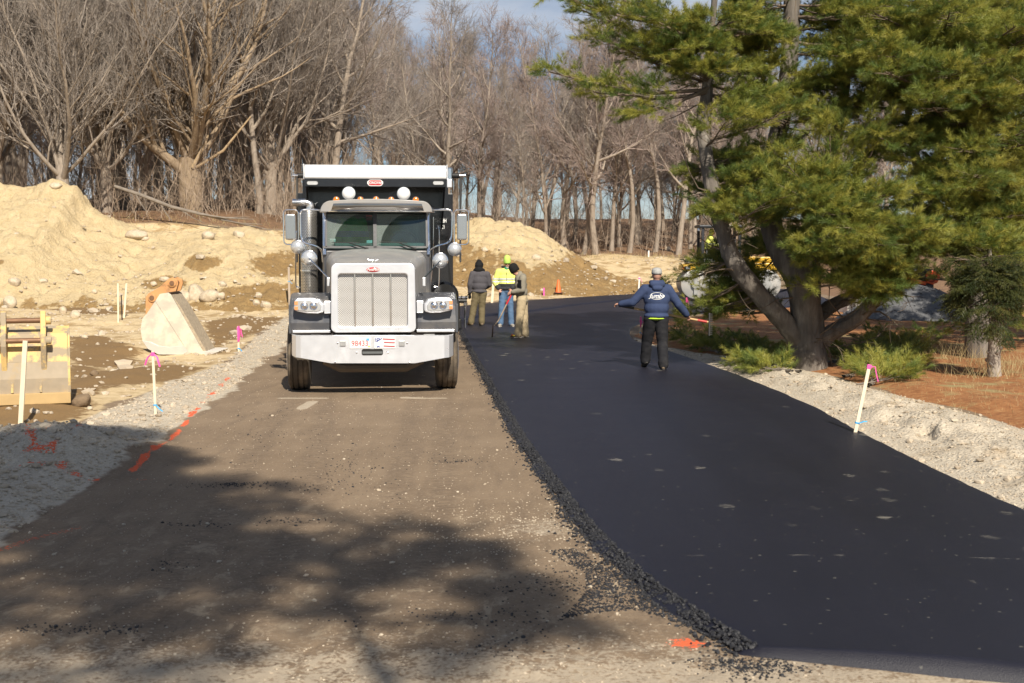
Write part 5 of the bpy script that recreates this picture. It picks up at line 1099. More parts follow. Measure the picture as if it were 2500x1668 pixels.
# --- grab rails and side steps
tubepx([(725, 565, 2.3), (722, 580, 2.3), (722, 690, 2.4), (726, 700, 2.4), (733, 702, 2.4)], .012, 'grab_rail', truck)
tubepx([(1064, 558, 2.6), (1071, 563, 2.6), (1071, 690, 2.6), (1066, 700, 2.6), (1060, 701, 2.6)], .014, 'grab_rail', truck)
tubepx([(1058, 530, 2.3), (1056, 640, 2.3), (1046, 730, 2.3)], .010, 'grab_rail', truck)
q = T(1085, 714, 3.5); MB().lathe([(.20, -.3), (.24, -.25), (.24, .25), (.20, .3)], (q.x, 3.6, q.z-.05), (0, 1, 0), 24).build('air_tank', BLACKP, truck, True)
for s_ in (-1, 1):
    MB().lathe([(.05, -.02), (.30, 0), (.30, 1.2), (.05, 1.22)], (s_*.95, 2.35, .78), (0, 1, 0), 28).build('fuel_tank', ALU, truck, True)
# --- dump box
by = 3.92; bxa, bxb = TX(743, by, 600)-.02, TX(1092, by, 600)+.02; zt = TZ(440, by); zb = 1.18
box_ = MB().box(((bxa+bxb)/2, by+.03, (zb+zt)/2), (bxb-bxa, .06, zt-zb)).build('dump_box', BLACKP, truck)
for x_ in (bxa+.03, bxb-.03): MB().box((x_, by+2.3, (zb+zt)/2-.05), (.06, 4.5, zt-zb-.1)).build('box_side', BLACKP, box_)
MB().box(((bxa+bxb)/2, by+2.3, zb+.05), (bxb-bxa, 4.5, .1)).build('box_floor', BLACKP, box_)
MB().box(((bxa+bxb)/2, by+4.55, (zb+zt)/2-.05), (bxb-bxa, .06, zt-zb-.1)).build('tailgate', BLACKP, box_)
for s_, x_ in ((-1, bxa), (1, bxb)):
    for y_ in (by+.12, by+1.2, by+2.3, by+3.4, by+4.4): MB().box((x_+s_*.04, y_, (zb+zt)/2-.1), (.09, .12, zt-zb-.25)).build('box_rib', BLACKP, box_, bevel=.01)
ly = 2.72; lxa, lxb = TX(743.5, ly, 420), TX(1089.5, ly, 420); l0, l1 = TZ(456, ly), TZ(437, ly)
sh = MB().box(((lxa+lxb)/2, (ly+by)/2, l1-.03), (lxb-lxa, by-ly, .04)).build('cab_shield', BLACKP, box_)
MB().box(((lxa+lxb)/2, ly, (l0+l1)/2), (lxb-lxa, .05, l1-l0)).build('shield_lip', BLACKP, sh)
for x_ in (lxa+.02, lxb-.02): MB().prism([(ly, l1), (by, l1), (by, l1-.8), (ly+.2, l0), (ly, l0)], x_-.015, x_+.015, 'x').build('shield_gusset', BLACKP, sh)
z0, z1 = TZ(437, ly-.03), TZ(402, ly-.03); prof = [(ly+.25, z0), (ly-.03, z0), (ly-.05, z0+.03), (ly-.04, z0+.10), (ly+.02, z1-.03), (ly+.10, z1), (ly+.25, z1-.01)]
th = MB().prism(prof, lxa, lxb, 'x').build('tarp_housing', WHITEM, box_, bevel=.01)  # near-white colour stands for full sun on the aluminium housing
for a in (0, 1): MB().box(((lxa if a == 0 else lxb)+(-.01 if a == 0 else .01), ly+.1, (z0+z1)/2), (.012, .34, z1-z0+.01)).build('housing_end', ALU, th)
for pa, pb in ((743, 714), (1104, 1136)):
    a, b = T(pa, 429, ly), T(pb, 429, ly); MB().tube([a, a+(b-a)*.55], .042, 12).build('tarp_roller', BLK, th, True); MB().tube([a+(b-a)*.5, b], .022, 10).build('roller_shaft', CHROME, th, True)
    c_ = T(pa+(pb-pa)*.62, 429, ly); d_ = T(pa+(pb-pa)*.62, 640, ly+.6); MB().tube([c_, d_], .017, 8).build('tarp_arm', mat('arm_steel', (.20, .20, .20), .4, .7), th, True)
q = T(1097, 424, ly); MB().lathe([(.045, -.1), (.055, -.09), (.055, .08), (.03, .1)], (q.x, ly, q.z), (0, 0, 1), 18).build('tarp_motor', CHROME, th, True); q = T(1097, 448, ly); MB().box((q.x, ly, q.z), (.085, .09, .14)).build('motor_box', ALU, th, bevel=.01)
q = T(916, 447, ly); dn = MB().prism(rrect(q.x-.125, q.x+.125, q.z-.052, q.z+.052, .05, 6), ly-.045, ly-.024).build('maker_plate', REDE, sh, bevel=.003)
tx = text_obj('plate_lettering', 'DONOVAN', .062, WHP, dn, extrude=.001, sx=.82, bold=.001); tx.matrix_local = Matrix.Translation((q.x, ly-.047, q.z)) @ RX90
ring(MB(), rrect(q.x-.125, q.x+.125, q.z-.052, q.z+.052, .05, 6), rrect(q.x-.115, q.x+.115, q.z-.043, q.z+.043, .042, 6), ly-.048, ly-.04).build('plate_border', WHP, dn)
for px_ in (763, 1070): q = T(px_, 447, ly); L = MB().prism(rrect(q.x-.09, q.x+.09, q.z-.032, q.z+.032, .03, 6), ly-.04, ly-.02).build('clearance_lamp', mat('lamp_white', (.55, .55, .55), .3, .2, var=.3, sc=60), sh); ring(MB(), rrect(q.x-.10, q.x+.10, q.z-.042, q.z+.042, .04, 6), rrect(q.x-.088, q.x+.088, q.z-.03, q.z+.03, .029, 6), ly-.046, ly-.022).build('lamp_gasket', BLK, L)
q = T(1076, 541, by); MIR = Matrix.Diagonal((-1, 1, 1, 1))
for s_, dy in (('HEIGHT', .055), ('12 FT.', -.055)):
    tx = text_obj('height_lettering', s_, .092, WHP, box_, extrude=.001, sx=.62, bold=.002); tx.data.transform(MIR); tx.data.flip_normals(); tx.matrix_local = Matrix.Translation((q.x, by-.004, q.z-.045+dy)) @ RX90
# whip aerial
tubepx([(1126, 512, 2.1), (1127, 460, 2.1), (1128, 412, 2.1)], .004, 'aerial', truck, BLK)
# ================================================================ people
def capsule(mb, a, b, ra, rb, n=12, flat=1.0, fd=None):
    a, b = Vector(a), Vector(b); d = (b-a); L = d.length; d = d/L if L > 1e-6 else Vector((0, 0, 1))
    u_ = (Vector(fd) if fd is not None else d.orthogonal()); u_ = (u_-d*u_.dot(d)).normalized(); w_ = d.cross(u_); st = []
    for t_ in (-1, -.85, -.5, 0): st.append((a+d*ra*t_, ra*math.sqrt(max(0.0004, 1-t_*t_))))
    for t_ in (0, .5, .85, 1): st.append((b+d*rb*t_, rb*math.sqrt(max(0.0004, 1-t_*t_))))
    vs = [p+(u_*math.cos(2*math.pi*k/n)*flat+w_*math.sin(2*math.pi*k/n))*r for p, r in st for k in range(n)]
    fs = [(i*n+k, i*n+(k+1) % n, (i+1)*n+(k+1) % n, (i+1)*n+k) for i in range(len(st)-1) for k in range(n)]+[tuple(range(n-1, -1, -1)), tuple(range((len(st)-1)*n, len(st)*n))]
    mb.add(vs, fs)
def blob(name, mb, vox, material, parent, it=6, wr=0.0, wsc=9.0, seed=0):
    """closed overlapping shapes fused into one continuous surface"""
    me = bpy.data.meshes.new(name); me.from_pydata(mb.v, [], mb.f); me.update()
    o = bpy.data.objects.new('tmp', me); COL.objects.link(o)
    m = o.modifiers.new('r', 'REMESH'); m.mode = 'VOXEL'; m.voxel_size = vox; m.adaptivity = 0
    s_ = o.modifiers.new('s', 'SMOOTH'); s_.iterations = it; s_.factor = .5
    me2 = bpy.data.meshes.new_from_object(o.evaluated_get(bpy.context.evaluated_depsgraph_get())); bpy.data.objects.remove(o); bpy.data.meshes.remove(me)
    if wr:
        n = len(me2.vertices); c = np.empty(n*3, np.float32); nr = np.empty(n*3, np.float32); me2.vertices.foreach_get('co', c); me2.vertices.foreach_get('normal', nr); c = c.reshape(-1, 3); nr = nr.reshape(-1, 3)
        f = fbm(c[:, 0]*.8+c[:, 1]*.7+.75*c[:, 2], c[:, 2]*.8-.5*c[:, 0], wsc, 3, seed)-.5; f = np.abs(f)*-1.6+.25
        c += nr*(f*wr)[:, None]; me2.vertices.foreach_set('co', c.ravel().astype(np.float32)); me2.update()
    me2.name = name; me2.materials.clear(); me2.materials.append(material); me2.polygons.foreach_set('use_smooth', [True]*len(me2.polygons))
    o = bpy.data.objects.new(name, me2); COL.objects.link(o); o.parent = parent; return o
def fabric(name, col, sc=60, bump=.35, dirt=None, var=.2): return mat(name, col, .88, var=var, sc=7, bump=bump, bsc=sc, bd=.004, dirt=dirt, dsc=5, dlo=.5, dhi=.8, spec=.25)
SKIN = mat('skin', (.50, .27, .19), .55, var=.12, sc=20)
def hand(mb, wrist, d, palm_n, curl=.9, s=1.0, thumb=1):
    """palm, four unequal fingers bent at the knuckles, thumb from the side"""
    d = Vector(d).normalized(); pn = Vector(palm_n); pn = (pn-d*pn.dot(d)).normalized(); sd = d.cross(pn)*thumb; w = Vector(wrist)
    capsule(mb, w+d*.025*s, w+d*.075*s, .030*s, .034*s, 10, .5, pn)
    for k, (o_, l) in enumerate(((.030, .070), (.010, .080), (-.010, .074), (-.029, .058))):
        k0 = w+d*.085*s+sd*o_*s; a1 = d*math.cos(curl*.6)+pn*math.sin(curl*.6); a2 = d*math.cos(curl*1.7)+pn*math.sin(curl*1.7); k1 = k0+a1*l*.5*s; k2 = k1+a2*l*.5*s
        capsule(mb, k0, k1, .0095*s, .009*s, 7); capsule(mb, k1, k2, .009*s, .0075*s, 7)
    t0 = w+d*.035*s+sd*.030*s; t1 = t0+(d*.6+sd*.6+pn*.4)*.04*s; capsule(mb, t0, t1, .012*s, .010*s, 7); capsule(mb, t1, t1+(d*.9+pn*.5)*.028*s, .010*s, .0085*s, 7)
def person(loc, J, label, M, face=(0, 1, 0), vox=.0105, hood=None, opts={}):
    """J: joints in metres (x right in the picture, y away, z up) relative to loc"""
    e = empty('person', loc); tag(e, label, 'person'); V = {k: Vector(v) for k, v in J.items()}; fd = Vector(face).normalized(); lat = Vector((fd.y, -fd.x, 0)).normalized()
    hd = V['head']; b = MB()
    tup = (V['neck']-V['pelvis']).normalized()
    def tor(c, rx, ry, rz, mbx): 
        rot = Matrix((lat, fd-tup*fd.dot(tup), tup)).transposed(); rot.col[1].normalize(); mbx.ell(c, (rx, ry, rz), 18, 12, rot)
    # body
    tor(V['pelvis'], .155, .105, .13, b); tor(V['pelvis'].lerp(V['neck'], .32), .14, .10, .15, b); tor(V['pelvis'].lerp(V['neck'], .68), .165, .11, .19, b)
    capsule(b, V['neck']-tup*.06, hd-Vector((0, 0, .04)), .058, .052)
    up = V.get('hup', Vector((0, 0, 1))).normalized(); f2 = Vector(opts.get('look', face)).normalized(); f2 = (f2-up*f2.dot(up)).normalized(); sx_ = f2.cross(up)
    HR = Matrix((sx_, f2, up)).transposed()
    def H(x_, y_, z_): return hd+HR @ Vector((x_, y_, z_))
    b.ell(H(0, -.005, .02), (.074, .092, .098), 18, 14, HR); b.ell(H(0, .025, -.055), (.056, .062, .062), 14, 10, HR); b.ell(H(0, .095, -.02), (.012, .018, .026), 8, 6, HR)
    for s_ in (-1, 1): b.ell(H(s_*.076, -.005, -.005), (.010, .020, .032), 8, 6, HR); b.ell(H(s_*.034, .072, -.045), (.022, .02, .018), 8, 6, HR)
    b.ell(H(0, .084, -.066), (.022, .010, .007), 8, 6, HR)
    for s in 'LR':
        capsule(b, V['sh'+s], V['el'+s], .052, .042); capsule(b, V['el'+s], V['wr'+s], .042, .029)
        if not opts.get('glove'+s): hand(b, V['wr'+s], V.get('hd'+s, V['wr'+s]-V['el'+s]), V.get('pn'+s, fd), opts.get('curl', .9), 1.0, 1 if s == 'R' else -1)
        capsule(b, V['hip'+s], V['kn'+s], .082, .056); capsule(b, V['kn'+s], V['an'+s], .054, .038)
        t_ = V.get('to'+s, Vector((fd.x, fd.y, 0))); capsule(b, V['an'+s]-Vector((0, 0, .04)), V['an'+s]-Vector((0, 0, .05))+t_.normalized()*.13, .034, .03)
    body = blob('body', b, vox, SKIN, e, 3)
    for s_ in (-1, 1): MB().ell(H(s_*.031, .081, .012), (.0115, .008, .008), 10, 8, HR).build('eye', mat('eye_dark', (.03, .025, .02), .2), body, True)
    # trousers
    tr = MB(); tor(V['pelvis']+tup*.02, .175, .130, .15, tr)
    lw = opts.get('leg', 1.0)
    for s in 'LR':
        capsule(tr, V['hip'+s], V['kn'+s], .105*lw, .083*lw, 14); capsule(tr, V['kn'+s], V['an'+s]+Vector((0, 0, .02)), .083*lw, .074*lw, 14); capsule(tr, V['an'+s]+Vector((0, 0, .06)), V['an'+s]+Vector((0, 0, -.005)), .080*lw, .078*lw, 14)
    blob('trousers', tr, .013, M['trousers'], e, 4, .020, 8, 3)
    # shoes: upper and sole
    for s in 'LR':
        a = V['an'+s]; t_ = V.get('to'+s, Vector((fd.x, fd.y, 0))).normalized(); sm = MB(); base_ = a+Vector((0, 0, -.045)); lt = Vector((t_.y, -t_.x, 0)).normalized(); rot = Matrix((lt, t_, lt.cross(t_))).transposed()
        capsule(sm, a+Vector((0, 0, .03)), a+Vector((0, 0, -.03)), .052, .052); sm.ell(base_+t_*.03, (.048, .10, .042), 14, 10, rot); sm.ell(base_+t_*.12+Vector((0, 0, -.006)), (.050, .075, .036), 14, 10, rot); sm.ell(base_-t_*.035, (.044, .05, .045), 12, 8, rot)
        sh_ = blob('shoe', sm, .010, M.get('shoe', MATS['boot']), e, 3)
        outl = [(.046*math.cos(k)*(1 if math.sin(k) > 0 else .9), .05+.142*math.sin(k)) for k in np.linspace(0, 2*math.pi, 17)[:16]]
        so_ = MB().prism(outl, -.088, -.066, 'z').build('sole', M.get('sole', MATS['sole']), sh_); so_.matrix_local = Matrix.Translation(a) @ rot.to_4x4()
    # jacket
    jk = MB(); w = opts.get('wide', 1.0)
    hem = V['pelvis']+tup*opts.get('hem', -.02); P0, N0 = V['pelvis'], V['neck']
    tor(hem+tup*.055, .198*w, .150*w, .075, jk); tor(P0.lerp(N0, .28), .198*w, .152*w, .17, jk); tor(P0.lerp(N0, .55), .205*w, .150*w, .19, jk); tor(P0.lerp(N0, .80), .195*w, .132*w, .15, jk)
    capsule(jk, V['shL'], V['shR'], .085, .085, 12); capsule(jk, N0-tup*.08, N0+tup*.01, .10, .075, 12)
    for s in 'LR':
        cw = V['wr'+s]+(V['el'+s]-V['wr'+s]).normalized()*.015; capsule(jk, V['sh'+s], V['el'+s], .088, .074, 14); capsule(jk, V['el'+s], cw, .074, .058, 14); capsule(jk, cw+(V['el'+s]-cw)*.1, cw, .05, .046, 12)
    jo = blob('jacket', jk, .013, M['jacket'], e, 5, .016, 6.5, 11)
    return e, V, H, HR, jo, body
mat('boot', (.17, .115, .07), .85, var=.3, sc=12, dirt=(.25, .2, .14), dsc=6); mat('sole', (.05, .045, .04), .9); mat('pale_sole', (.5, .46, .4), .9)
def hat_shell(name, H, HR, prof, material, parent, n=20, sc=(1, 1)):
    """prof: (radius factor, height) up the head axis"""
    vs = [H(.001+r*.090*math.cos(2*math.pi*k/n)*sc[0], -.005+r*.106*math.sin(2*math.pi*k/n)*sc[1], z) for r, z in prof for k in range(n)]; m = len(prof)
    fs = [(i*n+k, i*n+(k+1) % n, (i+1)*n+(k+1) % n, (i+1)*n+k) for i in range(m-1) for k in range(n)]+[tuple(range((m-1)*n, m*n))]
    o = MB().add(vs, fs).build(name, material, parent, True); q = o.modifiers.new('s', 'SOLIDIFY'); q.thickness = .006; return o
def band(jo, z0, z1, y_side, material, name, parent, off=.004, keep=None, cond=None):
    """a strip of the garment's own surface lifted slightly: stripes, hems and panels"""
    src = jo.data; bm = bmesh.new(); bm.from_mesh(src); bm.normal_update()
    bad = [f for f in bm.faces if not (cond(f.calc_center_median()) if cond else z0 < f.calc_center_median().z < z1)]
    bmesh.ops.delete(bm, geom=bad, context='FACES')
    for v in bm.verts: v.co += v.normal*off
    me = bpy.data.meshes.new(name); bm.to_mesh(me); bm.free(); me.materials.clear(); me.materials.append(material)
    o = bpy.data.objects.new(name, me); COL.objects.link(o); o.parent = parent; return o
def project(o, jo, M4, dirv, off=.004):
    """lay flat lettering onto the garment"""
    bm = bmesh.new(); bm.from_mesh(jo.data); bv = BVHTree.FromBMesh(bm); bm.free(); d = Vector(dirv).normalized()
    for v in o.data.vertices:
        p = M4 @ v.co; h_ = bv.ray_cast(p-d*.6, d)
        v.co = (h_[0]-d*off) if h_[0] else p
    o.data.update()
# --- worker walking away with a lute
NAVY = fabric('navy_sweatshirt', (.040, .058, .122), 90, .3); BLKT = fabric('black_trousers', (.018, .018, .021), 70, .4, (.06, .055, .05)); LIME = fabric('lime_shirt', (.50, .72, .06), 60, .2)
lo = PG(1600, 911)+Vector((0, 0, .05)); lo.z = .055
e, V, H, HR, jo, body = person(lo, dict(pelvis=(.01, 0, .93), neck=(.01, .0, 1.47), head=(.01, .02, 1.625), shL=(-.19, 0, 1.40), shR=(.20, 0, 1.40), elL=(-.40, .03, 1.17), elR=(.385, .0, 1.14), wrL=(-.60, .14, 1.135), wrR=(.555, .12, .945),
    hipL=(-.09, 0, .90), hipR=(.10, 0, .90), knL=(-.13, .16, .50), knR=(.115, .0, .48), anL=(-.150, .24, .155), anR=(.125, -.10, .105), toL=(-.15, .95, -.42), toR=(.12, 1, 0), hdL=(-.8, .6, -.05), hdR=(.45, .75, -.45), pnL=(0, .3, -1), pnR=(-.3, .2, -1)),
    'person in navy hooded sweatshirt walking away holding an asphalt lute', dict(jacket=NAVY, trousers=BLKT), (0, 1, 0), opts=dict(leg=1.16, wide=1.10, hem=-.045))
CAMO = mat('camouflage_cap', (.36, .36, .35), .85, var=.6, sc=38); hat_shell('cap', H, HR, [(1.0, .03), (1.02, .06), (.97, .10), (.80, .125), (.45, .142), (.02, .147)], CAMO, e)
MB().prism([(.07*math.cos(a), .08+.075*math.sin(a)) for a in np.linspace(0, math.pi, 12)], .035, .041, 'z').build('cap_peak', CAMO, e).matrix_local = Matrix.Translation(H(0, 0, 0)) @ HR.to_4x4()
hb = MB(); n_ = V['neck']
for k in range(9): a = math.pi+math.pi*k/8; a2 = math.pi+math.pi*(k+1)/8; capsule(hb, n_+Vector((.095*math.cos(a), .10*math.sin(a)*.9+.0, .045)), n_+Vector((.095*math.cos(a2), .10*math.sin(a2)*.9, .045)), .045, .045, 8)
capsule(hb, n_+Vector((-.08, -.10, .02)), n_+Vector((.08, -.10, .02)), .06, .06); capsule(hb, n_+Vector((-.045, -.125, -.05)), n_+Vector((.045, -.125, -.05)), .05, .05)
blob('hood', hb, .011, NAVY, e, 6)
sh_ = MB(); sh_.ell((.0, -.012, .895), (.185, .150, .035), 24, 8); sh_.build('shirt_hem', LIME, e, True)
band(jo, .885, .93, -1, fabric('navy_rib', (.02, .028, .055), 120, .5), 'waistband', e, .003)
LM = Matrix.Translation((.0, -.2, 1.285)) @ RX90
tx = text_obj('chest_lettering', 'Jumbo', .098, WHP, e, shear=.45, extrude=0, sx=1.0, bold=.0004); project(tx, jo, LM, (0, 1, 0), .006)
oa = [(.118*math.cos(a), .062*math.sin(a)) for a in np.linspace(0, 2*math.pi, 49)[:48]]; ia = [(.111*math.cos(a), .055*math.sin(a)) for a in np.linspace(0, 2*math.pi, 49)[:48]]
me = bpy.data.meshes.new('logo_oval'); me.from_pydata([(a, b, 0) for a, b in oa+ia], [], [(i, (i+1) % 48, 48+(i+1) % 48, 48+i) for i in range(48)]); ro = link('logo_oval', me, WHP, e); project(ro, jo, LM, (0, 1, 0), .006)
q = MB().box((0, 0, 0), (.09, .006, .001)).build('logo_underline', WHP, e); 
for v in q.data.vertices: v.co = Vector((v.co.x+.02, v.co.y-.037, 0))
project(q, jo, LM, (0, 1, 0), .006)
# the lute he carries
lu = empty('asphalt_lute', lo); tag(lu, 'wooden-handled asphalt lute held across the walking worker', 'rake')
WOOD = mat('rake_wood', (.55, .36, .17), .6, var=.15, sc=6); a, b = Vector((-.62, .235, 1.105)), Vector((.94, .23, .815))
MB().tube([a, b], .020, 10).build('handle', WOOD, lu, True); MB().tube([a+(b-a)*.88, a+(b-a)*.985], .023, 10).build('ferrule', mat('red_ferrule', (.45, .05, .04), .5), lu, True); MB().tube([a, a+(b-a)*.17], .022, 10).build('grip', mat('tarred_grip', (.06, .05, .04), .7), lu, True)
c_ = b+Vector((.02, 0, 0)); MB().box((c_.x, c_.y, c_.z-.04), (.028, .05, .40)).build('head', mat('tarred_steel', (.045, .043, .042), .6, .3), lu, bevel=.004)
for k in range(12): MB().box((c_.x+.03, c_.y, c_.z+.14-k*.032), (.045, .03, .012)).build('tooth', MATS['tarred_steel'], lu)
# --- worker in grey hooded jacket, seen from behind
GREYJ = fabric('charcoal_jacket', (.085, .080, .090), 60, .3); OLIVE = fabric('olive_trousers', (.155, .125, .070), 60, .35, (.20, .16, .10)); BLKF = fabric('black_fleece', (.012, .012, .013), 90, .4)
lo = PG(1171, 801); lo.z = .055
e, V, H, HR, jo, body = person(lo, dict(pelvis=(0, 0, .92), neck=(-.005, .02, 1.46), head=(-.01, .06, 1.60), shL=(-.18, 0, 1.39), shR=(.20, .0, 1.38), elL=(-.255, -.02, 1.12), elR=(.265, .02, 1.11), wrL=(-.265, .05, .89), wrR=(.15, .22, 1.02),
    hipL=(-.09, 0, .90), hipR=(.09, 0, .90), knL=(-.16, .02, .49), knR=(.06, .03, .49), anL=(-.225, .0, .105), anR=(.055, -.02, .105), toL=(-.5, .85, 0), toR=(-.25, .95, 0)),
    'person in dark grey jacket and olive trousers seen from behind beside the truck', dict(jacket=GREYJ, trousers=OLIVE), (.1, 1, 0), opts=dict(wide=1.05, hem=-.05, gloveL=1, leg=1.08))
hd = MB(); hd.ell(H(0, -.01, .02), (.118, .128, .122), 16, 12, HR); hd.ell(H(0, -.02, .11), (.07, .08, .07), 12, 8, HR); hd.ell(H(0, -.06, -.10), (.13, .10, .10), 14, 10, HR); capsule(hd, H(-.09, -.02, -.13), H(.09, -.02, -.13), .075, .075); blob('hood', hd, .012, BLKF, e, 6, .02, 9)
g = MB(); hand(g, V['wrL'], (0, .05, -1), (0, 1, 0), .5, 1.15, -1); blob('glove', g, .007, BLKF, e, 2); band(jo, .86, .905, -1, fabric('charcoal_rib', (.05, .048, .052), 120, .5), 'waistband', e, .003)
# --- worker in lime high-visibility jacket facing the viewer
HIV = fabric('lime_jacket', (.78, .82, .20), 60, .25, var=.1); JEAN = fabric('blue_jeans', (.095, .165, .28), 90, .35, (.18, .24, .33)); REFL = mat('reflective_tape', (.74, .76, .76), .35, .2, var=.05); DKG = fabric('dark_grey_panel', (.040, .040, .044), 80, .3)
lo = PG(1236, 804); lo.z = .055
e, V, H, HR, jo, body = person(lo, dict(pelvis=(.0, 0, 1.0), neck=(.01, -.0, 1.53), head=(.025, -.05, 1.675), shL=(-.20, 0, 1.46), shR=(.20, 0, 1.46), elL=(-.30, .0, 1.19), elR=(.31, .0, 1.19), wrL=(-.20, -.13, 1.02), wrR=(.16, -.16, 1.03),
    hipL=(-.09, 0, .97), hipR=(.09, 0, .97), knL=(-.12, -.03, .52), knR=(.11, -.02, .52), anL=(-.15, .0, .105), anR=(.13, -.02, .105), toL=(-.2, -1, 0), toR=(.35, -.95, 0), hup=(0, -.25, 1), hdL=(.5, -.2, -.9), hdR=(-.5, -.2, -.9), pnL=(.3, -1, 0), pnR=(-.3, -1, 0)),
    'person in lime high-visibility jacket and knit hat facing the viewer', dict(jacket=HIV, trousers=JEAN, shoe=mat('grey_trainers', (.33, .30, .26), .8, var=.3, sc=20), sole=MATS['pale_sole']), (0, -1, 0), opts=dict(look=(.15, -1, -.35), wide=1.12, hem=-.03))
hat_shell('knit_hat', H, HR, [(1.03, .02), (1.06, .05), (1.03, .10), (.95, .15), (.78, .19), (.45, .222), (.08, .235)], fabric('lime_knit', (.55, .82, .16), 140, .6), e)
band(jo, 0, 1.16, 0, DKG, 'lower_panel', e, .004, cond=lambda c: c.z < 1.155 and abs(c.x) < .215)
for s_ in (1.185, 1.255): band(jo, s_, s_+.035, 0, REFL, 'reflective_stripe', e, .005, cond=lambda c, s_=s_: s_ < c.z < s_+.036)
for s in 'LR': w_ = V['wr'+s]; band(jo, 0, 0, 0, DKG, 'cuff', e, .005, cond=lambda c, w_=w_: (c-w_).length < .11 and c.z < 1.12)
MB().box((.012, -.168, 1.25), (.008, .012, .42)).build('zip', mat('zip_dark', (.05, .05, .05), .5), e)
for s_ in (-1, 1): MB().tube([H(s_*.033+.022*math.cos(a), .108, .012+.016*math.sin(a)) for a in np.linspace(0, 2*math.pi, 13)], .0025, 5).build('spectacles', BLK, e)
bd_ = MB(); bd_.ell(H(0, .072, -.088), (.042, .032, .030), 12, 8, HR); bd_.build('beard', fabric('grey_beard', (.42, .39, .36), 120, .5), e, True)
co = MB()
for k in range(7): a = R(-20+220*k/6); a2 = R(-20+220*(k+1)/6); capsule(co, V['neck']+Vector((.115*math.cos(a), .05+.10*math.sin(a), .06)), V['neck']+Vector((.115*math.cos(a2), .05+.10*math.sin(a2), .06)), .036, .036, 8)
blob('collar', co, .011, DKG, e, 4); MB().ell(V['neck']+Vector((0, -.085, .015)), (.055, .03, .075), 12, 8).build('undershirt', fabric('green_shirt', (.02, .28, .14), 60), e, True)
# --- worker in fleece leaning on a shovel
TAUPE = fabric('taupe_fleece', (.26, .235, .185), 60, .3, var=.12); KHAKI = fabric('khaki_trousers', (.47, .38, .245), 60, .35, (.34, .26, .15))
lo = PG(1272, 832); lo.z = .055
e, V, H, HR, jo, body = person(lo, dict(pelvis=(.02, .0, .92), neck=(-.03, -.0, 1.48), head=(-.155, -.02, 1.585), shL=(.04, -.19, 1.40), shR=(.04, .19, 1.42), elL=(.03, -.22, 1.13), elR=(.0, .2, 1.13), wrL=(-.20, -.15, 1.075), wrR=(-.20, .03, 1.04),
    hipL=(.02, -.09, .90), hipR=(.04, .09, .90), knL=(-.03, -.10, .49), knR=(.075, .10, .49), anL=(-.07, -.10, .105), anR=(.10, .10, .105), toL=(-1, -.25, 0), toR=(-1, .1, 0), hup=(-.55, -.05, 1), hdL=(-1, .25, -.15), hdR=(-1, .0, -.25), pnL=(0, .5, -1), pnR=(0, -.3, -1)),
    'person in taupe fleece and khaki trousers looking down, leaning on a shovel', dict(jacket=TAUPE, trousers=KHAKI, shoe=mat('brown_boots', (.20, .135, .08), .85, var=.3, sc=14), sole=MATS['pale_sole']), (-1, -.05, 0), opts=dict(look=(-1, -.35, -.9), hem=-.11, wide=.98, leg=1.12))
hat_shell('knit_hat', H, HR, [(1.05, -.045), (1.08, .0), (1.08, .05), (1.0, .10), (.75, .14), (.4, .16), (.05, .165)], fabric('black_knit', (.012, .012, .012), 140, .6), e)
band(jo, 0, 0, 0, BLKF, 'sleeve_panel', e, .004, cond=lambda c: c.y < -.16 and 1.17 < c.z < 1.36 and c.x < .01); band(jo, 0, 0, 0, BLKF, 'back_panel', e, .004, cond=lambda c: c.x > .13 and 1.24 < c.z < 1.42)
for a, c_ in (((-.13, -.13, .085), (.75, .10, .02)), ((-.10, -.15, .075), (.85, .65, .05))): MB().ell(Vector((-.07, -.10, .105))+Vector(a)-Vector((0, 0, .10)), (.03, .03, .02), 8, 6).build('boot_lace', mat('lace_%.2f' % c_[1], c_, .7), e, True)
sv = empty('shovel', lo); tag(sv, 'long-handled shovel with red grip held by the leaning worker', 'shovel'); a, b, c_ = Vector((-.20, -.11, 1.07)), Vector((-.52, -.12, .42)), Vector((-.62, -.12, .30))
MB().tube([a, a+(b-a)*.42], .021, 10).build('grip', mat('red_grip', (.62, .04, .05), .4), sv, True); MB().tube([a+(b-a)*.4, b, c_], [.017, .016, .014], 10).build('handle', mat('worn_handle', (.42, .33, .24), .5, .2), sv, True)
bl = []; k = 8
for i in range(k+1):
    v_ = i/k
    for j in range(5): u_ = (j-2)/2; wd = .10*(1-.55*max(0, v_-.65)/.35); bl.append((c_.x-.02-.035*(1-u_*u_)*(.6+.4*v_)-.01*v_, c_.y+u_*wd, c_.z+.01-.27*v_))
so_ = MB().add(bl, [(i*5+j, i*5+j+1, (i+1)*5+j+1, (i+1)*5+j) for i in range(k) for j in range(4)]).build('blade', mat('rusty_blade', (.10, .065, .045), .7, .3, var=.3, sc=12), sv, True); m = so_.modifiers.new('s', 'SOLIDIFY'); m.thickness = .004
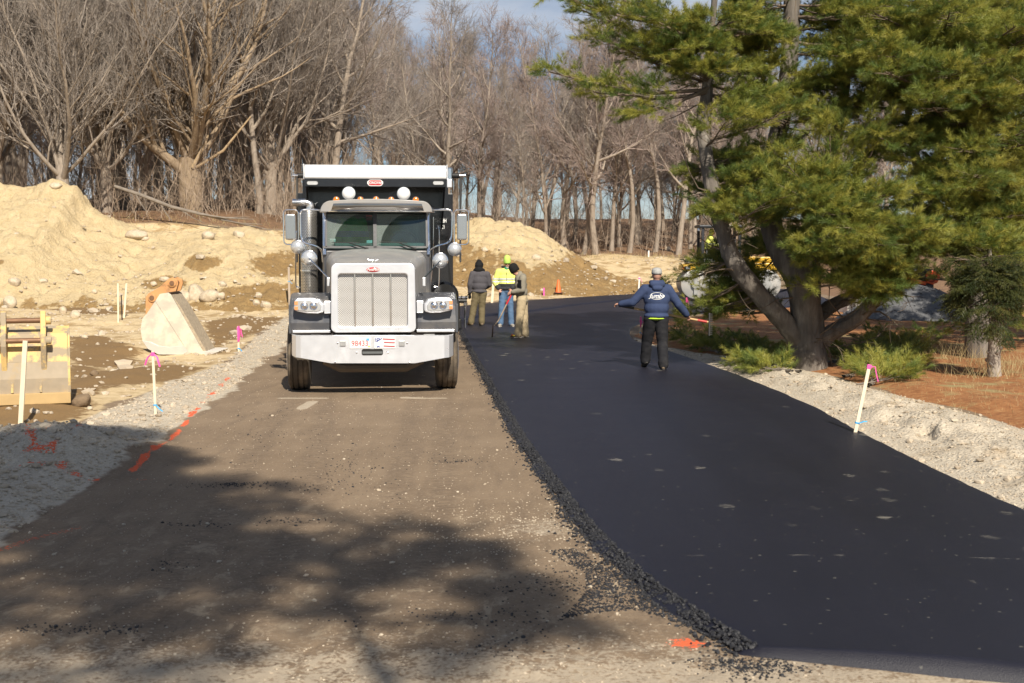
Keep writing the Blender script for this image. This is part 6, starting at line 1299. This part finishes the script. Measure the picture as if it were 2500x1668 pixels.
# ================================================================ road roller and its operator
YEL = mat('machine_yellow', (.72, .43, .035), .4, 0, var=.08, sc=4, coat=.2, dirt=(.45, .33, .15), dsc=3, dlo=.55, dhi=.95)
ro = PY(1690, 737, 50.0); ro = empty('road_roller', (ro.x, 50, .16)); tag(ro, 'yellow tandem road roller with black canopy half hidden by the pine', 'road roller')
def Q(px, py, dy=0.0): return PY(px, py, 50+dy)-Vector(ro.location)
sc_ = 50/F
DRUM = mat('drum_steel', (.46, .45, .43), .45, .4, var=.15, sc=4, dirt=(.40, .34, .27), dsc=2, dlo=.45, dhi=.8)
for x_ in (.02, 2.75):
    d_ = MB().lathe([(.52, -.75), (.56, -.73), (.56, .73), (.52, .75), (.44, .74), (.42, .70), (.10, .70)], (x_, 0, .56), (0, 1, 0), 40).build('drum', DRUM, ro, True)
    MB().box((x_, -.80, .62), (.16, .08, .95)).build('drum_yoke', mat('roller_grey', (.32, .32, .31), .6), d_, bevel=.02); MB().lathe([(.18, 0), (.17, .05), (.05, .06)], (x_, -.82, .56), (0, -1, 0), 18).build('hub', mat('roller_grey', (.32, .32, .31), .6), d_, True)
a, b = Q(1660, 660), Q(1688, 643); zt_, zb_ = b.z, a.z; xl = a.x
MB().prism([(xl+.02, zb_), (xl+.42, zb_), (xl+.44, zb_+.06), (2.0, zb_+.06), (2.05, zb_), (3.35, zb_), (3.35, zt_-.06), (3.2, zt_+.02), (xl+.35, zt_+.02), (xl+.03, zt_-.10)], -.70, .70).build('body', YEL, ro, bevel=.03)
MB().box((1.4, 0, zb_-.20), (1.5, 1.0, .45)).build('chassis', mat('roller_grey', (.32, .32, .31), .6), ro, bevel=.03)
hz = Q(1675, 631).z; MB().prism([(xl+.22, zt_), (1.05, zt_), (1.05, hz+.02), (xl+.34, hz), (xl+.24, zt_+.08)], -.62, .62).build('engine_hood', mat('hood_grey', (.33, .33, .32), .5, var=.1), ro, bevel=.04)
MB().prism([(2.0, zt_), (3.2, zt_), (3.1, zt_+.25), (2.1, zt_+.28)], -.6, .6).build('rear_hood', YEL, ro, bevel=.04)
q = Q(1672, 653.5); L = MB().box((q.x, -.715, q.z), (.24, .03, .13)).build('work_lamp', BLK, ro, bevel=.01); MB().box((q.x+.02, -.735, q.z), (.14, .02, .09)).build('lamp_glass', CLEAR, L); q = Q(1661.5, 653.5); MB().box((q.x+.02, -.71, q.z), (.08, .03, .09)).build('tail_lamp', mat('orange_lens', (.75, .22, .06), .3), L)
tx = text_obj('body_lettering', 'SAKAI', .15, BLK, ro, extrude=.002, align='LEFT', bold=.003); q = Q(1696, 651); tx.matrix_local = Matrix.Translation((q.x, -.706, q.z)) @ RX90
ct, cb = Q(1685, 550).z, Q(1685, 557).z; MB().box((1.02, 0, (ct+cb)/2), (1.75, 1.35, ct-cb)).build('canopy', mat('canopy_black', (.022, .025, .032), .5), ro, bevel=.03)
for x_ in (.30, 1.72):
    for y_ in (-.58, .58): MB().box((x_, y_, (zt_+cb)/2), (.11, .09, cb-zt_)).build('canopy_post', MATS['canopy_black'], ro, bevel=.012)
q = Q(1702, 561); MB().lathe([(.05, -.06), (.07, -.03), (.06, .05), (.02, .06)], (q.x, -.5, q.z), (0, 0, 1), 14).build('beacon_lamp', CLEAR, ro, True)
MB().box((.60, 0, zt_+.22), (.5, 1.0, .35)).build('seat', mat('seat_black', (.02, .02, .02), .8), ro, bevel=.05); MB().box((.33, 0, zt_+.55), (.12, .5, .55)).build('seat_back', MATS['seat_black'], ro, bevel=.05)
MB().tube([(1.27, 0, zt_+.1), (1.12, 0, zt_+.62)], .04, 8).build('steering_column', BLK, ro); MB().tube([(1.12+.06*math.sin(a), .19*math.cos(a), zt_+.64+.18*math.sin(a)) for a in np.linspace(0, 2*math.pi, 17)], .014, 6).build('steering_wheel', BLK, ro)
MB().tube([(.45, -.62, zt_+.05), (.45, -.62, zt_+.75), (1.5, -.62, zt_+.75), (1.6, -.62, zt_+.05)], .022, 8).build('hand_rail', mat('rail_grey', (.30, .32, .33), .5, .3), ro, True)
zs = zt_+.42
lo = Vector(ro.location)+Vector((.58, -.05, 0)); O = Vector((0, 0, zs))
def Z(x_, y_, z_): return tuple(Vector((x_, y_, z_+zs)))
e, V, H, HR, jo, body = person(lo, dict(pelvis=Z(0, 0, .10), neck=Z(.10, 0, .64), head=Z(.16, 0, .79), shL=Z(.08, .19, .56), shR=Z(.08, -.19, .56), elL=Z(.25, .22, .32), elR=Z(.24, -.22, .31), wrL=Z(.47, .16, .30), wrR=Z(.46, -.14, .30),
    hipL=Z(.02, .09, .06), hipR=Z(.02, -.09, .06), knL=Z(.46, .12, .09), knR=Z(.46, -.12, .09), anL=Z(.50, .12, -.30), anR=Z(.50, -.12, -.30), pnL=(0, 0, -1), pnR=(0, 0, -1)),
    'person in hooded lime jacket sitting on the road roller', dict(jacket=HIV, trousers=BLKT), (1, 0, 0), vox=.012, opts=dict(wide=1.08, hem=-.02))
hd = MB(); hd.ell(H(0, -.025, .02), (.10, .11, .12), 14, 10, HR); hd.ell(H(0, -.06, -.09), (.10, .08, .08), 12, 8, HR); blob('hood', hd, .014, HIV, e, 4)
# ================================================================ paver behind the truck (its screed end shows beside the grey-jacketed worker)
pv = PG(1122, 806); pv = empty('paving_machine', (pv.x, 33.2, .0)); tag(pv, 'black and chrome screed end of the paver behind the truck', 'paver'); PVD = mat('paver_black', (.020, .019, .018), .55, .2, var=.3, sc=5)
def Q2(px, py, dy=0.0): return PY(px, py, 33.2+dy)-Vector(pv.location)
MB().box((-2.1, .4, .75), (2.3, 2.2, .9)).build('tractor_body', YEL, pv, bevel=.05); MB().box((-2.0, -1.6, .6), (2.6, 1.4, .7)).build('hopper', PVD, pv, bevel=.04)
for s_ in (-1, 1): MB().box((-2.1+s_*.95, .2, .32), (.3, 2.6, .6)).build('track', BLK, pv, bevel=.12)
MB().box((-1.1, .0, .18), (2.3, .45, .25)).build('screed', PVD, pv, bevel=.02)
q = Q2(1121, 775); MB().box((q.x-.02, 0, .42), (.05, .7, .75)).build('end_gate', PVD, pv, bevel=.008)
a, b = Q2(1098, 727), Q2(1142, 727); MB().tube([a, b], .035, 10).build('hydraulic_rod', CHROME, pv, True); MB().tube([Q2(1098, 734), Q2(1140, 735)], .06, 8).build('screed_beam', PVD, pv)
for px_ in (1112, 1127, 1138): q = Q2(px_, 727); MB().lathe([(.055, -.02), (.055, .02)], q, (1, 0, 0), 14).build('rod_clamp', PVD, pv)
q = Q2(1136, 742); MB().lathe([(.05, -.05), (.06, 0), (.05, .05)], q, (0, -1, 0), 14).build('coupling', CHROME, pv, True); MB().tube([Q2(1136, 740), Q2(1135, 800)], .028, 8).build('depth_screw', CHROME, pv, True)
# ================================================================ excavator buckets
by0 = PG(75, 985); bk = empty('excavator_bucket', by0); tag(bk, 'worn yellow excavator bucket at the left edge behind a wooden stake', 'excavator bucket')
BY = mat('worn_yellow_paint', (.68, .48, .19), .65, 0, var=.15, sc=6, bump=.3, bsc=30, bd=.004, dirt=(.36, .29, .20), dsc=3.8, dlo=.46, dhi=.56); BW = mat('scraped_steel', (.40, .33, .24), .6, .2, var=.2, sc=7, dirt=(.45, .34, .2), dsc=4)
Yb = by0.y
def QB(px, py, dy=0.0): return PY(px, py, Yb+dy)-by0
xa, xb = QB(-95, 900).x, QB(163, 900).x; W_ = xb-xa; bk.rotation_euler = (0, 0, R(19))
prof = [(.42, QB(0, 797, .4).z), (.20, QB(0, 815, .2).z), (.05, QB(0, 850, .05).z), (0, QB(0, 885).z), (-.02, QB(0, 925).z), (0, QB(0, 962).z)]
sheet = [(y_, z_) for y_, z_ in prof]; inner_ = [(y_+.035, z_) for y_, z_ in reversed(prof)]
MB().prism(sheet[:4]+inner_[2:], xa, xb, 'x').build('back_sheet', BY, bk, bevel=.004); MB().prism(sheet[3:]+inner_[:3], xa+.01, xb-.01, 'x').build('wear_sheet', BW, bk, bevel=.004)
zb_ = QB(0, 985).z; MB().box(((xa+xb)/2, -.02, (zb_+prof[-1][1])/2), (W_+.03, .08, prof[-1][1]-zb_+.02)).build('lip', mat('lip_tan', (.48, .33, .15), .7, var=.2, sc=5), bk, bevel=.008)
side = [(-.01, zb_+.02), (1.15, zb_+.02), (1.1, .25), (.55, prof[0][1]), (.40, prof[0][1])]+[(y_, z_) for y_, z_ in prof[1:]]
for x_ in (xa, xb): MB().prism(side, x_-.018, x_+.018, 'x').build('side_plate', BY, bk, bevel=.004)
MB().box(((xa+xb)/2, .58, zb_+.03), (W_, 1.1, .03)).build('floor_plate', BW, bk)
for px_ in (10, 101):
    x_ = QB(px_, 850, -.05).x; out = [(.02, QB(0, 918).z), (-.06, QB(0, 880).z), (-.14, QB(0, 845, -.1).z), (-.13, QB(0, 818, -.1).z), (.02, QB(0, 800).z), (.06, QB(0, 768).z), (.13, QB(0, 760).z), (.19, QB(0, 770).z), (.24, QB(0, 800, .2).z), (.08, QB(0, 845).z), (.03, QB(0, 885).z)]
    er = MB().prism(out, x_-.035, x_+.035, 'x').build('ear', BY, bk, bevel=.01); s_ = 1 if px_ > 50 else -1
    for yy, pz in ((.12, 783), (-.09, 832)): MB().lathe([(.055, 0), (.055, .07), (.03, .075)], (x_+s_*.03, yy, QB(0, pz, yy).z), (s_, 0, 0), 16).build('boss', BY, er, True)
RUST = mat('rusty_pin', (.22, .12, .065), .6, .4, var=.35, sc=9)
for yy, pz, r_ in ((.12, 783, .036), (-.09, 832, .036)): z_ = QB(0, pz, yy).z; MB().tube([(QB(10, 850).x, yy, z_), (QB(101, 850).x, yy, z_)], r_, 14).build('pin', RUST, bk, True)
for px_ in (33, 98): q = QB(px_, 945); MB().box((q.x, -.022, q.z), (.03, .02, .14)).build('weld_bar', BY, bk)
# grey and orange bucket, seen from the side
b0 = PG(430, 866); gb = empty('excavator_bucket', b0); tag(gb, 'grey steel excavator bucket with orange ears lying on its back', 'excavator bucket'); Yg_ = b0.y
def QG(cx, cy, dy=0.0): p = PY(260+cx/3.92, 640+cy/3.92, Yg_+dy)-b0; return p
STL = mat('scoured_steel', (.56, .51, .42), .55, .25, var=.15, sc=4, bump=.2, bsc=20, bd=.004, dirt=(.70, .62, .48), dsc=2.6, dlo=.42, dhi=.62); STL2 = mat('bright_steel', (.66, .62, .56), .42, .35, var=.1, sc=4); ORG = mat('faded_orange_paint', (.60, .30, .12), .6, var=.15, sc=5, dirt=(.30, .17, .08), dsc=4, dlo=.52, dhi=.68)
def o2(l): return [(QG(a, b).x, QG(a, b).z) for a, b in l]
SP = [(345, 540), (327, 650), (345, 750), (400, 830), (500, 880), (640, 888), (800, 886), (940, 880), (620, 312), (590, 292), (512, 305), (470, 370), (390, 490)]
WD = .85; sheet = [(512, 305), (470, 370), (390, 490), (345, 540), (327, 650), (345, 750), (400, 830), (500, 880), (640, 888), (940, 884)]
for y_ in (0, WD): MB().prism(o2(SP), y_-.02, y_+.02).build('side_plate', STL, gb, bevel=.005)
c_ = QG(560, 620); pts = o2(sheet); inn = [(x_+(c_.x-x_)*.06, z_+(c_.z-z_)*.06) for x_, z_ in pts]
vs, fs = [], []; n = len(pts)
for (x_, z_), (x2, z2) in zip(pts, inn): vs += [(x_, .02, z_), (x_, WD-.02, z_), (x2, .02, z2), (x2, WD-.02, z2)]
for i in range(n-1): a, b = 4*i, 4*i+4; fs += [(a, a+1, b+1, b), (a+2, b+2, b+3, a+3), (a, b, b+2, a+2), (a+1, a+3, b+3, b+1)]
fs += [(0, 2, 3, 1), (4*n-4, 4*n-3, 4*n-1, 4*n-2)]; MB().add(vs, fs).build('shell', STL2, gb, True)
MB().prism(o2([(470, 370), (620, 312), (940, 880), (800, 884)]), -.034, -.02).build('cutter_plate', STL, gb, bevel=.004); MB().prism(o2([(345, 750), (430, 765), (500, 800), (600, 812), (750, 800), (800, 886), (500, 884), (400, 830)]), -.030, -.02).build('wear_plate', STL2, gb, bevel=.004)
MB().prism(o2([(620, 312), (700, 420), (950, 850), (930, 868)]), .03, WD-.03).build('lit_wall_filler', mat('lit_wall_mud', (.42, .34, .24), .95, var=.3, sc=12, bump=.9, bsc=18, bd=.03), gb)  # added solid filler; its muddy colour stands for the lit inner far wall
for k in range(5): y_ = .02+k*(WD-.04)/4; p = QG(940, 872); MB().prism([(p.x-.06, p.z-.03), (p.x+.10, p.z-.04), (p.x+.30, p.z+.03), (p.x+.30, p.z+.045), (p.x+.08, p.z+.05), (p.x-.06, p.z+.04)], y_-.045, y_+.045).build('tooth', STL2, gb, bevel=.006)
EA = [(338, 530), (338, 345), (362, 308), (470, 245), (560, 165), (600, 150), (645, 175), (652, 215), (630, 285), (590, 292), (512, 305), (470, 370), (395, 480)]
for y_ in (.30, .68): MB().prism(o2(EA), y_-.03, y_+.03).build('ear', ORG, gb, bevel=.008)
for cx_, cy_ in ((597, 205), (404, 347)):
    p = QG(cx_, cy_); MB().tube([(p.x, .22, p.z), (p.x, .76, p.z)], .05, 16).build('pin', RUST, gb, True); MB().lathe([(.085, 0), (.085, .03), (.05, .035)], (p.x, .27, p.z), (0, -1, 0), 20).build('boss', ORG, gb, True)
# ================================================================ survey stakes
PINE_W = mat('stake_wood', (.76, .64, .47), .8, var=.15, sc=10, bump=.3, bsc=50); PINK = mat('pink_ribbon', (.85, .10, .38), .6, var=.1); BLUE = mat('blue_ribbon', (.03, .35, .70), .6, var=.1); MAG = mat('magenta_flag', (.45, .03, .17), .7); WHS = mat('white_stake', (.72, .70, .66), .7)
def stake(pb, pt, wpx, label, m_=PINE_W, pink=None, blue=None, name='survey_stake', Y=None, thick=.5, pc=PINK, tail=1):
    g = (max((PG(*pb), rest(*pb, pileR) or Vector((0, 1e3, 0)), rest(*pb, pileL) or Vector((0, 1e3, 0))), key=lambda v: -v.y)) if Y is None else PY(pb[0], pb[1], Y); t_ = PY(pt[0], pt[1], g.y)-g; w_ = .66*wpx*g.y/F; e = empty(name, g); tag(e, label, 'stake'); d = t_.normalized()
    rot = Vector((0, 0, 1)).rotation_difference(d).to_matrix(); L = t_.length
    MB().box(d*(L/2-.06), (w_, w_*thick, L+.12), rot).build('post', m_, e, bevel=.002)
    if pink is not None:
        c_ = d*(L*pink); MB().box(c_, (w_*1.25, w_*thick*1.5, min(.05, L*.12)), rot).build('ribbon_knot', pc, e)
        if tail:
            for s_, l in (((1, .16), (-1, .14)) if tail == 2 else ((1, .17),)):
                p0 = c_+Vector((s_*w_*.6, -.012, 0)); pts = [p0, p0+Vector((s_*.04, -.01, .0 if tail == 1 else -.04)), p0+Vector((s_*.055, -.02, -l*.55)), p0+Vector((s_*.075, -.02, -l))]
                MB().tube(pts, [.009, .011, .013, .012], 4, flat=.25).build('ribbon_tail', pc, e)
    if blue is not None:
        c_ = d*(L*blue); MB().box(c_, (w_*1.25, w_*thick*1.5, .018), rot).build('ribbon_band', BLUE, e); p0 = c_+Vector((w_*.4, -.02, 0)); MB().tube([p0, p0+Vector((.05, -.01, .02 if pb[0] > 1900 else -.05)), p0+Vector((.09, -.01, 0.02 if pb[0] > 1900 else -.08))], .008, 4, flat=.3).build('ribbon_tail', BLUE, e)
    return e
stake((50, 1042), (62, 832), 17, 'thick bare wooden stake in front of the yellow bucket')
stake((380, 1012), (373, 857), 9.5, 'thin wooden stake with pink bow near the grey bucket', pink=.95, blue=.15, tail=2)
stake((583, 858), (581, 797), 7, 'short wooden stake with long pink ribbon right of the grey bucket', pink=.9, blue=.12)
stake((289, 787), (288, 692), 6, 'left wooden stake of the pair on the sand flat'); stake((303, 776), (309, 692), 7, 'right wooden stake of the pair on the sand flat')
stake((298, 782), (296, 720), 4, 'dark steel bar between the paired wooden stakes', mat('dark_bar', (.04, .03, .025), .7, .3), name='steel_bar')
stake((707, 745), (705, 652), 7.5, 'tall weathered stake with turquoise band left of the truck', mat('grey_stake', (.40, .33, .26), .8), blue=.62)
stake((2086, 1066), (2123, 890), 13, 'leaning pale stake with pink ribbon on the right shoulder', mat('pale_stake', (.80, .68, .50), .75, var=.12, sc=9), pink=.97, blue=.19, thick=.4)
stake((1563, 819), (1564, 773), 5, 'stake wrapped in pink flagging at the inside of the road bend', pink=.75, blue=.15); stake((1676, 768), (1675, 728), 3.5, 'thin stake with magenta flag behind the walking worker', WHS, pink=.85, pc=MAG)
stake((1559, 718), (1561, 676), 5.5, 'white stake with pink top at the far edge of the asphalt', WHS, pink=.9); stake((1583, 632), (1584, 612), 6, 'small white stake at the edge of the woods', WHS, Y=75)
stake((1201, 740), (1206, 673), 9, 'wooden board stake between the grey-jacketed and lime-jacketed workers'); stake((1328, 722), (1328, 703), 6, 'small pink marker beside the orange cone', PINK, name='survey_marker')
# flags wrapped round two of the stakes
for nm, m_, px_, py_, hpx, wpx in (('inside', PINK, 1564, 786, 26, 7), ('magenta', MAG, 1676, 734, 15, 8), ('short', PINK, 583, 815, 38, 9)):
    o = next(o for o in bpy.data.objects if o.get('label') and nm in o['label'] and 'stake' in o['label']); g = o.location; c_ = PY(px_, py_, g.y)-g; s_ = g.y/F
    MB().tube([c_+Vector((0, -.02, hpx*s_/2)), c_+Vector((.01, -.03, 0)), c_+Vector((-.004, -.02, -hpx*s_/2))], [wpx*s_*.35, wpx*s_*.55, wpx*s_*.3], 6, flat=.4).build('flag', m_, o, True)
# traffic cone
g = rest(1363, 716, pileR) or PG(1363, 717); cn = empty('traffic_cone', g); tag(cn, 'orange traffic cone at the foot of the ochre pile', 'traffic cone'); h_ = (717-684)*g.y/F; CON = mat('cone_orange', (.80, .16, .035), .55, var=.08, dirt=(.45, .2, .1), dsc=6, dlo=.55, dhi=.9)
MB().lathe([(h_*.24, .02), (h_*.22, .05), (h_*.07, h_*.96), (h_*.05, h_), (.01, h_)], (0, 0, 0), (0, 0, 1), 20).build('body', CON, cn, True); MB().box((0, 0, .02), (h_*.66, h_*.66, .04)).build('base', mat('cone_base', (.10, .05, .03), .8), cn, bevel=.01)
# ================================================================ boulders
t = NT('granite_boulder'); n1 = t.noise(3, 6, .6); t.done(t.ramp(t.mix(.5, n1, t.noise(14, 4)), (.3, (.36, .28, .185)), (.52, (.52, .43, .31)), (.72, (.62, .54, .42))), .9, t.bump(t.noise(8, 6, .6), .7, .05)); BOUL = t.m
BROWN = mat('muddy_boulder', (.20, .14, .085), .95, var=.3, sc=6, bump=.7, bsc=14, bd=.03)
def boulder(px, py, rpx, asp, label, seed, m_=BOUL, ob=None, sink=.25, group=None):
    p = rest(px, py+rpx*asp*.7, ob) if ob is not None else None
    if p is None: p = max((PG(px, py+rpx*asp*.7), rest(px, py+rpx*asp*.7, pileR) or Vector((0, 1e3, 0)), rest(px, py+rpx*asp*.7, pileL) or Vector((0, 1e3, 0))), key=lambda v: -v.y)
    r_ = rpx*p.y/F; bm = bmesh.new(); bmesh.ops.create_icosphere(bm, subdivisions=3, radius=1); rr = np.random.default_rng(seed); ax_ = rr.normal(0, 1, (9, 3)); ax_ /= np.linalg.norm(ax_, axis=1)[:, None]; lim = rr.uniform(.62, .95, 9)
    for v in bm.verts:
        c = np.array(v.co)
        for a_, l_ in zip(ax_, lim): k_ = c @ a_; c = c-a_*max(0, k_-l_)*.85
        c = c*(1+.10*(fbm(c[0]+c[2], c[1]-c[2], 1.8, 3, seed)-.5)); v.co = Vector((c[0]*r_*1.08, c[1]*r_*.95, c[2]*r_*asp*1.1))
    me = bpy.data.meshes.new('boulder'); bm.to_mesh(me); bm.free(); o = link('boulder', me, m_, None, True); o.location = p+Vector((0, r_*.5, r_*asp*(1-sink)*.8)); o.rotation_euler = (0, 0, rr.uniform(-.4, .4)); tag(o, label, 'boulder', group); return o
for i, (px_, py_, r_, a_, lab, ob) in enumerate(((450, 727, 19, .85, 'rounded boulder at the left of the row behind the grey bucket', None), (474, 716, 24, .95, 'tallest pale boulder in the row behind the grey bucket', None), (511, 724, 25, .65, 'long boulder in the row behind the grey bucket', None), (537, 722, 12, .9, 'small boulder at the right end of the row', None),
        (542, 694, 11, .8, 'single white boulder above the row on the sand slope', pileL), (328, 573, 27, .45, 'flat slab boulder on the sloping crest of the sand bank', pileL), (352, 583, 10, .7, 'small stone under the slab on the sand bank', pileL), (134, 454, 15, .6, 'stone on top of the highest sand pile', pileL),
        (506, 575, 16, .7, 'half-buried boulder on the low sand ridge, left', pileL), (581, 572, 14, .8, 'half-buried boulder on the low sand ridge, right', pileL), (631, 722, 9, .8, 'smallest of three stones at the foot of the bank', None), (624, 740, 11, .8, 'left of the lower stones at the foot of the bank', None), (648, 746, 13, .75, 'right of the lower stones at the foot of the bank', None),
        (152, 757, 9, 1.3, 'upright pointed stone above the yellow bucket', None), (181, 768, 12, .9, 'triangular stone right of the upright pointed one', None), (20, 710, 16, 1.1, 'big pale lump at the left edge of the flat', None), (103, 686, 14, .45, 'flat tilted stone low on the highest pile', pileL), (32, 689, 16, .8, 'rounded lump low on the pile near the left edge', pileL),
        (400, 682, 12, .6, 'pale stone just behind the orange bucket ear', pileL), (374, 694, 9, .8, 'small stone left of the orange bucket ear', pileL), (360, 708, 10, .7, 'stone on the flat below the damp patch', None), (229, 712, 7, 1.0, 'small pale stone left of the paired stakes', None), (205, 823, 9, .7, 'white stone right of the yellow bucket', None),
        (1309, 629, 11, .75, 'pale triangular boulder on the ochre pile slope', pileR), (1184, 610, 8, .9, 'pale rock on the ochre pile above the workers', pileR), (1120, 622, 8, .9, 'pale rock on the ochre pile by the truck mirror', pileR), (1630, 661, 7, .9, 'pale rock on the bank left of the roller', None), (1481, 664, 5, .9, 'small pale rock below the cut bank', None), (1133, 660, 5, .9, 'small stone above the grey-jacketed worker', pileR))):
    boulder(px_, py_, r_, a_, lab, 500+i, BOUL, ob)
boulder(196, 978, 23, .95, 'muddy brown boulder beside the yellow bucket', 560, BROWN); boulder(218, 997, 7, .8, 'small pale stone in front of the muddy boulder', 561); boulder(228, 912, 10, .8, 'dark wet lump in the brown puddled ground', 562, BROWN)
# rubble below the cut bank
r9 = np.random.default_rng(99); X = r9.uniform(5.5, 13, 130); Y = r9.normal(70, 2.2, 130); o = stones('rubble', X, Y, gh(X, Y), r9.uniform(.03, .09, 130), STONE, None, 91); tag(o, 'pale rubble strewn below the grassy cut bank', 'rubble')
# ================================================================ grey stone pile, orange loader and kerb blocks under the pines
g = PG(2280, 783); gp = empty('gravel_pile', (g.x, g.y+1.6, GZ(g.x, g.y+1.6))); tag(gp, 'grey crushed stone pile, colour darkened for the shade behind the pine', 'gravel pile')
n = 110; xs_ = np.linspace(-3.2, 3.2, n); XX, YY = np.meshgrid(xs_, xs_); RR = np.hypot(XX/1.25, YY); top = 2.2-(686-600)*(g.y+1.6)/F-gp.location.z
ZZ = np.clip(top+.12-RR*.62, -1, None); ZZ = np.where(ZZ > top-.18, top-.18+(ZZ-top+.18)*.5, ZZ)+.09*(fbm(XX, YY, 2.3, 3, 7)-.5)-.05
t = NT('crushed_stone'); v1 = t.voro(24, 'Color'); t.done(t.mix(t.noise(20, 3), t.mix(v1, (.06, .065, .07), (.19, .19, .195)), (.12, .12, .125)), .85, t.bump(t.voro(24), -.9, .04)); CST = t.m  # stone colours darkened to put the pile's shade into the material
link('heap', grid_mesh('heap', np.stack([XX.ravel(), YY.ravel(), ZZ.ravel()], 1), n, n), CST, gp)
ii = r9.choice(n*n, 2600); kk = ZZ.ravel()[ii] > .0; ii = ii[kk]; stones('stones', XX.ravel()[ii]+r9.normal(0, .03, len(ii)), YY.ravel()[ii]+r9.normal(0, .03, len(ii)), ZZ.ravel()[ii], r9.uniform(.012, .035, len(ii)), CST, gp, 92)
Yl = g.y+4.2; l0 = PY(2265, 690, Yl); ld = empty('skid_loader', (l0.x, Yl, GZ(l0.x, Yl))); tag(ld, 'orange and navy compact loader behind the grey stone pile', 'loader'); LO = Vector(ld.location)
def QL(px, py, dy=0.0): return PY(px, py, Yl+dy)-LO
ORL = mat('loader_orange', (.78, .105, .02), .4, var=.06, coat=.2); NVY = mat('loader_navy', (.012, .016, .028), .5)
sh_ = [(QL(a, b).x, QL(a, b).z) for a, b in ((2251, 672), (2258, 662), (2270, 659), (2284, 668), (2287, 676), (2280, 690), (2268, 694), (2254, 690))]; arm = MB().prism(sh_, -.35, -.25).build('lift_arm_end', ORL, ld, bevel=.02)
q = QL(2265, 679); MB().lathe([(.13, 0), (.13, .012), (.05, .014)], (q.x, -.352, q.z), (0, -1, 0), 20).build('recess_shade_disc', mat('recess_shade_red', (.30, .03, .01), .6), arm, True); q = QL(2275, 676); MB().box((q.x, -.355, q.z), (.07, .006, .10)).build('warning_label', mat('label_yellow', (.75, .55, .10), .5), arm)  # raised disc in a darker tone stands for the shaded oval recess
a, b = QL(2200, 770), QL(2252, 665); MB().box(((a.x+b.x)/2-.15, .35, .95), (1.5, 1.3, .9)).build('cab', NVY, ld, bevel=.06); MB().box(((a.x+b.x)/2-.2, .35, .35), (1.9, 1.5, .4)).build('track', BLK, ld, bevel=.15)
q = QL(2225, 706); MB().box((q.x, -.36, q.z), (.75, .08, .14)).build('side_stripe', ORL, ld, bevel=.02); MB().prism([(b.x, .9), (b.x+.05, b.z-.3), (b.x-1.9, 1.55), (b.x-1.9, 1.35)], -.34, -.26).build('lift_arm', ORL, ld, bevel=.02)
for i, (px_, py_, lab) in enumerate(((2082, 742, 'grey concrete block seen under the right fork of the pine'), (2120, 748, 'second concrete block right of the first under the pine'))):
    g = PG(px_, py_+20); MB_ = MB().box((0, 0, .25), (.8, .55, .52), None, .9).build('concrete_block', mat('concrete_grey', (.42, .40, .37), .9, var=.12, sc=5, bump=.3), None, bevel=.02); MB_.location = g; MB_.rotation_euler = (0, 0, .35+i*.5); tag(MB_, lab, 'concrete block')
# red flagging tied in the pine
for i, (px_, py_, lab) in enumerate(((2050, 612, 'upper red flagging ribbon hanging in the pine'), (2077, 655, 'lower red flagging ribbon hanging in the pine'))):
    p = PY(px_, py_, pine.location.y-1.0); o = MB().tube([(0, 0, .12), (.02, -.01, .03), (-.01, 0, -.12)], [.015, .045, .03], 6, flat=.25).build('flagging_ribbon', mat('red_ribbon', (.62, .03, .04), .6), None, True); o.location = p; tag(o, lab, 'ribbon')
# jacket hanging behind the left windscreen pane
q = T(858, 565, 2.9); jk = MB(); jk.ell((0, 0, 0), (.20, .12, .28), 16, 12); capsule(jk, (-.17, 0, .18), (-.25, -.05, -.2), .08, .07); capsule(jk, (.17, 0, .18), (.24, -.05, -.2), .08, .07)
jo = blob('hanging_jacket', jk, .014, fabric('green_jacket', (.04, .42, .10), 60), None, 5, .04, 7, 5); jo.matrix_world = Matrix.Translation(TO) @ Matrix.Rotation(TPHI, 4, 'Z') @ Matrix.Translation((q.x, 2.86, q.z-.03)); tag(jo, 'green and blue jacket behind the left windscreen pane', 'jacket')
band(jo, -.06, .03, 0, fabric('blue_band', (.08, .16, .40), 60), 'blue_band', jo, .005);
